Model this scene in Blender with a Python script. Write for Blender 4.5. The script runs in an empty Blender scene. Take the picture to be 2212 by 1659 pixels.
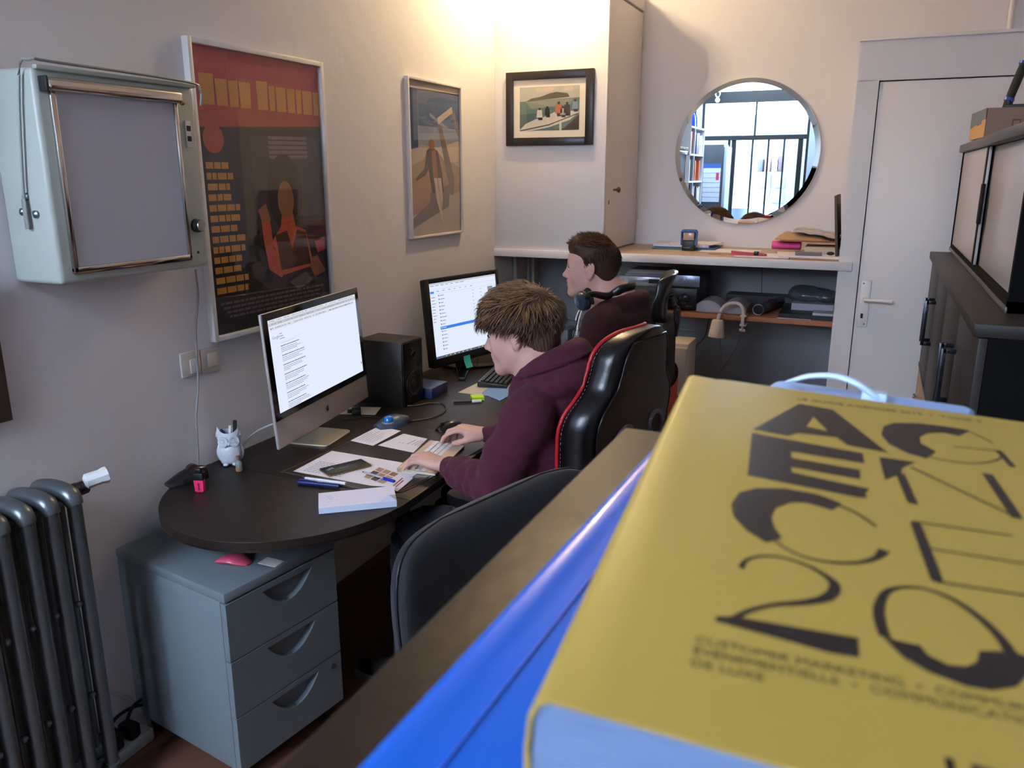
import bpy, bmesh, math, random
import numpy as np
from mathutils import Vector, Matrix, noise
from mathutils.geometry import tessellate_polygon
random.seed(7)
RAD = math.radians
S = bpy.context.scene
COL = S.collection

# ---------------------------------------------------------------- camera
F_PX = 1740.0
CAM = np.array([0.0, 0.0, 1.66])
def cam_axes(a, b, c):
    ca, sa, cb, sb, cc, sc = math.cos(a), math.sin(a), math.cos(b), math.sin(b), math.cos(c), math.sin(c)
    fwd = np.array([-sa*cb, ca*cb, sb]); r0 = np.array([ca, sa, 0.0]); u0 = np.cross(r0, fwd)
    return cc*r0 + sc*u0, -sc*r0 + cc*u0, fwd
CR, CU, CF = cam_axes(0.419430926, -0.254287738, -0.00027141)
cam_data = bpy.data.cameras.new('camera')
cam_data.sensor_fit = 'HORIZONTAL'; cam_data.sensor_width = 36.0
cam_data.lens = F_PX/2212*36.0
cam_data.clip_start = 0.01; cam_data.clip_end = 200
cam_data.dof.use_dof = True; cam_data.dof.focus_distance = 2.35; cam_data.dof.aperture_fstop = 12
cam = bpy.data.objects.new('camera', cam_data); COL.objects.link(cam)
cam.matrix_world = Matrix(((CR[0], CU[0], -CF[0], CAM[0]), (CR[1], CU[1], -CF[1], CAM[1]), (CR[2], CU[2], -CF[2], CAM[2]), (0, 0, 0, 1)))
S.camera = cam
# ---------------------------------------------------------------- world, daylight, exposure
S.view_settings.view_transform = 'Standard'; S.view_settings.look = 'None'
S.view_settings.exposure = 1.25; S.view_settings.gamma = 1.0; S.view_settings.use_curve_mapping = False
world = bpy.data.worlds.new('overcast_sky'); S.world = world; world.use_nodes = True
wn = world.node_tree.nodes; wl = world.node_tree.links; wn.clear()
wo = wn.new('ShaderNodeOutputWorld'); wb = wn.new('ShaderNodeBackground')
wb.inputs[0].default_value = (0.66, 0.80, 1.0, 1); wb.inputs[1].default_value = 20.0
wl.new(wb.outputs[0], wo.inputs[0])
LAMP_POS = (-1.50, 3.78, 2.74)
LAMP_W = 50.0
ld = bpy.data.lights.new('pendant_bulb_light', 'POINT'); ld.energy = LAMP_W; ld.color = (1.0, 0.73, 0.40); ld.shadow_soft_size = 0.03
lo = bpy.data.objects.new('pendant_bulb_light', ld); COL.objects.link(lo); lo.location = LAMP_POS
def portal(x0, x1, z0, z1, y):
    a = bpy.data.lights.new('daylight_portal', 'AREA'); a.shape = 'RECTANGLE'; a.size = x1-x0; a.size_y = z1-z0
    a.cycles.is_portal = True
    o = bpy.data.objects.new('daylight_portal', a); COL.objects.link(o); o.location = ((x0+x1)/2, y, (z0+z1)/2)
    o.rotation_euler = (RAD(90), 0, 0)
    o.rotation_euler = (RAD(90), 0, RAD(180))
portal(-2.40, -0.95, 0.95, 2.95, -2.62)
SKY = (-2.35, -.9, -2.4, -1.1)        # skylight in the ceiling behind the camera: x0, x1, y0, y1
a = bpy.data.lights.new('daylight_portal', 'AREA'); a.shape = 'RECTANGLE'; a.size = SKY[1]-SKY[0]; a.size_y = SKY[3]-SKY[2]; a.cycles.is_portal = True
o = bpy.data.objects.new('daylight_portal', a); COL.objects.link(o); o.location = ((SKY[0]+SKY[1])/2, (SKY[2]+SKY[3])/2, 3.14)

# ---------------------------------------------------------------- photo geometry -> room coordinates
def ray(px, py): return CR*(px-1106) - CU*(py-829.5) + CF*F_PX
def Zp(px, py, z): d = ray(px, py); return Vector(CAM + d*(z-CAM[2])/d[2])
def Yp(px, py, y): d = ray(px, py); return Vector(CAM + d*y/d[1])
def Xp(px, py, x): d = ray(px, py); return Vector(CAM + d*x/d[0])
def Dp(px, py, t): return Vector(CAM + ray(px, py)/F_PX*t)
def Np(px, py, p0, n): d = ray(px, py); return Vector(CAM + d*np.dot(np.array(p0)-CAM, np.array(n))/np.dot(d, np.array(n)))

# ---------------------------------------------------------------- materials
def srgb(h):
    h = h.lstrip('#'); c = [int(h[i:i+2], 16)/255 for i in (0, 2, 4)]
    return tuple(v/12.92 if v <= .04045 else ((v+.055)/1.055)**2.4 for v in c)
MC = {}
def P(name, col, rough=.5, metal=0, bump=0, bscale=40, var=0, vscale=5, spec=.5, sheen=0, emis=None, estr=0, stretch=None, coat=0, sub=0, bdet=4):
    if name in MC: return MC[name]
    m = bpy.data.materials.new(name); m.use_nodes = True; MC[name] = m
    nt = m.node_tree; n = nt.nodes; b = n['Principled BSDF']
    c = srgb(col) if isinstance(col, str) else col
    b.inputs['Base Color'].default_value = (*c, 1); b.inputs['Roughness'].default_value = rough
    b.inputs['Metallic'].default_value = metal; b.inputs['Specular IOR Level'].default_value = spec
    if sheen: b.inputs['Sheen Weight'].default_value = sheen; b.inputs['Sheen Roughness'].default_value = .5
    if coat: b.inputs['Coat Weight'].default_value = coat; b.inputs['Coat Roughness'].default_value = .08
    if sub: b.inputs['Subsurface Weight'].default_value = sub; b.inputs['Subsurface Radius'].default_value = (.012, .004, .002); b.inputs['Subsurface Scale'].default_value = 1.0
    if emis: b.inputs['Emission Color'].default_value = (*srgb(emis), 1); b.inputs['Emission Strength'].default_value = estr
    tc = n.new('ShaderNodeTexCoord'); src = tc.outputs['Object']
    if stretch:
        mp = n.new('ShaderNodeMapping'); mp.inputs['Scale'].default_value = stretch; nt.links.new(src, mp.inputs[0]); src = mp.outputs[0]
    if var:
        t = n.new('ShaderNodeTexNoise'); t.inputs['Scale'].default_value = vscale; t.inputs['Detail'].default_value = 6; nt.links.new(src, t.inputs['Vector'])
        mx = n.new('ShaderNodeMix'); mx.data_type = 'RGBA'
        mx.inputs[6].default_value = (*[v*(1-var) for v in c], 1); mx.inputs[7].default_value = (*[min(1, v*(1+var)) for v in c], 1)
        nt.links.new(t.outputs['Fac'], mx.inputs[0]); nt.links.new(mx.outputs[2], b.inputs['Base Color'])
    if bump:
        t = n.new('ShaderNodeTexNoise'); t.inputs['Scale'].default_value = bscale; t.inputs['Detail'].default_value = bdet; nt.links.new(src, t.inputs['Vector'])
        bp = n.new('ShaderNodeBump'); bp.inputs['Strength'].default_value = bump; bp.inputs['Distance'].default_value = .01
        nt.links.new(t.outputs['Fac'], bp.inputs['Height']); nt.links.new(bp.outputs[0], b.inputs['Normal'])
    return m
def glassy(name, tint=(1, 1, 1), refl=.04):
    if name in MC: return MC[name]
    m = bpy.data.materials.new(name); m.use_nodes = True; MC[name] = m
    nt = m.node_tree; n = nt.nodes; n.clear()
    o = n.new('ShaderNodeOutputMaterial'); t = n.new('ShaderNodeBsdfTransparent'); g = n.new('ShaderNodeBsdfGlossy'); mx = n.new('ShaderNodeMixShader')
    f = n.new('ShaderNodeLayerWeight'); f.inputs[0].default_value = .5; p = n.new('ShaderNodeMath'); p.operation = 'POWER'; p.inputs[1].default_value = 5; a = n.new('ShaderNodeMath'); a.operation = 'MULTIPLY_ADD'; a.inputs[1].default_value = .9; a.inputs[2].default_value = refl
    t.inputs[0].default_value = (*tint, 1); g.inputs['Roughness'].default_value = .02
    nt.links.new(f.outputs['Facing'], p.inputs[0]); nt.links.new(p.outputs[0], a.inputs[0]); nt.links.new(a.outputs[0], mx.inputs[0])
    nt.links.new(t.outputs[0], mx.inputs[1]); nt.links.new(g.outputs[0], mx.inputs[2]); nt.links.new(mx.outputs[0], o.inputs[0])
    return m
def emit(name, col, st):
    if name in MC: return MC[name]
    m = bpy.data.materials.new(name); m.use_nodes = True; MC[name] = m
    b = m.node_tree.nodes['Principled BSDF']; b.inputs['Base Color'].default_value = (.02, .02, .02, 1); b.inputs['Roughness'].default_value = .25
    b.inputs['Emission Color'].default_value = (*srgb(col), 1); b.inputs['Emission Strength'].default_value = st
    return m

# ---------------------------------------------------------------- mesh builder
def crom(pts, n=8, closed=False):
    p = [Vector(q) for q in pts]; out = []
    N = len(p)
    for i in range(N if closed else N-1):
        a, b, c, d = (p[(i-1) % N], p[i % N], p[(i+1) % N], p[(i+2) % N]) if closed else (p[max(i-1, 0)], p[i], p[i+1], p[min(i+2, N-1)])
        for k in range(n):
            t = k/n
            out.append(.5*((2*b)+(c-a)*t+(2*a-5*b+4*c-d)*t*t+(3*b-a-3*c+d)*t**3))
    if not closed: out.append(p[-1])
    return out
class B:
    def __init__(s): s.bm = bmesh.new(); s.mi = 0; s.M = Matrix.Identity(4)
    def v(s, p): return s.bm.verts.new(s.M @ Vector(p))
    def f(s, vs):
        try:
            q = s.bm.faces.new(vs); q.material_index = s.mi; return q
        except ValueError: return None
    def poly(s, pts): return s.f([s.v(p) for p in pts])
    def box(s, lo, hi, bev=0, seg=2):
        x0, y0, z0 = lo; x1, y1, z1 = hi
        c = [s.v(p) for p in ((x0,y0,z0),(x1,y0,z0),(x1,y1,z0),(x0,y1,z0),(x0,y0,z1),(x1,y0,z1),(x1,y1,z1),(x0,y1,z1))]
        fs = [s.f([c[i] for i in q]) for q in ((3,2,1,0),(4,5,6,7),(0,1,5,4),(1,2,6,5),(2,3,7,6),(3,0,4,7))]
        if bev:
            es = list({e for f in fs for e in f.edges})
            r = bmesh.ops.bevel(s.bm, geom=es, offset=bev, segments=seg, affect='EDGES', profile=.5)
            for f in r['faces']: f.material_index = s.mi
        return s
    def cbox(s, c, sz, bev=0, seg=2):
        return s.box([c[i]-sz[i]/2 for i in range(3)], [c[i]+sz[i]/2 for i in range(3)], bev, seg)
    def ring(s, c, t, r, n, up=None, r2=None):
        t = Vector(t).normalized(); up = Vector(up) if up is not None else Vector((0, 0, 1))
        if abs(t.dot(up.normalized())) > .95: up = Vector((1, 0, 0)) if abs(t.x) < .9 else Vector((0, 1, 0))
        a = up.cross(t).normalized(); b = t.cross(a)
        r2 = r if r2 is None else r2
        return [s.v(Vector(c)+a*math.cos(2*math.pi*i/n)*r+b*math.sin(2*math.pi*i/n)*r2) for i in range(n)]
    def skin(s, rings, cap=True, closed=False):
        n = len(rings[0])
        R = rings+[rings[0]] if closed else rings
        for a, b in zip(R, R[1:]):
            for i in range(n): s.f([a[i], a[(i+1) % n], b[(i+1) % n], b[i]])
        if cap and not closed: s.f(rings[0][::-1]); s.f(rings[-1])
    def cyl(s, p0, p1, r0, r1=None, n=16, cap=True):
        p0, p1 = Vector(p0), Vector(p1); t = p1-p0; r1 = r0 if r1 is None else r1
        s.skin([s.ring(p0, t, r0, n), s.ring(p1, t, r1, n)], cap); return s
    def tube(s, pts, r, n=8, sub=0, closed=False, up=None, flat=None):
        if sub: 
            if not isinstance(r, (int, float)): 
                rr = []; 
                for i in range(len(r)-1):
                    for k in range(sub): rr.append(r[i]+(r[i+1]-r[i])*k/sub)
                rr.append(r[-1]); r = rr
            pts = crom(pts, sub, closed)
        pts = [Vector(p) for p in pts]; rings = []; N = len(pts)
        for i, p in enumerate(pts):
            if closed: t = pts[(i+1) % N]-pts[i-1]
            else: t = pts[min(i+1, N-1)]-pts[max(i-1, 0)]
            ri = r if isinstance(r, (int, float)) else r[i]
            rings.append(s.ring(p, t, ri, n, up, ri*flat if flat else None))
        s.skin(rings, True, closed); return s
    def lathe(s, prof, c=(0, 0, 0), n=24, ax=None):
        R = Matrix.Identity(3)
        if ax is not None: R = Vector((0, 0, 1)).rotation_difference(Vector(ax)).to_matrix()
        rings = []
        for r, z in prof:
            rings.append([s.v(Vector(c)+R @ Vector((max(r, 1e-5)*math.cos(2*math.pi*i/n), max(r, 1e-5)*math.sin(2*math.pi*i/n), z))) for i in range(n)])
        s.skin(rings, True); return s
    def sph(s, c, r, n=16, sc=(1, 1, 1), R=None):
        rings = []; m = n//2
        for j in range(m+1):
            a = math.pi*(j+.0001)/(m+.0002)-math.pi/2
            ring = []
            for i in range(n):
                p = Vector((math.cos(a)*math.cos(2*math.pi*i/n)*r*sc[0], math.cos(a)*math.sin(2*math.pi*i/n)*r*sc[1], math.sin(a)*r*sc[2]))
                ring.append(s.v(Vector(c)+(R @ p if R else p)))
            rings.append(ring)
        s.skin(rings, True); return s
    def prism(s, poly, z0, z1, holes=(), fr=None):
        # 2-D outline (and holes) extruded between z0 and z1; fr maps (x,y,z)->3-D
        fr = fr or (lambda x, y, z: (x, y, z))
        loops = [list(poly)]+[list(h) for h in holes]
        flat = [p for l in loops for p in l]
        tris = tessellate_polygon([[Vector((p[0], p[1], 0)) for p in l] for l in loops])
        lo_ = [s.v(fr(p[0], p[1], z0)) for p in flat]; hi_ = [s.v(fr(p[0], p[1], z1)) for p in flat]
        area = sum(poly[i][0]*poly[(i+1) % len(poly)][1]-poly[(i+1) % len(poly)][0]*poly[i][1] for i in range(len(poly)))
        for t in tris:
            s.f([hi_[i] for i in t]); s.f([lo_[i] for i in reversed(t)])
        k = 0
        for l in loops:
            n = len(l)
            for i in range(n): s.f([lo_[k+i], lo_[k+(i+1) % n], hi_[k+(i+1) % n], hi_[k+i]])
            k += n
        bmesh.ops.recalc_face_normals(s.bm, faces=s.bm.faces[:])
        return s
def rootmat(o): return Matrix.LocRotScale(o.location, o.rotation_euler, o.scale)
def chain(o):
    m = Matrix.Identity(4)
    while o is not None: m = rootmat(o) @ m; o = o.parent
    return m
def mesh_obj(name, me, mats, parent=None, ang=40, smooth=True):
    mats = mats if isinstance(mats, (list, tuple)) else [mats]
    for m in mats: me.materials.append(m)
    if smooth:
        me.polygons.foreach_set('use_smooth', [True]*len(me.polygons))
        if ang < 180: me.set_sharp_from_angle(angle=RAD(ang))
    o = bpy.data.objects.new(name, me); COL.objects.link(o)
    if parent is not None: o.parent = parent
    return o
def part(name, b, mats, parent=None, local=False, ang=40, label=None, smooth=True, bev=0, origin=None):
    """ONE mesh object. b is in room coordinates unless local (then in the parent's)."""
    bm = b.bm if isinstance(b, B) else b
    o_off = None
    if parent is not None and not local: bmesh.ops.transform(bm, matrix=chain(parent).inverted(), verts=bm.verts[:])
    if parent is None and not local:
        xs = [v.co for v in bm.verts]
        lo_ = Vector([min(c[i] for c in xs) for i in range(3)]); hi_ = Vector([max(c[i] for c in xs) for i in range(3)])
        o_off = Vector(((lo_.x+hi_.x)/2, (lo_.y+hi_.y)/2, lo_.z))
        bmesh.ops.translate(bm, vec=-o_off, verts=bm.verts[:])
    me = bpy.data.meshes.new(name); bm.normal_update(); bm.to_mesh(me); bm.free()
    o = mesh_obj(name, me, mats, parent, ang, smooth)
    if o_off is not None: o.location = o_off
    if label: o['label'] = label
    if bev:
        md = o.modifiers.new('bevel', 'BEVEL'); md.width = bev; md.segments = 2; md.limit_method = 'ANGLE'; md.angle_limit = RAD(40)
    return o
def thing(name, label, cat, loc=(0, 0, 0), rotz=0, group=None):
    o = bpy.data.objects.new(name, None); COL.objects.link(o); o.empty_display_size = .05
    o.location = loc; o.rotation_euler = (0, 0, rotz); return tag(o, label, cat, group)
def tag(o, label, cat, group=None, kind=None):
    o['label'] = label; o['category'] = cat
    if group: o['group'] = group
    if kind: o['kind'] = kind
    return o
def struct(name, b, mats, label=None, **k):
    o = part(name, b, mats, **k); o['kind'] = 'structure'
    if label: o['label'] = label
    return o
def dup(root, loc, rotz=None, label=None, group=None):
    r = root.copy(); COL.objects.link(r); r.location = loc
    if rotz is not None: r.rotation_euler = (0, 0, rotz)
    if label: r['label'] = label
    if group: r['group'] = group
    for ch in list(root.children):
        c = ch.copy(); COL.objects.link(c); c.parent = r
        for g in list(ch.children):
            d = g.copy(); COL.objects.link(d); d.parent = c
    return r
def lettering(name, txt, size, M, mat, parent=None, ext=.0003, font_scale_x=1.0, bold=0, space=1.0, align='LEFT'):
    cu = bpy.data.curves.new(name, 'FONT'); cu.body = txt; cu.size = size; cu.extrude = ext; cu.offset = bold; cu.space_character = space; cu.align_x = align
    to = bpy.data.objects.new('tmp', cu); COL.objects.link(to)
    dg = bpy.context.evaluated_depsgraph_get(); me = bpy.data.meshes.new_from_object(to.evaluated_get(dg))
    bpy.data.objects.remove(to); bpy.data.curves.remove(cu)
    me.transform(Matrix.Diagonal((font_scale_x, 1, 1, 1))); me.transform(M)
    if parent is not None: me.transform(chain(parent).inverted())
    me.name = name; me.materials.clear()
    return mesh_obj(name, me, mat, parent, smooth=False)
def frame_mat(o, x, y):   # matrix whose x,y axes follow the given directions
    x = Vector(x).normalized(); y = Vector(y).normalized(); z = x.cross(y).normalized(); y = z.cross(x)
    return Matrix(((x[0], y[0], z[0], o[0]), (x[1], y[1], z[1], o[1]), (x[2], y[2], z[2], o[2]), (0, 0, 0, 1)))
# ================================================================ the room
XW = -1.917; YF = 4.073; YR = 4.70; XC = -1.297; ZSH = 1.265; XR = 0.90; YB = -2.55; HC = 3.0
plaster = P('wall_paint', '#dad7da', .75, bump=.38, bscale=9, var=.03, vscale=3, bdet=8)
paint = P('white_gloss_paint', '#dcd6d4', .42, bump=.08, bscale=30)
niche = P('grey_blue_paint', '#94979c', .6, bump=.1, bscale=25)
XL2 = -2.52; YJ = .35      # the room is wider behind the camera
b = B(); b.prism([(XW, YR+.1), (XW-.12, YR+.1), (XW-.12, YJ+.12), (XL2-.12, YJ+.12), (XL2-.12, YB-.2), (XL2, YB-.2), (XL2, YJ), (XW, YJ)], 0, HC); struct('wall_left', b, plaster, smooth=False)
b = B(); b.box((XW, YR, ZSH-.02), (XR, YR+.1, HC)); struct('wall_back', b, plaster)
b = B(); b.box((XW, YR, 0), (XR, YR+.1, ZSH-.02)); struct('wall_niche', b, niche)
b = B(); b.box((XR, YB-.2, 0), (XR+.12, YR+.1, HC)); struct('wall_right', b, plaster)
b = B(); b.prism([(XL2-.12, YB-.2), (XR+.12, YB-.2), (XR+.12, YR+.1), (XL2-.12, YR+.1)], HC, HC+.1, [[(SKY[0], SKY[2]), (SKY[1], SKY[2]), (SKY[1], SKY[3]), (SKY[0], SKY[3])]]); struct('ceiling', b, P('ceiling_paint', '#e4e2de', .8, bump=.1, bscale=12), smooth=False)
w = struct('window_2', B().box((SKY[0], SKY[2], HC+.02), (SKY[0]+.04, SKY[3], HC+.08)), P('black_steel_bars', '#15171a', .45, metal=.3))
for k in range(1, 5): x = SKY[0]+(SKY[1]-SKY[0])*k/5; part('glazing_bar', B().box((x-.015, SKY[2], HC+.02), (x+.015, SKY[3], HC+.07)), MC['black_steel_bars'], w)
part('window_glass', B().box((SKY[0], SKY[2], HC+.05), (SKY[1], SKY[3], HC+.054)), glassy('window_glass'), w)
fl = P('floor_boards', '#6e4a3a', .5, bump=.1, bscale=20, var=.25, vscale=4, stretch=(1, .2, 1))
b = B(); b.box((XL2-.12, YB-.2, -.1), (XR+.12, YR+.1, 0)); struct('floor', b, fl)
# rear wall behind the camera: steel glazing seen in the mirror
b = B()
for x0, x1, z0, z1 in ((XL2, -.95, 0, .95), (XL2, -2.40, .95, HC), (-.95, XR, 0, HC)): b.box((x0, YB-.14, z0), (x1, YB, z1))
struct('wall_rear', b, P('rear_wall_paint', '#8d96a3', .7))
steel = P('black_steel_bars', '#15171a', .45, metal=.3)
zlo = (.95, 1.55)
for n, (x0, x1, bars) in enumerate(((-2.40, -.95, 6),)):
    w = struct('window_%d' % (n+1), B().box((x0, YB-.10, 2.62), (x1, YB-.02, 2.77)), steel)   # the steel beam
    b = B(); b.box((x0, YB-.08, zlo[n]), (x0+.035, YB-.03, 2.62)); b.box((x1-.035, YB-.08, zlo[n]), (x1, YB-.03, 2.62))
    b.box((x0+.035, YB-.08, 2.125), (x1-.035, YB-.03, 2.185)); b.box((x0+.035, YB-.08, zlo[n]), (x1-.035, YB-.03, zlo[n]+.08))
    part('window_frame', b, steel, w)
    for x, hw_ in ((-2.01, .016), (-1.944, .030), (-1.686, .011), (-1.473, .011), (-1.266, .011), (-1.055, .032)):
        part('glazing_bar', B().box((x-hw_, YB-.07, zlo[n]+.08), (x+hw_, YB-.04, 2.125)), steel, w)
    part('glazing_bar', B().box((-1.682, YB-.07, 2.185), (-1.656, YB-.04, 2.62)), steel, w)
    part('window_glass', B().box((x0+.02, YB-.057, zlo[n]+.03), (x1-.02, YB-.053, 2.96)), glassy('window_glass'), w)
# cupboard carcass on the left of the alcove
cup = thing('wall_cupboard', 'white painted built-in cupboard above the alcove with the black framed photo on it', 'cupboard', (-1.6, 4.39, ZSH))
part('front_panel', B().box((XW, YF, ZSH), (XC-.012, YF+.03, 2.60), .002), paint, cup)
part('carcass', B().box((XW, YF+.03, ZSH), (XC-.022, YR, 2.58)), paint, cup)
d = part('cupboard_door', B().box((XC-.020, YF+.035, ZSH+.008), (XC, YR-.012, 2.52), .003), paint, cup)
part('front_stile', B().box((XC-.022, YF+.001, ZSH), (XC+.001, YF+.032, 2.60), .002), paint, cup)
part('top_moulding', B().box((XC-.02, YF+.03, 2.53), (XC+.004, YR, 2.60), .004), paint, cup)
kp = Xp(1325, 410, XC)
kb = B().lathe([(.006, 0), (.006, .018), (.013, .022), (.016, .03), (.012, .037), (0, .039)], kp, 16, (1, 0, 0))
part('door_knob', kb, P('worn_brass', '#8f8a80', .25, metal=1), d, label='small round metal knob')
kh = Xp(1315, 437, XC); part('keyhole_plate', B().cbox(kh, (.003, .012, .024), .001), P('dark_brass', '#5a4c3c', .4, metal=1), d)
for py in (90, 413, 465):
    h = Yp(1388-(py-90)*.03, py, YR-.012); part('hinge', B().cyl((XC+.005, YR-.012, h.z-.03), (XC+.005, YR-.012, h.z+.03), .006, n=10), paint, d)
# alcove counter and lower shelf
wood_top = P('worn_wood_top', '#b39a8a', .5, bump=.05, var=.12, vscale=3, stretch=(1, 8, 1))
sh = thing('alcove_counter', 'long white painted counter board under the round mirror with worn wooden top', 'shelf', (-1.0, 4.38, 1.226))
part('board', B().box((XW, YF+.002, 1.228), (-.147, YR, ZSH-.0005)), wood_top, sh)
part('front_edge', B().box((XW, YF-.018, 1.226), (-.088, YF+.001, ZSH+.001), .002), paint, sh, label='chipped white painted front edge')
b = B(); b.box((-1.27, 4.14, .945), (-.149, YR, .97), .002)
tag(part('lower_shelf', b, P('orange_wood', '#b4764c', .5, var=.15, vscale=3, stretch=(1, 8, 1))), 'orange wood shelf in the dark niche holding the players and books', 'shelf')
# door casing and door
b = B(); b.box((-.147, YF, 0), (-.057, YR, 2.06)); b.box((-.147, YF, 2.058), (XR, YR, 2.234)); b.box((.79, YF, 0), (XR, YR, 2.058))
b.box((-.152, YF-.006, 2.222), (XR, YF+.02, 2.236), .002)
struct('trim_1', b, paint)
b = B(); b.box((-.110, YF-.003, 0), (-.104, YF, 2.1)); 
dr = struct('door_1', B().box((-.053, YF+.004, .008), (.787, YF+.044, 2.053), .003), paint)
wp = P('white_plastic_gloss', '#e3dcd8', .3)
a_ = Yp(1872, 605, YF-.0); c_ = Yp(1857, 706, YF)
part('handle_plate', B().box((a_.x-.022, YF-.003, c_.z), (a_.x+.022, YF+.004, a_.z), .002), wp, dr)
hp = Yp(1868, 646, YF)
hb = B(); hb.cyl((hp.x, YF+.004, hp.z), (hp.x, YF-.045, hp.z), .009, n=12); hb.tube([(hp.x, YF-.045, hp.z), (hp.x+.03, YF-.048, hp.z), (hp.x+.115, YF-.045, hp.z-.001)], .0085, 10, 4)
part('door_handle', hb, wp, dr)
kk = Yp(1861, 682, YF); part('keyhole', B().cbox((kk.x, YF-.004, kk.z), (.009, .002, .022)), P('black_hole', '#0c0c0c', .8), dr)
for py in (612, 700):
    q = Yp(1866, py, YF); part('screw', B().lathe([(.004, 0), (.003, .0015), (0, .002)], (q.x, YF-.003, q.z), 10, (0, -1, 0)), P('screw_steel', '#8a8078', .35, metal=1), dr)
b = B(); b.tube([(.47, YR-.02, 2.1), (.47, YR-.02, HC)], .012, 10); tag(part('ceiling_pipe', b, paint), 'thin white painted pipe above the door running to the ceiling', 'pipe')
# pipes and second radiator in the niche, left of the seated men
pipem = P('old_white_pipe', '#a59c92', .5, bump=.1)
for k, (px, r) in enumerate(((1111, .014), (1128, .012), (1139, .008), (1152, .010))):
    q = Yp(px, 575, 4.30 if k < 1 else 4.5)
    tag(part('heating_pipe', B().cyl((max(q.x, XW+.02), q.y, .03), (max(q.x, XW+.02), q.y, 1.226), r, n=12), pipem), ['thick pale vertical pipe nearest the left wall under the cupboard', 'second vertical pipe from the left wall under the cupboard', 'thin vertical pipe third from the left wall under the cupboard', 'last of the vertical pipes under the cupboard'][k], 'pipe', 'vertical heating pipes')
tag(part('water_pipe', B().tube([(-1.72, 4.62, .955), (-1.2, 4.62, .94), (-.9, 4.62, .93)], .008, 8), pipem), 'thin horizontal pipe along the niche wall between the two seated men', 'pipe')
tag(part('water_pipe', B().tube([(-1.72, 4.64, .80), (-1.2, 4.64, .79), (-.9, 4.64, .78)], .006, 8), pipem), 'lower thin horizontal pipe along the niche wall just above the pale radiator', 'pipe')
rd = thing('column_radiator', 'old pale chipped radiator low in the niche behind the seated men', 'radiator', (-1.45, 4.55, .08))
pal = P('pale_radiator_paint', '#8f9694', .45, bump=.15, bscale=18)
for i in range(7):
    x = -1.72+i*.075; s = B()
    for dy in (-.06, .06): s.tube([(x, 4.53+dy, .1), (x, 4.53+dy, .14), (x, 4.53+dy, .70), (x, 4.53+dy, .74)], .022, 10)
    s.box((x-.028, 4.45, .70), (x+.028, 4.61, .765), .015); s.box((x-.028, 4.45, .09), (x+.028, 4.61, .15), .015)
    part('radiator_section', s, pal, rd)
# ================================================================ left wall: radiator, switches, light box, posters
radm = P('silver_radiator_paint', '#5c6266', .33, metal=.55, bump=.12, bscale=30, var=.15, vscale=6)
XR0, XR1 = -1.865, -1.735
R0 = thing('cast_iron_radiator', 'silver grey cast iron column radiator under the light box at the left edge', 'radiator', (-1.80, 1.0, 0))
ZT = .925
for i in range(11):
    y = 1.245-i*.062; s = B()
    for x in (XR0, (XR0+XR1)/2, XR1):
        s.tube([(x, y, .11), (x, y, .16), (x, y, ZT-.07), (x, y, ZT-.035)], [.017, .0175, .0175, .017], 12)
    # top and bottom headers, rounded over the columns
    for z, sg in ((ZT-.04, 1), (.125, -1)):
        s.tube([(XR0-.004, y, z-.012*sg), (XR0+.012, y, z+.012*sg), ((XR0+XR1)/2, y, z+.020*sg), (XR1-.012, y, z+.012*sg), (XR1+.004, y, z-.012*sg)], [.019, .024, .024, .024, .019], 12, 3)
    s.cyl((-1.80, y-.031, ZT-.045), (-1.80, y+.031, ZT-.045), .026, n=14); s.cyl((-1.80, y-.031, .14), (-1.80, y+.031, .14), .026, n=14)
    for z in (.62, .36): 
        s.sph((XR1+.006, y-.031, z-.0), .009, 8)
        s.cyl((XR1, y-.033, z), (XR1, y-.029, z), .007, n=8)
    part('radiator_section', s, radm, R0)
v = B(); v.cyl((-1.80, 1.275, ZT-.045), (-1.80, 1.305, ZT-.045), .020, n=12); v.lathe([(.013, 0), (.018, .01), (.018, .03), (.012, .035)], (-1.80, 1.30, ZT-.045), 14, (0, 1, 0))
part('valve_body', v, P('dark_brass2', '#4a4a48', .35, metal=.9), R0)
v = B(); v.lathe([(.012, 0), (.020, .006), (.019, .04), (.022, .05), (.021, .058), (.012, .060), (.010, .056), (0, .056)], (-1.79, 1.320, ZT-.028), 8, (.45, .9, .15)); part('valve_knob', v, P('white_knob_plastic', '#d4d6d8', .4), R0)
for y in (1.14, .72): part('foot', B().box((-1.88, y-.015, 0), (-1.72, y+.015, .12), .006), radm, R0)
# brown edge of a board at the far left
b = B(); b.box((XW, .72, 1.075), (XW+.02, 1.235, 1.42), .002); tag(part('wall_board', b, P('dark_brown_board', '#4a3c34', .6, bump=.05)), 'dark brown board on the wall at the left edge, below the light box', 'board')
# switches
sw = thing('double_light_switch', 'white double rocker light switch beside the poster, crossed by the hanging cable', 'light switch', (XW, 1.87, 1.085))
b = B(); b.box((XW, 1.788, 1.050), (XW+.007, 1.868, 1.128), .003); b.box((XW, 1.870, 1.044), (XW+.007, 1.952, 1.124), .003); part('plate', b, P('switch_plastic', '#cfc6be', .35), sw)
for y, z in ((1.842, 1.08), (1.915, 1.085)): part('rocker', B().box((XW+.007, y-.022, z-.022), (XW+.012, y+.020, z+.024), .003), P('rocker_plastic', '#d8d0c8', .3), sw)
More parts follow.
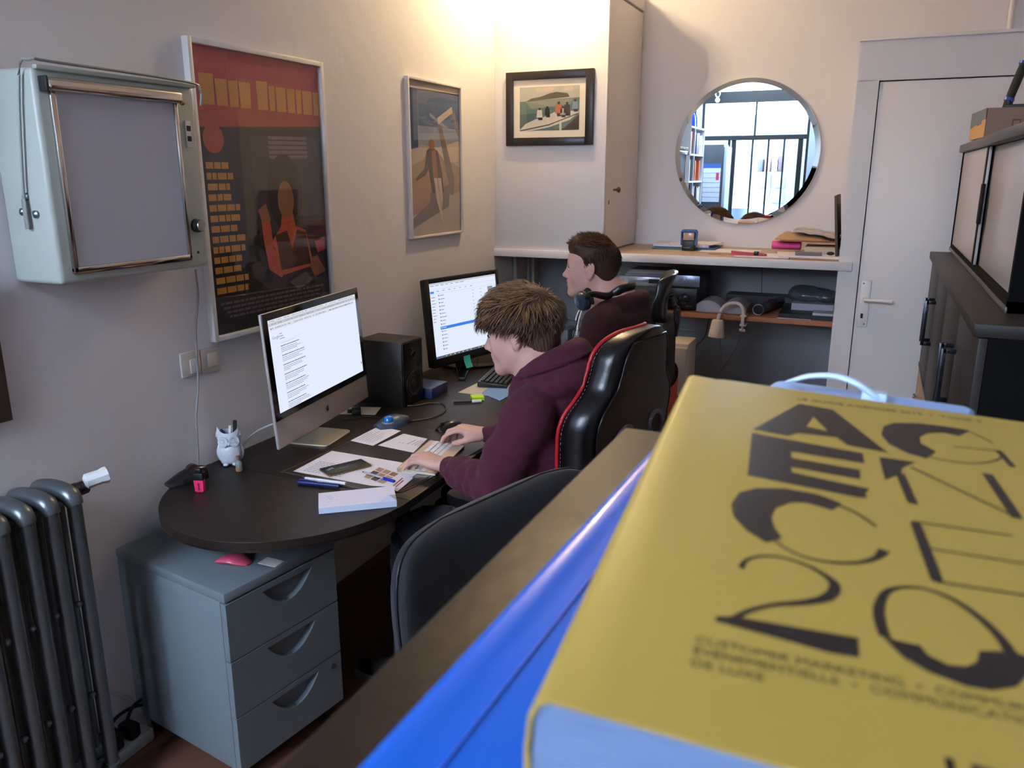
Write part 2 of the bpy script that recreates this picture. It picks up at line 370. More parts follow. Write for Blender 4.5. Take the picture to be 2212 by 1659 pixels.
# ---- light box (wall lightbox with chrome rails and roller clip)
lbx = .165   # depth of the box from the wall
lb = thing('light_box', 'pale grey-green metal light box on the wall with chrome edged white viewing panel', 'light box', (XW, 1.6, 1.35))
Xf = XW+lbx
LT, LB_, LL, LRr = Xp(72, 150, Xf), Xp(155, 612, Xf), Xp(72, 150, Xf), Xp(438, 575, Xf)
y0, y1 = Xp(100, 380, Xf).y, Xp(436, 380, Xf).y
z0, z1 = (Xp(155, 612, Xf).z+Xp(438, 578, Xf).z)/2, (Xp(75, 140, Xf).z+Xp(427, 190, Xf).z)/2
grn = P('pale_green_enamel', '#a9b0a8', .38, bump=.05, bscale=40)
b = B(); b.box((XW, y0, z0), (Xf, y1, z1), .012, 3); part('housing', b, grn, lb)
b = B(); b.box((Xf-.004, y0+.004, z1-.006), (Xf+.012, y1-.004, z1+.004), .003); part('top_lip', b, grn, lb)
sy0, sy1 = Xp(133, 400, Xf).y, Xp(393, 400, Xf).y
sz0, sz1 = (Xp(150, 582, Xf).z+Xp(400, 555, Xf).z)/2, (Xp(120, 190, Xf).z+Xp(380, 222, Xf).z)/2
part('viewing_panel', B().box((Xf-.001, sy0+.004, sz0), (Xf+.004, sy1-.004, sz1)), P('opal_acrylic', '#b9bcc9', .35), lb, label='blank milky white viewing panel')
chrome = P('chrome', '#c9c4c0', .12, metal=1)
b = B(); b.box((Xf, sy0-.004, sz0-.008), (Xf+.010, sy0+.010, sz1), .003); b.box((Xf, sy1-.008, sz0-.008), (Xf+.010, sy1+.004, sz1), .003); b.box((Xf, sy0-.004, sz0-.012), (Xf+.010, sy1+.004, sz0+.006), .003)
part('chrome_frame', b, chrome, lb)
b = B(); b.box((Xf, sy0-.018, sz1-.006), (Xf+.026, sy1+.012, sz1+.024), .008, 3); part('clip_rail', b, chrome, lb)
part('rail_end_cap', B().box((Xf, sy0-.024, sz1-.008), (Xf+.027, sy0-.017, sz1+.026), .003), P('black_rubber', '#141414', .6), lb)
part('rail_end_cap', B().sph((Xf+.02, sy1+.010, sz1-.004), .007, 10), P('brass_ball', '#b08a58', .25, metal=1), lb)
kq = Xp(423, 487, Xf)
b = B(); b.lathe([(.019, 0), (.019, .010), (.016, .013), (.016, .02)], kq, 20, (1, 0, 0)); k = part('dimmer_knob', b, P('black_rubber', '#141414', .6), lb)
part('knob_cap', B().lathe([(.015, 0), (.014, .003), (0, .0035)], kq+Vector((.02, 0, 0)), 20, (1, 0, 0)), P('brushed_aluminium', '#b8b8b8', .3, metal=1), k)
q = Xp(406, 290, Xf); sw = part('rocker_switch', B().box((Xf, q.y-.009, q.z-.035), (Xf+.004, q.y+.009, q.z+.035), .001), P('label_white', '#d8d6d2', .4), lb)
for dz in (.015, -.012): part('rocker_mark', B().box((Xf+.004, q.y-.007, q.z+dz-.007), (Xf+.005, q.y+.007, q.z+dz+.007)), P('black_rubber', '#141414', .6), sw)
q = Xp(428, 545, Xf); part('screw', B().lathe([(.004, 0), (.0035, .002), (0, .003)], q, 10, (1, 0, 0)), P('black_rubber', '#141414', .6), lb)
# wire bail that runs along the top front and down the near side
w0 = Vector((XW+.09, y0-.010, z0+.19)); b = B()
b.tube([w0+Vector((.005, 0, -.05)), w0, (Xf-.03, y0-.010, z1-.02), (Xf+.006, y0-.004, z1+.012), (Xf+.016, y0+.05, z1+.012), (Xf+.016, y1-.05, z1+.008), (Xf+.016, y1+.006, z1-.008), (Xf+.012, y1+.008, z1-.05)], .0034, 8, 4)
part('wire_bail', b, P('enamelled_wire', '#8f9690', .4, metal=.4), lb)
b = B(); b.box((XW+.083, y0-.013, z0+.13), (XW+.097, y0-.008, z0+.20), .002); part('bail_link', b, P('enamelled_wire', '#8f9690', .4, metal=.4), lb)
for dx, dz in ((.07, .17), (.115, .165), (.088, .205)): part('bolt', B().lathe([(.009, 0), (.009, .006), (.005, .009), (0, .010)], (XW+dx, y0, z0+dz), 12, (0, -1, 0)), P('bolt_steel', '#7d8280', .3, metal=1), lb)
# power cable of the light box, running down the wall
cy = [(422, 582), (428, 640), (423, 705), (425, 770), (428, 830), (424, 900), (427, 960), (428, 1003)]
b = B(); b.tube([Xp(px, py, XW+.016) for px, py in cy], .0035, 6, 4); tag(part('power_cable', b, P('grey_cable', '#8c8a8e', .5)), 'thin grey power cable hanging from the light box down to the desk', 'cable')
# ---- posters
def picture(name, label, TL, TR, BL, x, w, dep, fmat, group=None):
    y0, y1 = min(TL.y, TR.y), max(TL.y, TR.y); z1, z0 = (TL.z+TR.z)/2, BL.z
    t = thing(name, label, 'picture', (x, (y0+y1)/2, z0), 0, group)
    b = B(); b.box((x, y0, z0), (x+dep, y0+w, z1), .001); b.box((x, y1-w, z0), (x+dep, y1, z1), .001)
    b.box((x, y0+w, z1-w), (x+dep, y1-w, z1), .001); b.box((x, y0+w, z0), (x+dep, y1-w, z0+w), .001)
    part('frame', b, fmat, t)
    return t, (y0+w, y1-w, z0+w, z1-w)
xf = XW+.022
t, (py0, py1, pz0, pz1) = picture('poster_frame', 'large white framed poster, red band over a dark picture, behind the silver computer', Xp(402.6, 77, xf), Xp(697, 134, xf), Xp(458, 742, xf), XW, .016, .024, P('white_frame_wood', '#dedad6', .4))
def flat(x, pts, zoff=0.0, box=None):     # (u,v) in 0..1 on a picture at wall x
    a0, a1, c0, c1 = box
    return [(x+zoff, a0+(a1-a0)*u, c1-(c1-c0)*v) for u, v in pts]
bx = (py0, py1, pz0, pz1)
cols = ['#b03446', '#1d1a20', '#c98a3a', '#8e5a44', '#4a2418', '#2b2a36', '#c0522f', '#6e5c66', '#97603e', '#35303c', '#ad4237', '#5d4a38']
pm = [P('poster_ink_%d' % i, c, .5, var=.12, vscale=14) for i, c in enumerate(cols)]
b = B()
def q(mi, pts, z): b.mi = mi; b.poly(flat(XW+.006, pts[::-1], z, bx))
q(1, [(0, 0), (1, 0), (1, 1), (0, 1)], 0)
q(0, [(0, 0), (1, 0), (1, .235), (0, .27)], .0004)
q(10, [(0, .19), (1, .17), (1, .235), (0, .27)], .0006)
part('print', b, pm, t, smooth=False)
b = B()
rnd = random.Random(3)
q2 = lambda pts, z, mi=0: (setattr(b, 'mi', mi), b.poly(flat(XW+.006, pts[::-1], z, bx)))
# plain blocks where a title would be, plain bars where names would be
xs = .05
for i, w in enumerate((.10, .085, .07, .085, 0, .09, .05, .085, .07, .05, .09, .09)):
    if w:
        h = .0 if i in (0, 5) else .012
        q2([(xs, .09+h), (xs+w, .088+h), (xs+w-.004, .19), (xs+.004, .193)], .0012, 2)
    xs += (w or .03)+.008
for i in range(13):
    y = .385+i*.037; L = .13+.12*rnd.random(); x = .045
    while x < .045+L-.02:
        w = min(rnd.uniform(.03, .07), .045+L-x); q2([(x, y), (x+w, y), (x+w, y+.023), (x, y+.023)], .0012, 2); x += w+.007
for i in range(4):
    y = .885+i*.017; x = .06+.02*i
    while x < .93-.03*i:
        w = rnd.uniform(.02, .06); q2([(x, y), (x+w, y), (x+w, y+.009), (x, y+.009)], .0012, 7); x += w+.008
ci = [(.115+.072*math.cos(a), .305+.05*math.sin(a)) for a in np.linspace(0, 2*math.pi, 28)[:-1]]; q2(ci, .0010, 10)
part('block_lettering', b, pm, t, smooth=False)
b = B()
def blob(mi, cx, cy, rx, ry, z, rot=0, n=24): q2([(cx+rx*math.cos(a)*math.cos(rot)-ry*math.sin(a)*math.sin(rot), cy+(rx*math.cos(a)*math.sin(rot)+ry*math.sin(a)*math.cos(rot))*.7) for a in np.linspace(0, 2*math.pi, n+1)[:-1]], z, mi)
q2([(.38, .29), (.95, .28), (.97, .62), (.40, .66)], .0005, 9); 
for i in range(5): q2([(.52+.0*i, .285+i*.018), (.86, .28+i*.018), (.86, .292+i*.018), (.53, .297+i*.018)], .0007, 7)
q2([(.35, .43), (.52, .37), (.64, .38), (.62, .46), (.50, .47), (.38, .47)], .0007, 5)
blob(1, .64, .50, .150, .215, .0010); blob(8, .64, .525, .070, .105, .0014)
q2([(.44, .44), (.84, .44), (.84, .475), (.44, .475)], .0008, 9)
q2([(.60, .57), (.69, .57), (.71, .63), (.80, .65), (.86, .80), (.58, .82), (.50, .68), (.58, .63)], .0011, 6)
q2([(.53, .66), (.63, .645), (.67, .72), (.72, .645), (.80, .66), (.83, .79), (.56, .80)], .0013, 4)
q2([(.42, .57), (.49, .59), (.51, .71), (.60, .79), (.56, .83), (.46, .79), (.43, .68)], .0012, 6)
q2([(.40, .56), (.47, .535), (.50, .60), (.43, .61)], .0013, 8)
q2([(.42, .81), (.96, .75), (.98, .86), (.36, .88)], .0009, 9); q2([(.80, .77), (.90, .76), (.97, .83), (.86, .85)], .0013, 8)
q2([(.62, .85), (.78, .82), (.84, .86), (.70, .89)], .0013, 7); q2([(.88, .70), (.98, .69), (.98, .74), (.9, .75)], .0012, 0)
part('picture_shapes', b, pm, t, smooth=False)
part('glass', B().box((XW+.012, py0, pz0), (XW+.014, py1, pz1)), glassy('picture_glass'), t)
xf = XW+.018
t, bx = picture('poster_frame', 'narrow thin framed poster of a figure under a blue sky beside the cupboard', Xp(880, 163, xf), Xp(997, 187, xf), Xp(884, 518, xf), XW, .010, .020, P('thin_white_frame', '#d8cfc8', .35))
cols = ['#55688f', '#8a93a8', '#b3a394', '#a58a6c', '#a97f5f', '#5f4e44', '#9c6a50', '#c2b2a4', '#7d7068', '#cbb6a0', '#364a78']
pm = [P('sky_poster_ink_%d' % i, c, .55, var=.10, vscale=9) for i, c in enumerate(cols)]
b = B(); x0_ = XW+.005
def q(mi, pts, z): b.mi = mi; b.poly(flat(x0_, pts[::-1], z, bx))
q(2, [(0, 0), (1, 0), (1, 1), (0, 1)], 0); q(7, [(0, 0), (1, 0), (1, .05), (0, .05)], .0003); q(0, [(0, .05), (1, .04), (1, .30), (0, .30)], .0003); q(1, [(0, .28), (1, .28), (1, .42), (0, .40)], .0004)
q(10, [(0, .05), (.18, .05), (.18, .42), (0, .44)], .0005)
q(3, [(0, .55), (.55, .44), (1, .55), (1, .72), (0, .80)], .0004); q(4, [(0, .62), (.35, .60), (.40, .85), (0, .86)], .0005); q(8, [(0, .90), (.38, .78), (.38, .72), (.8, .66), (.75, .82), (.3, .90), (0, .96)], .0006)
q(9, [(.5, .42), (1, .36), (1, .50), (.72, .52)], .0005)
part('print', b, pm, t, smooth=False)
b = B()
q(7, [(.55, .22), (.85, .13), (.87, .17), (.57, .26)], .001); q(8, [(.55, .26), (.62, .25), (.88, .62), (.86, .74), (.80, .74)], .0008); q(8, [(.84, .16), (.90, .15), (1, .31), (1, .38), (.95, .32)], .0008)
q(1, [(.40, .19), (1, .33), (1, .36), (.40, .21)], .0009)
q(5, [(.33, .44), (.42, .41), (.55, .44), (.62, .58), (.66, .72), (.42, .72), (.36, .56), (.30, .60), (.12, .64), (.12, .62), (.28, .56)], .0010)
q(6, [(.42, .44), (.50, .43), (.54, .58), (.52, .64), (.45, .64)], .0012)
ci = [(.43+.055*math.cos(a), .395+.034*math.sin(a)) for a in np.linspace(0, 2*math.pi, 20)[:-1]]; q(6, ci, .0012)
q(9, [(.46, .62), (.52, .62), (.60, .84), (.64, .93), (.61, .93), (.50, .76)], .0014); q(9, [(.53, .62), (.60, .62), (.63, .75), (.61, .84), (.57, .74)], .0014)
part('picture_shapes', b, pm, t, smooth=False)
part('glass', B().box((XW+.010, bx[0], bx[2]), (XW+.0115, bx[1], bx[3])), glassy('picture_glass'), t)
# ---- framed photo on the cupboard
yf = YF-.025
TL, TRr, BL, BR = Yp(1091, 158, yf), Yp(1280, 146, yf), Yp(1094, 317, yf), Yp(1281, 311, yf)
x0, x1 = (TL.x+BL.x)/2, (TRr.x+BR.x)/2; z0, z1 = (BL.z+BR.z)/2, (TL.z+TRr.z)/2
t = thing('framed_photo', 'black framed photo of people on a white boat, hanging on the white cupboard', 'picture', ((x0+x1)/2, YF, z0))
blk = P('black_frame', '#1c1614', .35)
w = .040; b = B()
for lo_, hi_ in (((x0, z0), (x0+w, z1)), ((x1-w, z0), (x1, z1)), ((x0+w, z1-w), (x1-w, z1)), ((x0+w, z0), (x1-w, z0+w))): b.box((lo_[0], yf, lo_[1]), (hi_[0], YF, hi_[1]), .002)
part('frame', b, blk, t)
part('mat_board', B().box((x0+w, YF-.012, z0+w), (x1-w, YF-.006, z1-w)), P('cream_mat', '#ece2cf', .6), t)
m = .035; a0, a1, c0, c1 = x0+w+m, x1-w-m, z0+w+m, z1-w-m
cols = ['#b5b3a8', '#c9b8a8', '#5d7872', '#4a5f5a', '#59512f', '#cfc8ba', '#3d302a', '#b5643f', '#7b93a6', '#2b2422', '#8a8f80', '#a9a294']
pm = [P('photo_ink_%d' % i, c, .4, var=.15, vscale=30) for i, c in enumerate(cols)]
b = B()
def q(mi, pts, z): b.mi = mi; b.poly([(a0+(a1-a0)*u, YF-.0125-z, c1-(c1-c0)*v) for u, v in pts[::-1]])
q(0, [(0, 0), (1, 0), (1, .35), (0, .35)], 0); q(2, [(0, .33), (1, .27), (1, 1), (0, 1)], .0002); q(10, [(.1, .33), (.9, .29), (.85, .42), (.2, .5)], .0003); q(3, [(0, .62), (.3, .60), (.2, .85), (0, .95)], .0003)
q(1, [(.25, .03), (.6, .02), (.55, .12), (.3, .13)], .0002); q(1, [(.75, .02), (.9, .02), (.88, .12), (.7, .13)], .0002)
q(4, [(.1, .33), (.2, .26), (.35, .23), (.5, .16), (.62, .13), (.75, .16), (.80, .17), (.84, .25), (.3, .31)], .0005)
q(6, [(.75, .96), (1, .65), (1, 1), (.5, 1)], .0004)
q(5, [(0, .98), (.1, .84), (.27, .74), (.4, .70), (.6, .58), (.62, .62), (.98, .55), (1, .60), (.85, .77), (.5, .93), (.2, 1), (0, 1)], .0006)
q(6, [(0, .985), (.5, .86), (.98, .62), (.98, .64), (.5, .885), (.05, 1), (0, 1)], .0008)
part('photograph', b, pm, t, smooth=False)
b = B()
def man(cx, top, s, mi, mh=9):
    q(mh, [(cx-.018*s, top), (cx+.018*s, top), (cx+.018*s, top+.05*s), (cx-.018*s, top+.05*s)], .0012); q(mi, [(cx-.04*s, top+.05*s), (cx+.04*s, top+.05*s), (cx+.05*s, top+.22*s), (cx-.05*s, top+.22*s)], .0011); q(9, [(cx-.03*s, top+.20*s), (cx+.05*s, top+.20*s), (cx+.05*s, top+.28*s), (cx-.02*s, top+.28*s)], .001)
for cx, tp, s, mi in ((.34, .48, 1.0, 5), (.47, .45, .9, 9), (.66, .35, 1.2, 7), (.73, .46, .9, 11), (.80, .37, 1.1, 6), (.93, .31, 1.0, 8)): man(cx, tp, s, mi)
q(5, [(.67, .82), (.71, .82), (.715, 1.0), (.675, 1.0)], .0012)
part('photo_figures', b, pm, t, smooth=False)
part('glass', B().box((x0+w, YF-.018, z0+w), (x1-w, YF-.0165, z1-w)), glassy('picture_glass'), t)
# ---- round mirror
ym = YR-.03
L_, R_, T_, Bo = Yp(1456, 330, ym), Yp(1775, 320, ym), Yp(1618, 168, ym), Yp(1620, 484, ym)
mcx, mcz = (L_.x+R_.x)/2, (T_.z+Bo.z)/2; mr = ((R_.x-L_.x)+(T_.z-Bo.z))/4
mm = P('mirror_silver', '#e9f2f2', 0.0, metal=1)
t = thing('round_mirror', 'large round frameless mirror hanging above the alcove counter', 'mirror', (mcx, YR, mcz-mr))
b = B(); b.lathe([(mr, .002), (mr, .016), (mr-.003, .0192), (mr-.028, .0225), (mr-.028, .020)], (mcx, YR, mcz), 96, (0, -1, 0)); part('bevelled_edge', b, mm, t, ang=20)
b = B(); b.lathe([(mr-.028, .012), (mr-.028, .0226), (0, .0227)], (mcx, YR, mcz), 96, (0, -1, 0)); part('mirror_glass', b, mm, t, ang=20)
# ---- pendant lamp near the cupboard
t = thing('pendant_lamp', 'small pendant lamp with a white shade hanging in the corner by the cupboard', 'lamp', (LAMP_POS[0], LAMP_POS[1], LAMP_POS[2]-.02))
lx, ly, lz = LAMP_POS
part('bulb', B().sph((lx, ly, lz), .025, 16), emit('warm_bulb', '#ffd9a0', 12), t)
ring = B(); ring.lathe([(.035, .09), (.02, .10), (.02, .05), (.02, .045)], (lx, ly, lz-.01), 20); part('lamp_holder', ring, P('white_knob_plastic', '#d4d6d8', .4), t)
part('cord', B().cyl((lx, ly, lz+.09), (lx, ly, HC), .003, n=6), P('white_knob_plastic', '#d4d6d8', .4), t)
# ================================================================ desk and what stands on it
ZD = .745; SEAM = 1.872
deskm = P('dark_veneer', '#211916', .42, spec=.3, bump=.10, bscale=60, var=.12, vscale=8, stretch=(6, 1, 1), bdet=8)
edgem = P('dark_edge_band', '#1a1514', .3)
t = thing('desk', 'long dark brown desk along the left wall carrying both computers', 'desk', (-1.53, 2.9, 0))
b = B(); b.box((XW+.002, SEAM+.0015, ZD-.026), (-1.157, 4.02, ZD), .002); part('desktop', b, deskm, t)
for x in (-1.87, -1.22):
    for y in (2.95, 3.96): part('leg', B().box((x-.025, y-.025, 0), (x+.025, y+.025, ZD-.026), .003), edgem, t)
part('modesty_panel', B().box((-1.86, 3.0, .30), (-1.845, 3.93, ZD-.026)), edgem, t)
t = thing('desk_extension', 'rounded dark brown desk end over the grey drawer cabinet', 'desk', (-1.54, 1.65, 0))
pts = [(XW+.002, SEAM-.0015)]
for a in np.linspace(math.pi, 2*math.pi, 49): pts.append((-1.537+.380*math.cos(a), 1.865+.437*math.sin(a)))
pts = [p for p in pts if p[1] <= SEAM-.001]; pts.append((-1.157, SEAM-.0015))
b = B(); b.prism(pts, ZD-.024, ZD); part('desktop', b, deskm, t, bev=.002)
pts2 = [(-1.537+(p[0]+1.537)*.997, 1.865+(p[1]-1.865)*.997) for p in pts]
b = B(); b.prism(pts2, ZD-.030, ZD-.0238); part('edge_band', b, edgem, t)
part('support_leg', B().cyl((-1.72, 1.80, 0.62), (-1.72, 1.80, ZD-.03), .028, n=20), edgem, t)
# ---- grey drawer cabinet (local: x = front, y = width)
t = thing('drawer_cabinet', 'grey metal three drawer cabinet on castors under the rounded desk end', 'drawer cabinet', (-1.652, 1.640, 0), RAD(-9.0))
gm = P('grey_enamel', '#666f75', .42, bump=.06, bscale=90, var=.03, vscale=20)
D, W, H0, H1 = .488, .392, .065, .612
part('body', B().box((-D/2, -W/2, H0), (D/2-.022, W/2, H1-.028), .004), gm, t, local=True)
part('top_panel', B().box((-D/2-.001, -W/2-.001, H1-.028), (D/2, W/2+.001, H1), .004), gm, t, local=True)
hz = (H1-.031-H0)/3
for i in range(3):
    z0 = H0+hz*i+.0015; z1 = H0+hz*(i+1)-.0015; xf_ = D/2
    b = B(); cyh = .015; czh = z1-.058; rw, rh = .088, .062
    sag = lambda u: rh*(1-(u/rw)**2)   # crescent: flat top, curved bottom
    hole = [(cyh+u, czh+.022-sag(u)) for u in np.linspace(-rw, rw, 15)]
    hole = [(h[0], h[1]+.018) for h in hole]
    b.prism([(-W/2, z0), (W/2, z0), (W/2, z1), (-W/2, z1)], 0, .020, [hole], fr=lambda y, z, d: (xf_-.020+d, y, z))
    dr_ = part('drawer', b, gm, t, local=True, bev=.0015)
    b = B(); n = len(hole); back = [b.v((xf_-.019, h[0]*.98+cyh*.02, h[1])) for h in hole]; fr_ = [b.v((xf_-.0015, h[0], h[1])) for h in hole]
    for k in range(n): b.f([fr_[k], fr_[(k+1) % n], back[(k+1) % n], back[k]])
    b.f(back); bmesh.ops.recalc_face_normals(b.bm, faces=b.bm.faces[:])
    part('handle_recess', b, gm, dr_, local=True, smooth=False)
part('lock', B().lathe([(.009, 0), (.009, .003), (.004, .004), (0, .003)], (D/2, W/2-.035, H0+hz-.035), 14, (1, 0, 0)), P('lock_steel', '#77706a', .3, metal=1), t, local=True)
for x in (-D/2+.05, D/2-.06):
    for y in (-W/2+.04, W/2-.04):
        b = B(); b.cyl((x, y-.012, .028), (x, y+.012, .028), .028, n=16); b.box((x-.014, y-.016, .04), (x+.014, y+.016, H0), .003); part('castor', b, P('black_rubber', '#141414', .6), t, local=True)
# sweet packet and slip lying on the cabinet
q0 = Vector((-1.545, 1.545, .612)); b = B(); r_ = random.Random(2)
rings = []
for i in range(9):
    u = i/8; w = .035*(1-abs(2*u-1)**3*.6); h = .012*math.sin(math.pi*u)+.0015
    rings.append([b.v((q0.x-.05+.10*u+r_.uniform(-.002, .002), q0.y+w*math.cos(a)*.8+u*.02, q0.z+.001+h+h*math.sin(a))) for a in np.linspace(0, 2*math.pi, 13)[:-1]])
b.skin(rings); tag(part('sweet_packet', b, P('pink_foil', '#c24a66', .3, var=.5, vscale=25)), 'small crumpled pink and white packet on the drawer cabinet under the desk end', 'packet')
b = B(); b.cbox((-1.45, 1.60, .6128), (.06, .04, .0012)); tag(part('paper_slip', b, P('paper', '#d9d3cf', .8)), 'white slip of paper on the drawer cabinet, right of the pink packet', 'paper')
# ---- power strip on the floor
t = thing('power_strip', 'white power strip on the floor between radiator and drawer cabinet', 'power strip', (-1.862, 1.42, 0))
e0, e1 = Zp(245, 1630, 0), Zp(318, 1540, 0)
ps = P('strip_plastic', '#c3c6c9', .4)
part('strip_body', B().box((XW+.012, 1.22, .0), (XW+.072, 1.475, .042), .006), ps, t)
for y in (1.26, 1.315, 1.37, 1.425):
    b = B(); b.lathe([(.021, .0), (.021, .0012), (.018, .0012), (.017, .0003), (0, .0003)], (XW+.042, y, .042), 18); part('socket', b, ps, t)
bkp = P('black_plastic', '#121214', .45)
for y, s_ in ((1.35, 1), (1.415, .75)):
    p = B(); p.box((XW+.015, y-.026*s_, .044), (XW+.070, y+.026*s_, .044+.06*s_), .008); p.tube([(XW+.04, y, .10), (XW+.035, y+.03, .125), (XW+.03, y+.09, .12), (XW+.03, y+.16, .09)], .005, 8, 5)
    tag(part('power_plug', p, bkp), ['large black plug adapter in the white power strip', 'smaller black plug nearer the drawer cabinet in the power strip'][0 if s_ == 1 else 1], 'plug')
tag(part('floor_cable', B().tube([Xp(px, py, XW+.012) for px, py in ((222, 1500), (235, 1495), (262, 1502), (290, 1516), (318, 1525))], .004, 8, 5), P('white_cable', '#c8cad0', .5)), 'white cable along the wall above the power strip', 'cable')
# ---- all-in-one computer
A_, B_ = Zp(604, 973, .81), Zp(797, 858, .81)
u = (B_-A_); Wm = u.length; u.normalize(); yaw = math.atan2(u.y, u.x)-math.pi/2
mid = (A_+B_)/2
t = thing('desktop_computer', 'slim silver all-in-one computer showing a white search results page', 'computer', (mid.x, mid.y, ZD), yaw)
tilt = RAD(4.0); Hm = .436; z0 = .81-ZD
Rt = Matrix.Translation((0, 0, z0)) @ Matrix.Rotation(-tilt, 4, 'Y')      # local: +x out of the screen, y along it
alu = P('aluminium', '#b3aaa6', .36, metal=.35)
b = B(); b.M = Rt; b.box((-.012, -Wm/2, 0), (0, Wm/2, Hm), .005, 3); 
# bulged back
rings = []
for k in range(8):
    f_ = k/7; s_ = 1-.55*f_**1.5
    rings.append([b.v((-.012-.038*f_, yy*s_*Wm/2*.97, Hm*.5+zz*s_*Hm/2*.94)) for yy, zz in [(c_ if abs(c_) < .999 else c_, s2) for c_, s2 in [(max(-1, min(1, 1.15*math.cos(a))), max(-1, min(1, 1.15*math.sin(a)))) for a in np.linspace(0, 2*math.pi, 25)[:-1]]]])
b.skin(rings[::-1])
body = part('display_body', b, alu, t, local=True)
CH = .092
b = B(); b.M = Rt; b.box((0.0002, -Wm/2+.001, CH), (.0022, Wm/2-.001, Hm-.001), .0008); part('screen_bezel', b, P('black_glass', '#050506', .12), t, local=True)
sb, st = .028, .024; SZ0, SZ1 = CH+.022, Hm-st; SY = Wm/2-sb
b = B(); b.M = Rt; b.poly([(.0026, -SY, SZ0), (.0026, SY, SZ0), (.0026, SY, SZ1), (.0026, -SY, SZ1)])
part('screen', b, emit('screen_white', '#e3ecff', .42), t, local=True, smooth=False)
ink = [emit('screen_grey', '#c8ccd6', .4), emit('screen_ink', '#9a9ea8', .35), emit('screen_dark', '#666a72', .3), emit('screen_blue', '#2b6ac8', .6), emit('screen_green', '#3c9a5a', .4), emit('screen_pale', '#dfe4ec', .40)]
rr = random.Random(11)
b = B(); b.M = Rt
def sl(y, z, w, h, mi, dx=.0030): b.mi = mi; b.poly([(dx, y, z), (dx, y+w, z), (dx, y+w, z+h), (dx, y, z+h)])
sl(-SY, SZ1-.008, 2*SY, .008, 5); sl(-SY, SZ1-.020, 2*SY, .011, 0); sl(-SY+.004, SZ1-.034, 2*SY-.02, .012, 5)
for i in range(60):
    y = -SY+.01+i*.0095; 
    if rr.random() < .8: sl(y, SZ1-.0060, rr.uniform(.003, .008), .0025, 1, .0032)
    if rr.random() < .75: sl(y, SZ1-.0165, rr.uniform(.003, .008), .003, 1, .0032)
    if rr.random() < .85: sl(y, SZ1-.0295, rr.uniform(.004, .008), .003, rr.choice([1, 1, 2]), .0032)
part('browser_bars', b, ink, t, local=True, smooth=False)
M_ = chain(t) @ Rt @ Matrix(((0, 0, 1, .0031), (1, 0, 0, -SY+.012), (0, 1, 0, SZ1-.062), (0, 0, 0, 1)))
lettering('search_logo', 'Google', .014, M_, ink[1], t, ext=.0001)
b = B(); b.M = Rt; y0 = -SY+.055; z = SZ1-.052
for w in (.018, .022, .03): sl(y0, z, w, .0022, 1); z -= .008
sl(y0, z, .15, .0006, 0); z -= .006; sl(y0, z, .09, .0018, 0); z -= .010
for i in range(9):
    for j in range(4):
        x = y0; L = rr.uniform(.09, .14) if j < 3 else rr.uniform(.04, .12)
        while x < y0+L: w = rr.uniform(.004, .014); sl(x, z, w, .0026 if j == 0 else .0019, 1 if j else 2); x += w+.0018
        z -= .0055 if j else .0068
    z -= .0075
    if z < SZ0+.01: break
sl(SY-.012, SZ0+.03, .006, .008, 2)
part('page_text', b, ink, t, local=True, smooth=False)
# the fruit emblem on the chin
b = B(); fr = lambda x, y, z: Rt @ Vector((.0004+z, x, CH*.5+y))
app = [(0, .0085), (.0035, .0095), (.0065, .0085), (.0080, .0065), (.0062, .004), (.0062, .000), (.0084, -.0025), (.0065, -.0065), (.0035, -.0092), (0, -.0082), (-.0035, -.0092), (-.0065, -.0065), (-.0082, -.0015), (-.0078, .004), (-.0055, .0085), (-.0030, .0092)]
b.prism(app, 0, .0006, fr=fr); b.prism([(.0004, .0105), (.0012, .0135), (.0042, .0155), (.0036, .0122)], 0, .0006, fr=fr)
part('emblem', b, P('emblem_black', '#0a0a0a', .3), t, local=True, smooth=False)
b = B(); fx0, fx1, fw = -.13, .040, .095
b.prism([(fx0, -fw), (fx1-.02, -fw), (fx1-.006, -fw+.006), (fx1, -fw+.02), (fx1, fw-.02), (fx1-.006, fw-.006), (fx1-.02, fw), (fx0, fw)], 0.0005, .006); part('foot', b, P('aluminium_lamp_gold', '#cdbfa8', .30, metal=.6), t, local=True, bev=.001)  # the lamp's gold reflection is put into the foot's base colour
b = B(); b.skin([[b.v(p) for p in ((fx0+.0, -.09, .004), (fx0+.004, -.09, .0), (fx0+.004, .09, .0), (fx0, .09, .004))], [b.v(p) for p in ((-.10, -.085, .10), (-.096, -.085, .098), (-.096, .085, .098), (-.10, .085, .10))], [b.v(p) for p in ((-.055, -.08, .24), (-.050, -.08, .238), (-.050, .08, .238), (-.055, .08, .24))]]); part('stand_arm', b, alu, t, local=True)
tag(part('white_cable', B().tube([(-1.90, 1.985, ZD+.004), (-1.89, 2.0, ZD+.03), (-1.86, 2.05, ZD+.07), (-1.80, 2.14, ZD+.095), (-1.79, 2.3, ZD+.10)], .0038, 8, 6), P('white_cable', '#c8cad0', .5)), 'white power cable curving up behind the silver computer beside the owl', 'cable')
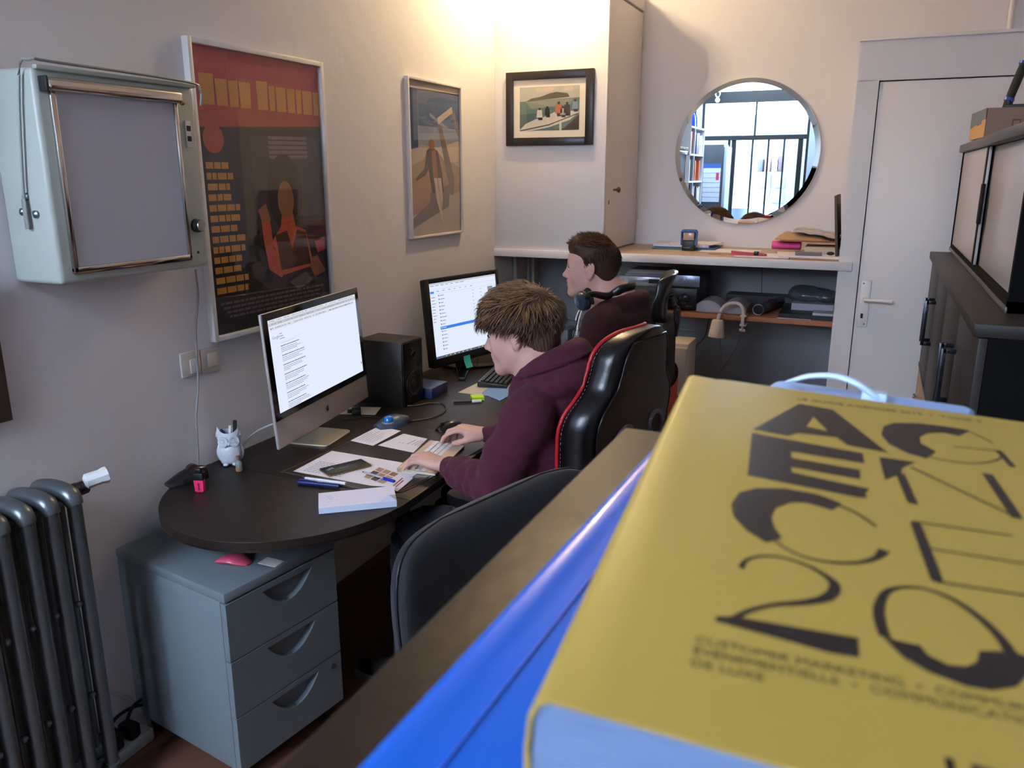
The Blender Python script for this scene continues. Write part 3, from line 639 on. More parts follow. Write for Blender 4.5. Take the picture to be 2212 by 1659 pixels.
# ---- speaker
s0 = Vector((-1.700, 2.690, ZD)); a1 = Zp(793.7, 732, ZD+.267); a2 = Zp(910.5, 727, ZD+.267); a0 = Zp(866, 742, ZD+.267)
ux = (a2-a0); ux.z = 0; sw_ = ux.length; ux.normalize(); yaw = math.atan2(ux.y, ux.x)-math.pi/2
sdp = .21; nrm = Vector((ux.y, -ux.x, 0))
t = thing('studio_speaker', 'black box speaker between the two computers', 'speaker', (a0.x, a0.y, ZD), yaw)
spm = P('speaker_vinyl', '#1b1716', .38, bump=.1, bscale=120)
part('cabinet', B().box((-sdp, 0, 0), (0, sw_, .267), .003), spm, t, local=True)
sf = P('speaker_front', '#0d0d0e', .3)
b = B(); b.box((0.0, .004, .004), (.004, sw_-.004, .263), .002); part('front_baffle', b, sf, t, local=True)
for z, r in ((.208, .015), (.085, .055)):
    b = B(); b.lathe([(r, 0), (r, .004), (r*.85, .006), (r*.72, .002), (r*.35, -.0), (r*.3, .004), (0, .006)], (.004, sw_/2, z), 28, (1, 0, 0)); part('driver', b, P('driver_cone', '#101012', .5), t, local=True)
for y in (sw_*.22, sw_*.80): part('bass_port', B().lathe([(.012, 0), (.012, .001), (.009, .001), (.008, -.002), (0, -.002)], (.0045, y, .160), 18, (1, 0, 0)), P('black_hole', '#0c0c0c', .8), t, local=True)
# blue box and leaflet behind
p_ = Zp(925, 858, ZD); b = B(); b.box((p_.x-.10, p_.y-.02, ZD), (p_.x+.03, p_.y+.12, ZD+.045), .003); tag(part('blue_box', b, P('blue_box', '#23305a', .4)), 'small dark blue box on the desk behind the black speaker', 'box')
p_ = Zp(790, 888, ZD+.001); b = B(); b.M = Matrix.Translation(p_) @ Matrix.Rotation(RAD(20), 4, 'Z'); b.prism([(-.10, -.05), (.05, -.05), (.05, .055), (-.10, .055)], 0, .0006); tag(part('leaflet', b, P('leaflet', '#cfc2ba', .6)), 'pale leaflet lying on the desk between silver computer and speaker', 'paper')
# usb hub, cables
p_ = Zp(770, 892, ZD); b = B(); b.M = Matrix.Translation(p_) @ Matrix.Rotation(RAD(35), 4, 'Z'); b.box((-.018, -.032, 0), (.018, .032, .016), .003); b.box((-.035, -.010, .004), (-.018, .008, .016), .002)
tag(part('adapter_block', b, bkp), 'small black adapter block on the desk under the silver computer', 'adapter')
cm = P('black_cable', '#26201e', .4)
pts = [(736, 905), (760, 905), (790, 900), (815, 902), (830, 908)]
tag(part('desk_cable', B().tube([Zp(x, y, ZD+.003) for x, y in pts], .0022, 6, 6), cm), 'thin black cable from the adapter block to the trackball', 'cable')
pts = [(874, 876), (900, 876), (930, 871), (955, 872), (963, 882), (955, 893), (930, 903), (900, 908), (885, 908)]
t = thing('looped_cable', 'black usb cable looping over the desk in front of the speaker', 'cable', Zp(930, 890, ZD))
part('cord', B().tube([Zp(x, y, ZD+.004) for x, y in pts], .0027, 8, 6), cm, t)
part('plug', B().tube([Zp(866, 876, ZD+.005), Zp(876, 876, ZD+.005)], .005, 8), P('plug_metal', '#cfcac4', .3, metal=.6), t, label='silver plug')
# ---- trackball
o_ = Zp(853, 918, ZD); t = thing('trackball', 'blue-black trackball mouse with a bright blue ball', 'trackball', o_, RAD(62))
b = B(); rings = []
for k in range(13):
    f_ = k/12; x = -.078+.135*f_; w = .030+.016*math.sin(math.pi*min(1, f_*1.1))-.012*(f_ > .9); h = .012+.030*math.sin(math.pi*(.12+.70*f_))**1.2
    if f_ < .3: h *= (.55+.45*f_/.3)
    rings.append([b.v((x, w*math.cos(a), max(.0, h*(math.sin(a) if math.sin(a) > 0 else 0)))) for a in np.linspace(0, 2*math.pi, 21)[:-1]])
b.skin(rings); part('body', b, P('trackball_shell', '#3b4658', .35), t, local=True, ang=60)
part('ball', B().sph((-.034, -.014, .028), .0195, 24), P('blue_ball', '#0d6fc0', .12, coat=1), t, local=True)
b = B(); b.tube([(-.034+.0225*math.cos(a), -.014+.0225*math.sin(a), .022) for a in np.linspace(0, 2*math.pi, 21)[:-1]], .003, 6, closed=True); part('ball_ring', b, P('grey_ring', '#8b8074', .4), t, local=True)
# ---- black mouse
o_ = Zp(970, 928, ZD); t = thing('computer_mouse', 'small black mouse just behind the typing hands', 'mouse', o_, RAD(60))
b = B(); rings = []
for k in range(11):
    f_ = k/10; x = -.05+.10*f_; w = .006+.025*math.sin(math.pi*(.08+.84*f_))**.5; h = .006+.028*math.sin(math.pi*(.05+.75*f_))
    rings.append([b.v((x, w*math.cos(a), max(0, h*math.sin(a)))) for a in np.linspace(0, 2*math.pi, 17)[:-1]])
b.skin(rings); part('shell', b, P('mouse_black', '#17181b', .22), t, local=True, ang=60)
part('scroll_wheel', B().cyl((-.028, -.004, .026), (-.028, .004, .026), .008, n=14), P('black_rubber', '#141414', .6), t, local=True)
# ---- desk mat with clear flap and papers
mx = [Zp(*q, ZD) for q in ((620, 1025), (822, 905), (1025, 985), (935, 1062))]
c0 = Vector((-1.385, 2.20, ZD)); t = thing('desk_pad', 'large dark desk pad with a clear cover under the papers and keyboard', 'desk pad', c0, RAD(-4))
pts = [(-.245, -.325), (.10, -.325), (.155, -.315), (.195, -.275), (.205, -.22), (.205, .275), (-.245, .275)]
part('pad', B().prism(pts, .0003, .0022), P('pad_leather', '#241d1b', .38, bump=.08, bscale=80), t, local=True)
b = B(); b.prism([(-.243, -.323), (-.232, -.323), (-.232, .273), (-.243, .273)], .0022, .0030); part('pad_trim', b, P('bronze_trim', '#5c4636', .3, metal=.6), t, local=True)
pts3 = [(.19+.0*k, 0) for k in range(1)]
b = B(); e_ = [(-.225, -.318), (.09, -.318), (.145, -.305), (.185, -.268), (.196, -.215), (.196, .0)]
b.tube([(x, y, .0030) for x, y in e_], .0011, 6); part('cover_edge', b, P('cover_edge', '#6a5a46', .2, metal=.3), t, local=True)
def sheet(name, pix, mat, label, cat, z=ZD+.0026, th=.0006, extra=None, group=None):
    pp = [Zp(x, y, z) for x, y in pix]; c = sum(pp, Vector())/len(pp)
    t = thing(name, label, cat, (c.x, c.y, z), 0, group)
    part('sheet', B().prism([(p.x, p.y) for p in pp], z, z+th), mat, t, smooth=False)
    return t, pp
paper = P('white_paper', '#dcd6dc', .75)
inkm = P('print_ink', '#76727e', .8)
def quad_lines(t, pp, rows, mat, name='printed_lines', seed=1, words=True, z=.0008):
    # pp = corner A(origin), B(along u), D(along v); rows=[(u0,u1,v,h)]
    A, Bq, D_ = pp[0], pp[1], pp[2]; r = random.Random(seed); b = B(); zz = A.z+z
    def pt(u, v): p = A+(Bq-A)*u+(D_-A)*v; return (p.x, p.y, zz)
    for u0, u1, v, h in rows:
        h *= .7
        x = u0
        while x < u1:
            w = min(u1-x, r.uniform(.02, .06)) if words else u1-x
            b.poly([pt(x, v), pt(x+w, v), pt(x+w, v+h), pt(x, v+h)]); x += w+(.008 if words else 1)
    return part(name, b, mat, t, smooth=False)
t, pp = sheet('printed_page', [(634, 1018), (717, 974), (872, 1000), (905, 1020), (862, 1053), (800, 1049)], paper, 'white printed page with photo squares lying under the phone', 'paper')
A_, Bq, Dq = Zp(640, 1020, ZD+.0026), Zp(805, 1049, ZD+.0026), Zp(717, 976, ZD+.0026)
quad_lines(t, (A_, Bq, Dq), [(.05+.28*k, .05+.28*k+.22, .10+.06*i, .022) for k in range(2) for i in range(8)], inkm)
b = B(); z_ = ZD+.0040; r_ = random.Random(5)
A_, Bq, Dq = Zp(783, 1030, z_), Zp(828, 1046, z_), Zp(820, 1008, z_)
for i in range(3):
    for j in range(3):
        b.mi = r_.randrange(3); P4 = [A_+(Bq-A_)*(i+du_)/3+(Dq-A_)*(j+dv_)/3 for du_, dv_ in ((.06, .06), (.9, .06), (.9, .88), (.06, .88))]; b.poly([(p.x, p.y, z_) for p in P4])
part('photo_squares', b, [P('sq_brown', '#8a6248', .5, var=.5, vscale=60), P('sq_dark', '#4a3430', .5, var=.6, vscale=60), P('sq_tan', '#a8876a', .5, var=.4, vscale=60)], t, smooth=False)
t, pp = sheet('printed_leaflet', [(838, 1052), (858, 1062), (893, 1033), (875, 1025)], paper, 'white leaflet with crimson heading poking out beside the keyboard', 'paper', z=ZD+.0044)
quad_lines(t, (Zp(846, 1050, ZD+.005), Zp(870, 1030, ZD+.005), Zp(855, 1056, ZD+.005)), [(.05, .9, .1, .35), (.1, .8, .6, .3)], P('crimson_ink', '#8c2846', .6), 'crimson_heading')
t, pp = sheet('handwritten_note', [(757, 952), (818, 921), (866, 931), (806, 963)], paper, 'white sheet with handwriting just in front of the trackball', 'paper')
quad_lines(t, (pp[0], pp[1], pp[3]), [(.12, .5+.4*random.random(), .12+.11*i, .03) for i in range(7)], inkm, 'handwriting', 4)
t, pp = sheet('note_sheet', [(817, 962), (872, 937), (923, 948), (893, 978)], paper, 'white sheet with a short note, right of the handwritten page and beside the keyboard', 'paper')
quad_lines(t, (pp[0], pp[1], pp[3]), [(.35, .45, .30, .02), (.38, .46, .40, .02), (.4, .75, .52, .04), (.42, .8, .64, .03), (.42, .8, .72, .03), (.42, .75, .80, .03)], inkm, 'handwriting', 5)
# ---- phone
c_ = [Zp(*q, ZD+.010) for q in ((693, 1012), (783, 992), (798, 1004), (710, 1027))]; c0 = sum(c_, Vector())/4; L_ = ((c_[1]-c_[0])+(c_[2]-c_[3]))/2; ang_ = math.atan2(L_.y, L_.x)
t = thing('smartphone', 'dark smartphone lying on the printed page', 'phone', (c0.x, c0.y, ZD+.0034), ang_)
LL_, WW_ = .150, .072
b = B(); b.box((-LL_/2, -WW_/2, 0), (LL_/2, WW_/2, .0075), .0034, 3); part('case', b, P('phone_rim', '#9a8468', .25, metal=.9), t, local=True)
b = B(); b.box((-LL_/2+.002, -WW_/2+.002, .0070), (LL_/2-.002, WW_/2-.002, .0086), .0008); part('back_glass', b, P('phone_glass', '#12100f', .4), t, local=True)
b = B(); b.cbox((-.045, .010, .0088), (.014, .014, .0006), .001); b.lathe([(.006, 0), (.006, .0007), (0, .0008)], (-.058, .004, .0086), 16); part('camera_lens', b, P('lens_grey', '#7c8288', .2), t, local=True)
lettering('phone_lettering', 'SAMSUNG', .007, chain(t) @ Matrix.Translation((-.025, -.006, .0087)) @ Matrix.Rotation(RAD(0), 4, 'Z'), P('pale_grey_ink', '#8f8f8f', .5), t, ext=.0001)
# ---- pens
def pen(name, label, p0, p1, r, segs, z=ZD):
    # segs: list of (part, f0, f1, radius factor, material)
    p0, p1 = Vector(p0), Vector(p1); t = thing(name, label, 'pen', ((p0.x+p1.x)/2, (p0.y+p1.y)/2, z))
    for nm, f0, f1, k0, k1, m in segs: part(nm, B().cyl(p0.lerp(p1, f0), p0.lerp(p1, f1), r*k0, r*k1, n=14), m, t)
    return t
navy = P('navy_pen', '#14225a', .3); pinkw = P('white_pen', '#dedbe2', .35)
a_, c_ = Zp(645, 1041, ZD+.008), Zp(733, 1050, ZD+.008)
t = pen('marker_pen', 'thick navy blue marker pen lying beside the desk pad', a_, c_, .0078, [('barrel', .22, 1, 1, .85, navy), ('cap', 0, .40, 1.08, 1.12, navy), ('tip_end', -.02, 0, .5, .9, navy)])
M_ = frame_mat(a_.lerp(c_, .48)+Vector((0.001, -.002, .0072)), c_-a_, (c_-a_).cross(Vector((0, 0, -1)))); lettering('pen_lettering', 'pilot', .009, M_, P('pale_ink', '#b9c4e8', .4), t, ext=.0001)
b = B(); d_ = (c_-a_).normalized(); b.tube([a_+Vector((0, 0, .0085))+d_*.003, a_+Vector((0, 0, .010))+d_*.02, a_+Vector((0, 0, .0085))+d_*.045], .0018, 6); part('pen_clip', b, navy, t)
a_, c_ = Zp(655, 1033, ZD+.006), Zp(747, 1045, ZD+.006)
pen('marker_pen', 'slim white pen behind the navy marker', a_, c_, .0055, [('barrel', .05, 1, 1, 1, pinkw), ('tip', -.02, .05, .2, .9, navy)])
a_, c_ = Zp(783, 1019, ZD+.008), Zp(852, 1040, ZD+.008)
pen('ballpoint_pen', 'clear ballpoint pen with a blue cap on the printed page', a_, c_, .004, [('barrel', .06, .72, .9, .9, P('clear_pen', '#a9a4b0', .15)), ('cap', .68, 1, 1.3, 1.2, P('blue_cap', '#1d2fae', .3)), ('tip', 0, .06, .3, .9, navy)])
a_, c_ = Zp(980, 869, ZD+.006), Zp(1043, 866, ZD+.006)
pen('fineliner_pen', 'dark pen with a white band lying in front of the green notes', a_, c_, .005, [('barrel', 0, .72, 1, 1, P('dark_pen', '#2a221c', .35)), ('cap', .62, .95, 1.15, 1.15, pinkw)])
# ---- sticky notes block
p_ = Zp(1031, 862, ZD); b = B(); b.M = Matrix.Translation(p_) @ Matrix.Rotation(RAD(38), 4, 'Z'); b.cbox((0, 0, .007), (.05, .05, .014)); t_ = tag(part('sticky_note_block', b, P('lime_paper', '#b8e02a', .6)), 'small block of lime green sticky notes on the desk', 'sticky notes')
# ---- notepad
c_ = [Zp(*q, ZD+.02) for q in ((689, 1068), (852, 1049), (859, 1084), (687, 1108))]
c_ = [Zp(688, 1066, ZD+.018), Zp(850, 1050, ZD+.018), Zp(857, 1082, ZD+.018), Zp(688, 1098, ZD+.018)]
t = thing('notepad', 'thick open lined white notepad at the front of the desk', 'notepad', ((c_[0].x+c_[2].x)/2, (c_[0].y+c_[2].y)/2, ZD))
b = B(); b.prism([(p.x, p.y) for p in c_], ZD+.0005, ZD+.018); part('page_block', b, P('page_block', '#c9d0e4', .7, bump=.3, bscale=200, stretch=(.05, .05, 8)), t, smooth=False)
b = B(); b.prism([(p.x, p.y) for p in c_], ZD+.018, ZD+.0188); part('top_page', b, P('lined_paper', '#e2dcea', .7), t, smooth=False)
quad_lines(t, (c_[0]+Vector((0, 0, .0012)), c_[1]+Vector((0, 0, .0012)), c_[3]+Vector((0, 0, .0012))), [(.02, .98, .08+.075*i, .006) for i in range(12)], P('rule_ink', '#aeb4d8', .8), 'ruled_lines', words=False)
quad_lines(t, (c_[0]+Vector((0, 0, .0014)), c_[1]+Vector((0, 0, .0014)), c_[3]+Vector((0, 0, .0014))), [(.10, .16, .30, .02), (.12, .19, .42, .02), (.14, .18, .52, .02), (.12, .14, .7, .02), (.22, .24, .6, .02)], inkm, 'handwriting')
cc = c_[2]; e1 = (c_[1]-c_[2]).normalized(); e2 = (c_[3]-c_[2]).normalized(); b = B()
b.poly([cc+Vector((0, 0, .0012)), cc+e1*.045+Vector((0, 0, .0012)), cc+e1*.02+e2*.02+Vector((0, 0, .012))]); b.poly([cc+Vector((0, 0, .0012)), cc+e1*.02+e2*.02+Vector((0, 0, .012)), cc+e2*.05+Vector((0, 0, .0012))]); part('curled_corner', b, P('lined_paper_back', '#b9bed4', .7), t, smooth=False)
# ---- highlighter + black tape roll
p_ = Zp(433, 1062, ZD)
t = thing('highlighter', 'pink highlighter with a black cap standing upright on the desk', 'highlighter', p_, RAD(20))
b = B(); b.skin([[b.v((x*w, y*.55*w, z)) for x, y in ((-1, -1), (1, -1), (1, 1), (-1, 1))] for w, z in ((.0085, 0), (.0125, .003), (.0145, .038))]); part('barrel', b, P('neon_pink', '#ff3b78', .35), t, local=True)
part('cap', B().box((-.0145, -.0085, .038), (.0145, .0085, .060), .002), bkp, t, local=True); part('cap_tip', B().box((-.009, -.0065, .060), (.009, .0065, .074), .002), bkp, t, local=True)
part('barrel_mark', B().box((-.002, -.0085, .008), (.0025, -.0070, .030)), P('crimson_mark', '#a0183c', .5), t, local=True)
p_ = Zp(404, 1040, ZD)
t = thing('tape_dispenser', 'black rounded tape dispenser on the desk edge behind the pink highlighter', 'tape dispenser', p_, RAD(70))
b = B(); rings = []
for k in range(15):
    f_ = k/14; x = -.062+.124*f_; w = .010+.022*math.sin(math.pi*(.03+.94*f_))**.4; h = .010+.034*math.sin(math.pi*(.08+.60*f_))**1.5
    rings.append([b.v((x, w*math.cos(a), max(0, h*math.sin(a)))) for a in np.linspace(0, 2*math.pi, 17)[:-1]])
b.skin(rings); part('shell', b, P('mouse_black', '#17181b', .22), t, local=True, ang=60)
part('tape_roll', B().lathe([(.020, -.008), (.020, .008), (.012, .008), (.012, -.008)], (.02, 0, .032), 24, (0, 1, 0)), P('amber_tape', '#4a3426', .2), t, local=True)
# ---- owl pot
p_ = Zp(500, 1000, ZD); H = .118
t = thing('owl_pot', 'white ceramic owl pen pot on the desk by the wall', 'pen pot', (p_.x, p_.y, ZD), RAD(-52))
ow = P('white_ceramic', '#cfd3da', .35, bump=.25, bscale=90)
b = B(); prof = [(.018, 0), (.030, .004), (.036, .02), (.0375, .04), (.034, .058), (.0305, .064), (.034, .070), (.0375, .088), (.036, .102), (.034, .108)]
rings = []
for r, z in prof:
    rings.append([b.v((r*math.cos(a)*.86, r*math.sin(a), z*H/.108*.93+(.022*abs(math.sin(a))**3*(z/.108)**6 if z > .09 else 0))) for a in np.linspace(0, 2*math.pi, 41)[:-1]])
for r, z in ((.031, .100), (.029, .05), (.02, .012)):
    rings.append([b.v((r*math.cos(a)*.86, r*math.sin(a), z*H/.108*.93+(.020*abs(math.sin(a))**3 if z > .09 else 0))) for a in np.linspace(0, 2*math.pi, 41)[:-1]])
b.skin(rings); part('pot', b, ow, t, local=True, ang=60)
for s_ in (-1, 1):
    b = B(); c_ = (.0305, s_*.0165, .083); b.lathe([(.0175, 0), (.0172, .003), (.0155, .0035), (.009, .001), (.008, .0035), (.0045, .002), (.004, .006), (0, .0065)], c_, 24, (1, s_*.42, .05)); e = part('eye_disc', b, ow, t, local=True)
    b = B()
    for k in range(18):
        a = 2*math.pi*k/18; R_ = Vector((0, 0, 1)).rotation_difference(Vector((1, s_*.42, .05))).to_matrix(); f_ = lambda r, h: Vector(c_)+R_ @ Vector((r*math.cos(a), r*math.sin(a), h))
        b.tube([f_(.0095, .0015), f_(.0155, .0038)], .0009, 5)
    part('feather_rays', b, ow, e, local=True)
    b = B(); rings = []
    for k in range(9):
        f_ = k/8; rings.append([b.v((.010*math.cos(a)*math.sin(math.pi*(.1+.8*f_))-.004, s_*(.031+.006*math.sin(math.pi*f_)+.006*math.sin(a)), .012+.052*f_)) for a in np.linspace(0, 2*math.pi, 11)[:-1]])
    b.skin(rings); part('wing', b, ow, t, local=True)
    part('foot', B().sph((.030, s_*.014, .006), .010, 12, (1, .9, .6)), ow, t, local=True)
part('beak', B().lathe([(.0055, 0), (.004, .007), (0, .012)], (.034, 0, .080), 10, (.8, 0, -.8)), ow, t, local=True)
for s_ in (-1, 1): part('ear_tuft', B().lathe([(.011, 0), (.007, .010), (0, .019)], (.004, s_*.030, .098), 10, (-.1, s_*.3, 1)), ow, t, local=True)
pc = Vector((p_.x, p_.y, ZD))
tag(part('black_marker', B().cyl(pc+Vector((.004, .012, .03)), pc+Vector((.014, .018, .142)), .0062, n=14), bkp), 'black marker standing up out of the owl pot', 'pen')
tt = thing('blue_pen', 'dark blue topped pen leaning left in the owl pot', 'pen', pc+Vector((0, 0, .03))); part('barrel', B().cyl(pc+Vector((.008, .004, .035)), pc+Vector((-.006, -.020, .110)), .004, n=10), pinkw, tt); part('cap', B().cyl(pc+Vector((-.004, -.0165, .104)), pc+Vector((-.009, -.026, .118)), .0075, n=14), navy, tt)
tag(part('white_stick', B().cyl(pc+Vector((-.008, .000, .04)), pc+Vector((.0, .010, .125)), .0055, n=12), pinkw), 'short white eraser stick in the owl pot beside the black marker', 'pen')
# small corked bottle
p_ = Zp(517, 1017, ZD); t = thing('corked_bottle', 'tiny glass bottle with a cork in front of the owl pot', 'bottle', p_)
b = B(); b.lathe([(.0095, 0), (.0105, .002), (.0105, .026), (.0085, .031), (.005, .034), (.005, .040), (.006, .041)], p_, 20); part('glass_bottle', b, P('pale_glass', '#8f9a92', .12, coat=.5), t, label='pale green glass with tan sand at the bottom')
b = B(); b.lathe([(.0108, .001), (.0108, .012)], p_, 20); part('sand_filling', b, P('tan_sand', '#a9785c', .6), t)
part('cork', B().lathe([(.0055, .038), (.0065, .050), (0, .0505)], p_, 14), P('cork', '#8a5c48', .8), t)
# ---- white keyboard
c0 = Vector((-1.268, 2.195, ZD+.0032)); ky = RAD(8.5)
t = thing('white_keyboard', 'small aluminium keyboard with white keys under the boy\'s hands', 'keyboard', c0, ky)
KD, KL = .128, .285
b = B(); b.skin([[b.v(p) for p in ((-KD/2, y, .0), (KD/2, y, 0), (KD/2, y, .0055), (-KD/2, y, .014))] for y in (-KL/2, KL/2)]); b.cyl((-KD/2+.006, -KL/2, .0075), (-KD/2+.006, KL/2, .0075), .0075, n=14)
part('keyboard_tray', b, P('aluminium_lamp_warmed', '#d3c4b2', .34, metal=.5), t, local=True)  # base colour warmed to carry the lamp's reflection on the metal
kw = P('key_white', '#dcdbe4', .4)
for r in range(6):
    x0 = -KD/2+.024+r*.0168; n = 14; yy = -KL/2+.006; tot = KL-.012
    ws = [1]*14 if r not in (2, 3, 5) else {2: [1.5]+[1]*12+[1], 3: [1.8]+[1]*11+[1.8], 5: [1, 1, 1, 1.3, 5, 1.3, 1, 1, 1, 1]}[r]
    ssum = sum(ws); y = yy
    for w in ws:
        wl_ = tot*w/ssum; zt = .0145-(x0+KD/2)*.066
        b = B(); b.M = Matrix.Rotation(RAD(3.8), 4, 'Y'); b.box((x0, y+.001, zt-.002-.0), (x0+.0148, y+wl_-.001, zt+.0005), .0007, 1); part('key', b, kw, t, local=True, smooth=False); y += wl_
# ---- second monitor
A_, B_ = Zp(945, 797, .800), Zp(1085, 755, .800)
Bq = Zp(1074, 757, .800)
A2 = Zp(937, 797, .800); u = (Zp(1080, 757, .80)-A2); Wm = .53; u.normalize(); yaw = math.atan2(u.y, u.x)-math.pi/2; mid = A2+u*Wm/2
t = thing('monitor', 'black monitor with a blue highlighted row, right of the speaker', 'monitor', (mid.x, mid.y, ZD), yaw)
z0 = .055; Hm = .405; Rt = Matrix.Translation((0, 0, z0)) @ Matrix.Rotation(RAD(-6), 4, 'Y'); bkm = P('monitor_black', '#121114', .3)
b = B(); b.M = Rt; b.box((-.035, -Wm/2, 0), (0, Wm/2, Hm), .008); part('casing', b, bkm, t, local=True)
b = B(); b.M = Rt; bz = .020
for lo_, hi_ in (((-.0, -Wm/2, 0), (.006, -Wm/2+bz, Hm)), ((0, Wm/2-bz, 0), (.006, Wm/2, Hm)), ((0, -Wm/2+bz, Hm-bz), (.006, Wm/2-bz, Hm)), ((0, -Wm/2+bz, 0), (.006, Wm/2-bz, .040))): b.box(lo_, hi_, .001)
part('bezel', b, bkm, t, local=True)
SY = Wm/2-bz; SZ0, SZ1 = .040, Hm-bz
b = B(); b.M = Rt; b.poly([(.0012, -SY, SZ0), (.0012, SY, SZ0), (.0012, SY, SZ1), (.0012, -SY, SZ1)]); part('screen', b, emit('screen_white', '#e3ecff', .42), t, local=True, smooth=False)
b = B(); b.M = Rt
sl(-SY, SZ1-.008, 2*SY, .008, 0, .0016); sl(-SY, SZ0, 2*SY, .010, 2, .0016)
for i in range(12): sl(-SY+.01+i*.03, SZ0+.003, .008, .004, rr.choice([0, 3, 5]), .0019)
for i in range(7): sl(-SY+.01+i*.035, SZ1-.014, rr.uniform(.012, .03), .003, 1, .0019); sl(-SY+.05+i*.04, SZ1-.040, rr.uniform(.01, .025), .003, 1, .0019)
sl(-SY, SZ1-.030, 2*SY, .001, 0, .0018); sl(-SY, SZ1-.050, 2*SY, .001, 0, .0018)
sl(-SY+.006, SZ1-.046, .025, .009, 3, .0020)
for i in range(9): sl(-SY+.010, SZ1-.066-i*.014, rr.uniform(.015, .03), .003, 1, .0019)
for i in range(17):
    z = SZ1-.062-i*.0165
    if z < SZ0+.02: break
    hl_ = i == 9
    if hl_: sl(-SY+.052, z-.005, 2*SY-.12, .0135, 3, .0018)
    sl(-SY+.058, z, .006, .006, 5 if hl_ else 2, .0021); sl(-SY+.068, z+.001, rr.uniform(.02, .035), .003, 5 if hl_ else 1, .0021)
    if i < 8:
        for yy in (.30, .36, .42): sl(-SY+yy, z+.001, .012, .0022, 1, .0021)
sl(SY-.07, SZ1-.085, .04, .03, 1, .002)
part('page_rows', b, ink, t, local=True, smooth=False)
b = B(); b.box((-.055, -.05, .0), (-.035, .05, .22), .004); part('stand_neck', b, bkm, t, local=True)
b = B(); b.prism([(-.17, -.04), (-.05, -.05), (.09, -.20), (.12, -.185), (.0, .0), (.12, .185), (.09, .20), (-.05, .05), (-.17, .04)], 0.0003, .014); part('stand_base', b, P('stand_gloss', '#141010', .15), t, local=True, bev=.003)
# sticky note hanging from the bezel
p_ = chain(t) @ Rt @ Vector((.0075, -.035, .022)); R3 = chain(t).to_3x3()
b = B(); e_y = R3 @ Vector((0, 1, 0)); rings = []
prev = None
for k in range(6):
    f_ = k/5; c_ = p_+Vector((0, 0, -.058*f_))+(R3 @ Vector((.014*f_*f_, .006*f_, 0)))
    cur = [b.v(c_-e_y*.024), b.v(c_+e_y*.024)]
    if prev: b.f([prev[0], prev[1], cur[1], cur[0]])
    prev = cur
tag(part('sticky_note', b, P('turquoise_paper', '#4fd6cf', .6)), 'turquoise sticky note hanging from the lower edge of the black monitor', 'sticky note')
# cables under the monitor
cc0 = chain(t) @ Vector((0, -.10, .045))
tag(part('monitor_cable', B().tube([chain(t) @ Vector(p) for p in ((.0, -.14, .045), (.01, -.12, .01), (.0, -.08, .02), (-.005, -.05, .05), (0.0, .0, .03), (.01, .03, .012), (.0, .06, .045))], .0022, 6, 6), cm), 'thin black cable looping under the black monitor', 'cable')
p_ = Zp(925, 783, ZD); b = B()
for k in range(4): b.tube([p_+Vector((-.02+.03*math.cos(a+k), .02*math.sin(a*1.3+k), .012+.03*k/4+.008*math.sin(2*a))) for a in np.linspace(0, 6, 9)], .002, 6, 4)
tag(part('cable_bundle', b, cm), 'tangle of black cable on the desk left of the black monitor foot', 'cable')
# ---- black keyboard and papers beneath
K_ = [Zp(1028, 838, ZD+.02), Zp(1075, 800, ZD+.02), Zp(1085, 851, ZD+.02)]
u = Vector((-.06, .30, 0)).normalized(); yaw = math.atan2(u.y, u.x)-math.pi/2
c0 = Zp(1028, 838, ZD)+u*.225+Vector((.073, .02, 0))
t = thing('black_keyboard', 'full size black keyboard in front of the black monitor', 'keyboard', (c0.x, c0.y, ZD+.003), yaw)
b = B(); KL, KD = .44, .145; b.skin([[b.v(p) for p in ((-KD/2, y, .0), (KD/2, y, 0), (KD/2, y, .011), (-KD/2, y, .024))] for y in (-KL/2, KL/2)]); part('keyboard_tray', b, bkm, t, local=True, bev=.003)
kb_ = P('key_black', '#1d1b1c', .45)
for r in range(6):
    for k in range(16 if r else 13):
        y = -KL/2+.012+k*(KL-.024)/16; x = -KD/2+.012+r*.0205; zt = .0245-(x+KD/2)*.0897
        b = B(); b.M = Matrix.Rotation(RAD(0), 4, 'Y'); b.box((x, y, zt-.001), (x+.0165, y+.0225, zt+.0055), .0015, 1); part('key', b, kb_, t, local=True, smooth=False)
t, pp = sheet('blue_folder', [(1040, 850), (1095, 805), (1120, 845), (1080, 866)], P('pale_blue_card', '#6f97c4', .6), 'pale blue folder under the black keyboard', 'folder', z=ZD+.0005, th=.0018)
t, pp = sheet('loose_paper', [(989, 848), (1062, 812), (1085, 825), (1050, 855)], P('cream_paper', '#bdb6aa', .7), 'pale sheet of paper sticking out left of the black keyboard', 'paper', z=ZD+.0004, th=.0004)
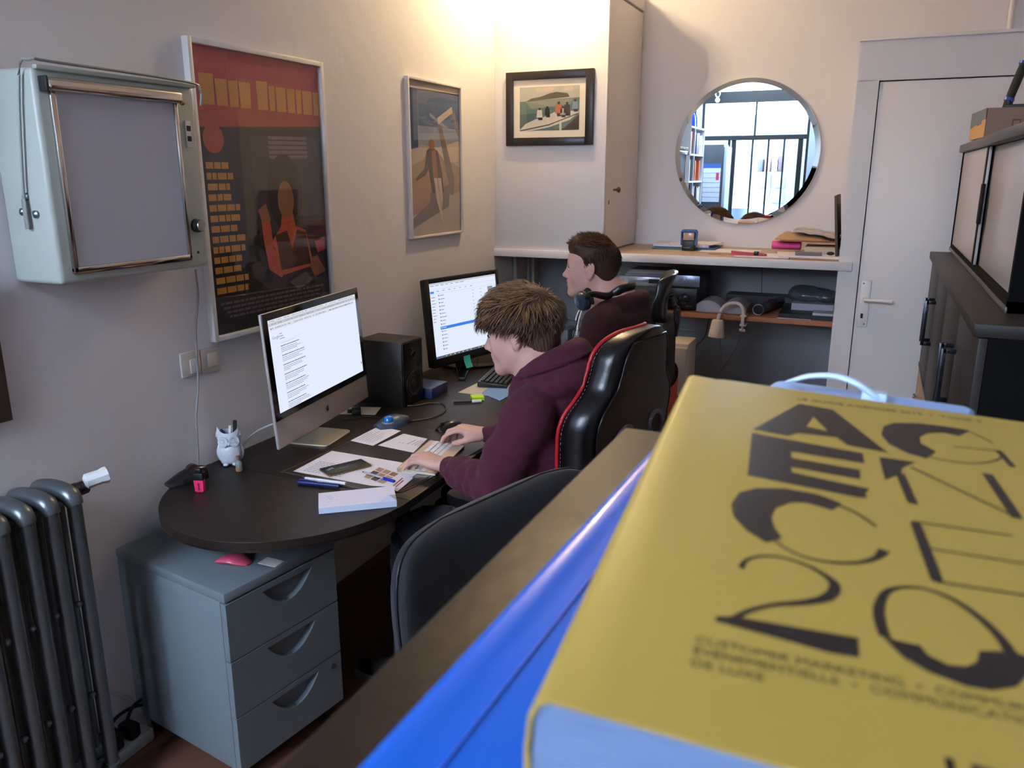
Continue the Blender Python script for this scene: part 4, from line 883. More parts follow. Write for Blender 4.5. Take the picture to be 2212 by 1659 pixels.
# ================================================================ soft shapes: signed distance bodies meshed with surface nets
class SDF:
    def __init__(s): s.p = []; s.T = Matrix.Identity(4)
    def _t(s, p): return np.array(s.T @ Vector(p))
    def cap(s, a, b, ra, rb=None, k=.012, op='u', T=True):
        rb = ra if rb is None else rb
        a, b = (s._t(a), s._t(b)) if T else (np.array(a, float), np.array(b, float))
        s.p.append(('c', a, b, ra, rb, k, op, (a+b)/2, np.linalg.norm(b-a)/2+max(ra, rb))); return s
    def chain(s, pts, rs, k=.012, op='u'):
        for i in range(len(pts)-1): s.cap(pts[i], pts[i+1], rs[i], rs[i+1], k, op)
    def ell(s, c, r, R=None, k=.012, op='u'):
        M3 = s.T.to_3x3(); M3 = M3 @ R if R is not None else M3
        s.p.append(('e', s._t(c), np.array(M3.transposed()), np.array(r, float), None, k, op, s._t(c), max(r))); return s
    def bounds(s):
        lo = np.min([p[7]-p[8]-.02 for p in s.p if p[6] == 'u'], axis=0); hi = np.max([p[7]+p[8]+.02 for p in s.p if p[6] == 'u'], axis=0); return lo, hi
    def near(s, c, R): return [p for p in s.p if np.linalg.norm(p[7]-c) < R+p[8]+p[5]+.03]
    @staticmethod
    def ev(P, prims):
        d = np.full(len(P), 1.0)
        for kind, a, b, c, e, k, op, _, _ in prims:
            if kind == 'c':
                ba = b-a; L = ba@ba; pa = P-a
                t = np.clip((pa@ba)/L, 0, 1) if L > 1e-12 else np.zeros(len(P))
                di = np.linalg.norm(pa-t[:, None]*ba, axis=1)-(c+(e-c)*t)
            else:
                q = (P-a)@b.T; k0 = np.linalg.norm(q/c, axis=1); k1 = np.linalg.norm(q/(c*c), axis=1)
                di = np.where(k1 > 1e-9, k0*(k0-1)/np.maximum(k1, 1e-9), -np.min(c))
            if op == 'u':
                h = np.maximum(k-np.abs(d-di), 0)/k; d = np.minimum(d, di)-h*h*k*.25
            elif op == 's':
                h = np.maximum(k-np.abs(d+di), 0)/k; d = np.maximum(d, -di)+h*h*k*.25
            else:  # intersect
                h = np.maximum(k-np.abs(d-di), 0)/k; d = np.maximum(d, di)+h*h*k*.25
        return d
def surface_nets(V, lo, h):
    ins = V < 0
    n0, n1, n2 = V.shape
    s = np.zeros((n0-1, n1-1, n2-1), np.uint8)
    for a in (0, 1):
        for b in (0, 1):
            for c in (0, 1): s += ins[a:n0-1+a, b:n1-1+b, c:n2-1+c]
    act = (s > 0) & (s < 8); I = np.argwhere(act); idx = np.full(act.shape, -1, np.int32); idx[act] = np.arange(len(I))
    cor = np.array([(a, b, c) for a in (0, 1) for b in (0, 1) for c in (0, 1)])
    vals = np.stack([V[I[:, 0]+a, I[:, 1]+b, I[:, 2]+c] for a, b, c in cor], 1)
    acc = np.zeros((len(I), 3)); cnt = np.zeros(len(I))
    for i in range(8):
        for j in range(i+1, 8):
            if np.abs(cor[i]-cor[j]).sum() != 1: continue
            v0, v1 = vals[:, i], vals[:, j]; m = (v0 < 0) != (v1 < 0)
            t = np.where(m, v0/np.where(m, v0-v1, 1), 0)
            acc += m[:, None]*(cor[i]+t[:, None]*(cor[j]-cor[i])); cnt += m
    verts = (I+acc/cnt[:, None])*h+lo
    faces = []
    for ax in range(3):
        o1, o2 = [(1, 2), (2, 0), (0, 1)][ax]
        sh = [slice(None)]*3; sh2 = [slice(None)]*3; sh[ax] = slice(0, -1); sh2[ax] = slice(1, None)
        e0, e1 = ins[tuple(sh)], ins[tuple(sh2)]; E_ = np.argwhere(e0 != e1)
        E_ = E_[(E_[:, o1] > 0) & (E_[:, o2] > 0) & (E_[:, o1] < V.shape[o1]-1) & (E_[:, o2] < V.shape[o2]-1)]
        if not len(E_): continue
        sgn = e0[tuple(E_.T)]
        def g(d1, d2): q = E_.copy(); q[:, o1] -= d1; q[:, o2] -= d2; return idx[tuple(q.T)]
        Q = np.stack([g(1, 1), g(0, 1), g(0, 0), g(1, 0)], 1); Q[~sgn] = Q[~sgn][:, ::-1]; faces.append(Q[(Q >= 0).all(1)])
    return verts, np.concatenate(faces)
def sdf_mesh(name, sd, h, mats, parent=None, disp=None, matf=None, clip=None, warp=None):
    lo, hi = sd.bounds(); n = [int(math.ceil((hi[i]-lo[i])/h/8))*8+8 for i in range(3)]
    V = np.full(n, 1.0, np.float32); g8 = np.stack(np.meshgrid(*[np.arange(8)]*3, indexing='ij'), -1).reshape(-1, 3)*h
    hd = 3.5*h*math.sqrt(3)
    C_ = np.stack(np.meshgrid(*[np.arange(k//8) for k in n], indexing='ij'), -1).reshape(-1, 3)
    ctr = lo+(C_*8+3.5)*h; dc = np.concatenate([SDF.ev(ctr[i:i+60000], sd.p) for i in range(0, len(ctr), 60000)])
    R = hd*1.25+h*2.5+.004
    for (i, j, k), c, d0 in zip(C_, ctr, dc):
        sl_ = (slice(i*8, i*8+8), slice(j*8, j*8+8), slice(k*8, k*8+8))
        if d0 < -R: V[sl_] = -1; continue
        if d0 > R: continue
        base = lo+np.array((i, j, k))*8*h
        V[sl_] = SDF.ev(g8+base, sd.near(c, hd*1.1)).reshape(8, 8, 8)
    vs, fs = surface_nets(V, lo, h)
    # light smoothing
    for _ in range(2):
        acc = np.zeros_like(vs); cnt = np.zeros(len(vs))
        for a, b in ((0, 1), (1, 2), (2, 3), (3, 0)):
            np.add.at(acc, fs[:, a], vs[fs[:, b]]); np.add.at(acc, fs[:, b], vs[fs[:, a]]); np.add.at(cnt, fs[:, a], 1); np.add.at(cnt, fs[:, b], 1)
        vs = vs*.6+.4*acc/np.maximum(cnt, 1)[:, None]
    if disp is not None:
        fn = np.cross(vs[fs[:, 2]]-vs[fs[:, 0]], vs[fs[:, 3]]-vs[fs[:, 1]]); nn = np.zeros_like(vs)
        for a in range(4): np.add.at(nn, fs[:, a], fn)
        nn /= np.maximum(np.linalg.norm(nn, axis=1), 1e-12)[:, None]; vs = vs+nn*disp(vs)[:, None]
    if warp is not None: vs = warp(vs)
    if parent is not None:
        Mi = np.array(chain(parent).inverted()); vs2 = vs@Mi[:3, :3].T+Mi[:3, 3]
    else: vs2 = vs
    me = bpy.data.meshes.new(name); me.vertices.add(len(vs2)); me.vertices.foreach_set('co', vs2.astype(np.float32).ravel())
    me.loops.add(len(fs)*4); me.polygons.add(len(fs)); me.loops.foreach_set('vertex_index', fs.astype(np.int32).ravel())
    me.polygons.foreach_set('loop_start', np.arange(0, len(fs)*4, 4, dtype=np.int32))
    try: me.polygons.foreach_set('loop_total', np.full(len(fs), 4, np.int32))
    except Exception: pass
    me.update(calc_edges=True)
    if matf is not None: me.polygons.foreach_set('material_index', matf(vs[fs].mean(1)).astype(np.int32))
    me.validate()
    return mesh_obj(name, me, mats, parent, ang=180)
def wob(P, f, seed=0):    # smooth pseudo-noise, vectorised
    r = np.random.RandomState(seed); o = np.zeros(len(P))
    for _ in range(7):
        w = r.normal(size=3)*f; o += np.sin(P@w+r.uniform(0, 6.28))
    return o/3.5
def headframe(O, fwd, up=(0, 0, 1)):
    f = Vector(fwd).normalized(); l = Vector(up).cross(f).normalized(); u = f.cross(l)
    return Matrix(((f[0], l[0], u[0], O[0]), (f[1], l[1], u[1], O[1]), (f[2], l[2], u[2], O[2]), (0, 0, 0, 1)))
def add_head(s, H, k=1.0, jaw=1.0):
    s.T = H
    s.ell((-.014, 0, .045), (.098, .076, .085), k=.02)
    s.ell((.030, 0, -.015), (.060, .062, .092), k=.03)
    s.ell((.052, 0, .035), (.036, .056, .045), k=.03)
    for y in (-1, 1):
        s.cap((.0, y*.052, -.045), (.070, y*.016, -.092), .020*jaw, .017, k=.03)
        s.ell((.052, y*.036, -.022), (.030, .026, .032), k=.025)
        s.cap((.074, y*.014, .032), (.066, y*.044, .030), .011, .009, k=.018)
    s.ell((.074, 0, -.096), (.020, .020, .016), k=.022)
    for y in (-1, 1): s.ell((.093, y*.033, .010), (.014, .017, .011), k=.012, op='s')
    for y in (-1, 1):
        s.cap((.074, y*.022, .017), (.070, y*.046, .014), .0065, .005, k=.007)
        s.cap((.076, y*.022, .004), (.071, y*.044, .003), .005, .004, k=.007)
    s.cap((.082, 0, .022), (.106, 0, -.020), .0085, .0105, k=.014)
    s.ell((.108, 0, -.024), (.011, .010, .009), k=.008)
    for y in (-1, 1): s.ell((.097, y*.012, -.028), (.010, .0075, .0075), k=.006)
    for y in (-1, 1): s.ell((.104, y*.0075, -.0345), (.005, .003, .003), k=.003, op='s')
    s.ell((.082, 0, -.055), (.014, .026, .020), k=.02)
    s.cap((.0915, -.016, -.0525), (.0955, 0, -.0500), .0050, .0062, k=.006); s.cap((.0955, 0, -.0500), (.0915, .016, -.0525), .0062, .0050, k=.006)
    s.cap((.0895, -.013, -.0640), (.0930, 0, -.0650), .0055, .0070, k=.006); s.cap((.0930, 0, -.0650), (.0895, .013, -.0640), .0070, .0055, k=.006)
    s.cap((.101, -.022, -.0575), (.101, .022, -.0575), .0030, k=.003, op='s')
    for y in (-1, 1):     # ear: helix, lobe, bowl
        Re = Matrix.Rotation(RAD(-12), 3, 'Y') @ Matrix.Rotation(RAD(-y*22), 3, 'Z')
        s.ell((-.010, y*.077, .004), (.020, .0065, .033), Re, k=.005)
        s.ell((-.004, y*.076, -.024), (.009, .006, .012), k=.006)
        s.ell((-.006, y*.086, .006), (.011, .0075, .020), Re, k=.004, op='s')
        s.cap((-.012, y*.083, -.004), (-.006, y*.083, .010), .0028, .0022, k=.004)
        s.cap((.006, y*.077, .000), (.004, y*.078, -.010), .0045, .004, k=.004)
    s.T = Matrix.Identity(4)
def hand(s, W, F, D, side, curl, scale=1.0, spread=1.0):
    """W wrist, F towards the knuckles, D palm normal (down), side=+1 thumb on F x D side."""
    F = Vector(F).normalized(); D = Vector(D); D = (D-F*D.dot(F)).normalized(); T_ = F.cross(D).normalized()*side; W = Vector(W); k_ = scale
    P_ = lambda f, t, d: W+(F*f+T_*t+D*d)*k_
    s.ell(P_(.0, 0, .0), (.026*k_, .021*k_, .017*k_), frame3(F, T_), k=.012)
    kn = [(.088, .030, -.004), (.092, .009, -.008), (.087, -.012, -.006), (.078, -.031, .0)]
    for i, (f, t, d) in enumerate(kn):
        s.cap(P_(.010, t*.45, .002), P_(f, t, d), .0155*k_, .0112*k_, k=.014)
    s.ell(P_(.045, -.0, .008), (.040*k_, .034*k_, .012*k_), frame3(F, T_), k=.012)
    s.ell(P_(.036, .022, .012), (.030*k_, .016*k_, .014*k_), frame3(F, T_), k=.012)
    Ls = [(.040, .024, .020), (.045, .028, .021), (.041, .026, .020), (.033, .020, .018)]
    tips = []
    for i, (f, t, d) in enumerate(kn):
        p = P_(f, t, d); c = curl[i]; a = 0; sp = [.14, .03, -.06, -.18][i]*spread
        r = [.0092, .0094, .0090, .0080][i]*k_; dirf = (F+T_*sp).normalized()
        for j, L in enumerate(Ls[i]):
            a += c[j]; dd = dirf*math.cos(a)+D*math.sin(a); q_ = p+dd*L*k_
            s.cap(p, q_, r, r*.90, k=.0035); p = q_; r *= .90
        tips.append((p, dd, T_))
    a = P_(.018, .022, .010); b_ = P_(.048, .046, .020); c_ = P_(.075, .052, .026+curl[4]*.01); d_ = P_(.098, .046, .030+curl[4]*.02)
    s.cap(a, b_, .0150*k_, .0125*k_, k=.014); s.cap(b_, c_, .0115*k_, .0105*k_, k=.005); s.cap(c_, d_, .0105*k_, .0085*k_, k=.004)
    tips.append((d_, (d_-c_).normalized(), T_))
    return tips
def frame3(x, y): x = Vector(x).normalized(); y = Vector(y); z = x.cross(y).normalized(); y = z.cross(x); return Matrix((x, y, z)).transposed()
def locks(name, roots, H, flow, length, width, lift, mats, parent, seed=0, seg=5, curlf=.15, matpick=None, hug=None):
    """tapered hair locks; roots in head space, flow(p)->direction in head space"""
    r = random.Random(seed); b = B(); Ms = H
    for p0, nrm in roots:
        p = Vector(p0); n = Vector(nrm); L = length(p)*r.uniform(.7, 1.3); w = width*r.uniform(.6, 1.3); st = L/seg
        d = flow(p).normalized(); tw = Vector((r.gauss(0, 1), r.gauss(0, 1), r.gauss(0, 1)))*curlf; side = n.cross(d)
        if side.length < 1e-3: continue
        side.normalize(); rings = []; b.mi = matpick(r, p) if matpick else 0; lf = lift(p); lf0 = r.uniform(-.02, .20)
        for k in range(seg+1):
            f_ = k/seg; ww = w*(1-f_**2.2*.93)*(.55+.45*min(1, f_*4)); hh = ww*.45
            nn = side.cross(d).normalized()
            if nn.dot(n) < 0: nn = -nn
            rings.append([b.v(Ms @ (p+side*ww)), b.v(Ms @ (p+nn*hh)), b.v(Ms @ (p-side*ww)), b.v(Ms @ (p-nn*hh*.6))])
            fl_ = flow(p).normalized(); d = (d*.5+fl_*.6+n*lf*(1-f_)+tw*.35).normalized(); p = p+d*st
            if hug:
                hc, hr = hug; q = Vector(((p.x-hc[0])/hr[0], (p.y-hc[1])/hr[1], (p.z-hc[2])/hr[2])); tg = 1.0+lf0*math.sin(math.pi*f_*.9)
                if q.length > 1e-4 and p.z > hc[2]-.08: q *= tg/q.length; p = p*.35+Vector((hc[0]+q.x*hr[0], hc[1]+q.y*hr[1], hc[2]+q.z*hr[2]))*.65
                n = Vector((q.x/hr[0], q.y/hr[1], q.z/hr[2])).normalized()
            # keep outside the skull
        b.skin(rings)
    bmesh.ops.recalc_face_normals(b.bm, faces=b.bm.faces[:])
    return part(name, b, mats, parent, ang=180)
def ell_roots(n, c, r, keep, seed=0):
    rr_ = random.Random(seed); out = []
    while len(out) < n:
        v_ = Vector((rr_.gauss(0, 1), rr_.gauss(0, 1), rr_.gauss(0, 1))).normalized(); p = Vector((c[0]+v_.x*r[0], c[1]+v_.y*r[1], c[2]+v_.z*r[2]))
        if keep(p): out.append((p, Vector((v_.x/r[0], v_.y/r[1], v_.z/r[2])).normalized()))
    return out
# ================================================================ the two seated men
skin1 = P('fair_skin', '#c99a8c', .5, sub=.12, bump=.05, bscale=250, var=.05, vscale=40)
lipm = P('lip_skin', '#b06a66', .45); innerear = P('flushed_skin', '#bd7f74', .5, sub=.1)
eyew = P('eye_white', '#d8d4d2', .2); iris = P('eye_iris', '#2e3a44', .1)
jeans = P('dark_jeans', '#121722', .85, bump=.2, bscale=150)
def fabric(name, col, **k): return P(name, col, .95, bump=.35, bscale=420, var=.06, vscale=30, sheen=.03, **k)
def eyes(H, t):
    for y in (-1, 1):
        e = part('eye', B().sph(H @ Vector((.0775, y*.0325, .0105)), .0118, 16), eyew, t)
        d = (H.to_3x3() @ Vector((1, y*.05, -.08))).normalized(); c = H @ Vector((.0775, y*.0325, .0105))
        part('iris', B().sph(c+d*.0072, .0055, 12, (1, 1, 1)), iris, e)
def brows(H, t, mat):
    for y in (-1, 1):
        b = B(); b.tube([H @ Vector(p) for p in ((.0905, y*.0225, .0125), (.0905, y*.030, .0165), (.0875, y*.040, .0150), (.0805, y*.0475, .0095))], [.0008, .0014, .0016, .0010], 6, 4); part('eyelashes', b, MC['hair_near_black'] if 'hair_near_black' in MC else P('hair_near_black', '#271a14', .65, spec=.25), t)
        b = B(); b.tube([H @ Vector(p) for p in ((.0855, y*.014, .034), (.0865, y*.024, .0385), (.0810, y*.036, .0390), (.070, y*.048, .0335))], [.0022, .0034, .0030, .0012], 8, 3, flat=.7); part('eyebrow', b, mat, t)
def nails(tips, t):
    pass
# ------------------------------------------------ near boy
ear = Dp(1110, 742, 2.35); H1 = headframe((ear.x-.014, ear.y+.077, ear.z+.012), (-.985, -.14, -.20))
p1 = thing('person', 'young man with tousled light brown hair in a plum hoodie, typing', 'person', (-.80, 2.15, .0))
b1 = SDF(); add_head(b1, H1)
NB = Vector((-.835, 2.165, 1.055))
b1.cap(H1 @ Vector((-.028, 0, -.035)), NB, .054, .060, k=.035)
b1.cap(H1 @ Vector((.012, 0, -.075)), NB+Vector((-.03, 0, .0)), .036, .045, k=.03)
b1.cap(NB, (-.85, 2.155, .86), .085, .10, k=.06); b1.cap((-.85, 2.155, .86), (-.82, 2.15, .56), .10, .12, k=.06)
SL, EL, WL = Vector((-.845, 1.985, 1.005)), Vector((-.925, 1.955, .775)), Vector((-1.132, 2.052, .793))
SR, ER, WR = Vector((-.845, 2.335, 1.005)), Vector((-.93, 2.43, .785)), Vector((-1.150, 2.372, .797))
for Sx, Ex, Wx in ((SL, EL, WL), (SR, ER, WR)):
    b1.cap(Sx, Ex, .048, .038, k=.03); b1.cap(Ex, Wx, .038, .0245, k=.02); b1.cap((NB.x, 2.16, .98), Sx, .07, .05, k=.04)
for y, yk in ((2.06, 2.02), (2.25, 2.30)):
    b1.chain([(-.80, y, .555), (-1.20, yk, .575), (-1.25, yk, .33), (-1.27, yk, .10)], [.075, .045, .036, .028], k=.03)
typ = lambda a: [(.30+a, .55, .40), (.22, .62+a, .42), (.26+a, .60, .42), (.34, .58, .36), .2]
tL = hand(b1, WL+Vector((-.012, .002, .002)), (-.97, .12, .06), (0, 0, -1), -1, [(.42, .50, .30), (.36, .62, .42), (.40, .66, .42), (.30, .42, .25), .5], .95)
tR = hand(b1, WR+Vector((-.012, -.0, .002)), (-.95, -.16, .10), (0, 0, -1), 1, [(.42, .45, .30), (.50, .60, .40), (.52, .62, .42), (.50, .62, .42), .6], .95)
H1i = np.array(H1.inverted())
def lips(Pw, Hi):
    q = Pw@Hi[:3, :3].T+Hi[:3, 3]
    m = np.zeros(len(q)); m[(q[:, 0] > .086) & (np.abs(q[:, 1]) < .019) & (q[:, 2] < -.0475) & (q[:, 2] > -.0705)] = 1
    return m
sdf_mesh('body', b1, .0027, [skin1, lipm, innerear], p1, matf=lambda c: lips(c, H1i))
eyes(H1, p1)
hair1 = [P('hair_light_brown', '#664831', .5, spec=.4), P('hair_lamp_lit', '#84603f', .5, spec=.4), P('hair_dark_brown', '#4a3428', .55, spec=.35)]
brows(H1, p1, hair1[0])
hs = SDF(); hs.T = H1
hs.ell((-.026, 0, .058), (.103, .088, .088), k=.02); hs.ell((.040, 0, .078), (.080, .074, .050), k=.03); hs.ell((-.060, 0, .010), (.066, .076, .070), k=.03)
hs.cap((-.03, -.076, .04), (.055, -.066, .052), .022, .018, k=.02); hs.cap((-.03, .076, .04), (.055, .066, .052), .022, .018, k=.02)
hs.cap((-.075, -.035, -.035), (-.075, .035, -.035), .030, k=.03)
hs.ell((.115, 0, -.045), (.075, .085, .083), k=.012, op='s')
for y in (-1, 1): hs.ell((.012, y*.092, -.012), (.030, .022, .034), k=.01, op='s')
hs.T = Matrix.Identity(4)
def strand(Hm, f1, amp):
    Hi = np.array(Hm.inverted())
    def d(Pw):
        q = Pw@Hi[:3, :3].T+Hi[:3, 3]; a = np.arctan2(q[:, 1], q[:, 0]+.07); r = np.linalg.norm(q-np.array([-.07, 0, .13]), axis=1)
        return amp*(np.sin(a*34+5*wob(q, 22, 3)+r*20)*.6+wob(q, 90, 5)*.5)
    return d
cap1 = sdf_mesh('hair', hs, .0032, [hair1[2]], p1, disp=strand(H1, 30, .0010))
crown = Vector((-.085, .012, .13))
def flow1(p):
    d = p-crown; d = Vector((d.x*1.3, d.y, d.z*.8)).normalized()*.7
    if p.z > .10: return d+Vector((.75, -.12, -.05))
    if p.x < -.045: return d+Vector((-.05, 0, -1.0))
    return d*.5+Vector((.55, 0, -.8))
def keep1(p):
    if p.x > .075 and p.z < .060: return False
    if p.x > .03 and p.z < .050: return False
    if p.x > -.035 and p.z < .036: return False
    return p.z > -.060 or p.x < -.05
hug1 = ((-.010, 0, .050), (.121, .0935, .0975))
rts = ell_roots(3600, hug1[0], hug1[1], keep1, 5)
locks('hair_locks', rts, H1, flow1, lambda p: .060 if p.z > .06 else (.044 if p.z > .0 else .030), .0023, lambda p: .10, hair1, p1, 8, 6, .26, lambda r, p: (1 if r.random() < .5 else (0 if r.random() < .8 else 2)) if p.z > .085 else (2 if r.random() < .5 else 0), hug=hug1)  # lamp light painted in: golden locks only on top, more dark ones lower
# hoodie
hd1 = SDF()
hd1.cap((-.845, 2.155, .995), (-.855, 2.155, .84), .105, .115, k=.06); hd1.cap((-.855, 2.155, .84), (-.83, 2.15, .60), .12, .140, k=.06)
hd1.ell((-.848, 2.160, .93), (.095, .165, .15), k=.06); hd1.ell((-.85, 2.16, .70), (.110, .150, .16), k=.05)
hd1.chain([(-.842, 2.03, 1.03), SL+Vector((.0, .008, -.008)), SL.lerp(EL, .5)+Vector((-.006, -.012, 0)), EL+Vector((0, 0, .012))], [.055, .064, .060, .062], k=.04)
hd1.chain([(-.842, 2.29, 1.03), SR, SR.lerp(ER, .5), ER+Vector((0, 0, .012))], [.055, .064, .060, .060], k=.04)
for E_, W_ in ((EL, WL), (ER, WR)):
    f = (W_-E_); 
    hd1.chain([E_+Vector((0, 0, .012)), E_+f*.45+Vector((0, 0, .006)), E_+f*.74, E_+f*.80, E_+f*.95], [.060, .052, .044, .037, .034], k=.015)
    for u_, r_ in ((.30, .058), (.48, .054), (.64, .050), (.76, .046)): c = E_+f*u_; n_ = f.normalized(); R3 = frame3(n_, Vector((0, 1, .3))); hd1.ell(c+Vector((0, 0, .004)), (.013, r_, r_*.92), R3, k=.018)
# hood: folds round the neck and a pouch behind it
HB = Vector((-.745, 2.155, 1.105))
ringpts = [Vector((-.850+.092*math.cos(a), 2.172+.090*math.sin(a), 1.112+.048*math.cos(a))) for a in np.linspace(-2.3, 2.3, 15)]
hd1.chain(ringpts, [.018, .024, .028, .031, .033, .035, .036, .036, .036, .035, .033, .031, .028, .024, .018], k=.02)
rp2 = [Vector((-.828+.100*math.cos(a), 2.168+.112*math.sin(a), 1.066+.044*math.cos(a))) for a in np.linspace(-2.0, 2.0, 13)]
hd1.chain(rp2, [.028, .033, .036, .038, .040, .040, .040, .040, .040, .038, .036, .033, .028], k=.008)
hd1.ell((-.775, 2.170, 1.040), (.058, .105, .075), k=.03)
for rad_, dz_, rr0 in ((.100, .030, .0060), (.124, .006, .0050)):     # stitched hems of the hood
    hem = [Vector((-.842+rad_*math.cos(a), 2.170+rad_*1.02*math.sin(a), 1.112+dz_+.048*math.cos(a))) for a in np.linspace(-2.2, 2.2, 21)]
    hd1.chain(hem, [rr0]*21, k=.005)
hd1.cap((-.90, 2.08, 1.05), (-.93, 2.14, .95), .035, .03, k=.03); hd1.cap((-.90, 2.24, 1.05), (-.93, 2.17, .95), .035, .03, k=.03)
hd1.ell((-.925, 2.16, 1.135), (.075, .062, .075), k=.02, op='s')
def folds(Pw):
    d = .0022*wob(Pw, 26, 11)+.0012*wob(Pw, 70, 4)
    arm = np.exp(-((Pw[:, 2]-.86)/.10)**2)
    w = (np.abs(Pw[:, 1]-2.155) > .14)
    return d+w*.0028*np.sin(Pw[:, 2]*110+Pw[:, 0]*60+3*wob(Pw, 14, 2))*arm
sdf_mesh('hoodie', hd1, .0042, [fabric('plum_fleece', '#4c122b')], p1, disp=folds)
b = B()   # raglan seam on the near shoulder
part('trousers', (lambda q: (q.tube([(-.80, 2.06, .56), (-1.0, 2.04, .57), (-1.20, 2.02, .578), (-1.245, 2.02, .50), (-1.25, 2.02, .33), (-1.27, 2.02, .10)], [.115, .098, .078, .075, .066, .055], 20, 3), q.tube([(-.80, 2.25, .56), (-1.0, 2.27, .57), (-1.20, 2.30, .578), (-1.245, 2.30, .50), (-1.25, 2.30, .33), (-1.27, 2.30, .10)], [.115, .098, .078, .075, .066, .055], 20, 3), q)[-1])(b), jeans, p1, ang=180)
shm = P('dark_shoe', '#1a1716', .6); solem = P('pale_sole', '#77706a', .6)
def shoe(x, y, t, rz=0):
    b = B(); rings = []
    for k in range(11):
        f_ = k/10; xx = x+.09-.28*f_; w = .034+.012*math.sin(math.pi*min(1, f_*1.15))-.010*(f_ > .92); h = .095-.065*f_**1.1 if f_ < .9 else .030
        rings.append([b.v((xx, y+w*math.cos(a), .022+max(0, h*math.sin(a)))) for a in np.linspace(0, 2*math.pi, 17)[:-1]])
    b.skin(rings); s_ = part('shoe', b, shm, t, ang=180)
    b = B(); b.prism([(x+.09-.285*f_, y+sg*(.037+.012*math.sin(math.pi*min(1, f_*1.15)))) for sg, fr_ in ((1, np.linspace(0, 1, 9)), (-1, np.linspace(1, 0, 9))) for f_ in fr_], .001, .024); part('sole', b, solem, s_)
shoe(-1.28, 2.02, p1); shoe(-1.28, 2.30, p1)
# ------------------------------------------------ far man
ear = Dp(1277, 588, 3.08); H2 = headframe((ear.x-.028, ear.y+.077, ear.z+.002), (-.98, -.18, -.02))
p2 = thing('person', 'seated young man with short brown hair in a dark maroon hoodie, headphones round his neck', 'person', (-.86, 3.04, 0))
b2 = SDF(); add_head(b2, H2)
NB = Vector((-.905, 3.045, 1.155)); BC = Vector((-.885, 3.04, .92))
b2.cap(H2 @ Vector((-.030, 0, -.035)), NB, .056, .062, k=.035); b2.cap(H2 @ Vector((.008, 0, -.080)), NB+Vector((-.025, 0, 0)), .038, .046, k=.03)
b2.cap(NB, BC, .10, .125, k=.06); b2.cap(BC, (-.85, 3.04, .58), .125, .13, k=.06)
SL, EL, WL = Vector((-.905, 2.865, 1.095)), Vector((-.955, 2.80, .85)), Vector((-1.19, 2.90, .79))
SR, ER, WR = Vector((-.905, 3.225, 1.095)), Vector((-.955, 3.30, .85)), Vector((-1.19, 3.22, .79))
for Sx, Ex, Wx in ((SL, EL, WL), (SR, ER, WR)): b2.cap(Sx, Ex, .048, .038, k=.03); b2.cap(Ex, Wx, .038, .0245, k=.02); b2.cap((NB.x, 3.045, 1.07), Sx, .07, .05, k=.04)
for y, yk in ((2.95, 2.90), (3.14, 3.19)): b2.chain([(-.86, y, .565), (-1.26, yk, .58), (-1.30, yk, .33), (-1.31, yk, .10)], [.075, .045, .036, .028], k=.03)
cu_ = [(.35, .5, .35), (.35, .55, .4), (.35, .55, .4), (.35, .5, .35), .4]
hand(b2, WL+Vector((-.012, 0, 0)), (-.98, .15, .02), (0, 0, -1), -1, cu_); hand(b2, WR+Vector((-.012, 0, 0)), (-.98, -.15, .02), (0, 0, -1), 1, cu_)
H2i = np.array(H2.inverted())
sdf_mesh('body', b2, .0030, [skin1, lipm, innerear], p2, matf=lambda c: lips(c, H2i))
eyes(H2, p2)
hair2 = [P('hair_brown', '#3c2519', .6, spec=.3), P('hair_chestnut', '#5a3722', .55, spec=.35), P('hair_near_black', '#271a14', .65, spec=.25)]
brows(H2, p2, hair2[2])
hs = SDF(); hs.T = H2
hs.ell((-.022, 0, .050), (.099, .0795, .086), k=.02); hs.ell((.020, 0, .092), (.074, .062, .044), k=.03); hs.ell((-.055, 0, .015), (.062, .070, .065), k=.03); hs.cap((.05, -.03, .11), (.05, .03, .11), .024, k=.03)
hs.cap((-.070, -.03, -.030), (-.070, .03, -.030), .024, k=.03)
hs.ell((.118, 0, -.028), (.064, .085, .102), k=.008, op='s')
for y in (-1, 1): hs.ell((.008, y*.092, -.014), (.034, .022, .036), k=.01, op='s')
hs.T = Matrix.Identity(4)
sdf_mesh('hair', hs, .0032, [hair2[0]], p2, disp=strand(H2, 30, .0003))
def flow2(p):
    if p.z > .095: return Vector((.8, .25, .35 if p.x > .02 else .05))
    return Vector((-.35, 0, -1))
rts = ell_roots(1300, (-.012, 0, .060), (.100, .077, .084), lambda p: p.z > .098, 3)
locks('hair_locks', rts, H2, flow2, lambda p: .028, .0022, lambda p: .5, hair2, p2, 6, 5, .3, lambda r, p: 1 if r.random() < .5 else 0)
rts = ell_roots(2600, (-.024, 0, .048), (.1005, .0808, .0875), lambda p: p.z < .11 and (p.x < .02 or p.z > .05) and p.x < .055 and (p.z > .02 or p.x < -.045) and p.z > -.05, 4)
locks('short_side_hair', rts, H2, flow2, lambda p: .014, .0015, lambda p: .15, hair2, p2, 7, 3, .2, lambda r, p: 2 if r.random() < .6 else 0)
hd2 = SDF()
hd2.cap((-.90, 3.045, 1.075), BC, .125, .135, k=.06); hd2.cap(BC, (-.85, 3.04, .62), .14, .155, k=.06); hd2.ell((-.875, 3.04, 1.02), (.120, .19, .14), k=.06)
hd2.chain([(-.89, 2.89, 1.12), SL, SL.lerp(EL, .5)+Vector((-.004, -.008, 0)), EL], [.064, .072, .064, .060], k=.045)
hd2.chain([(-.89, 3.20, 1.12), SR, SR.lerp(ER, .5), ER], [.064, .072, .064, .060], k=.045)
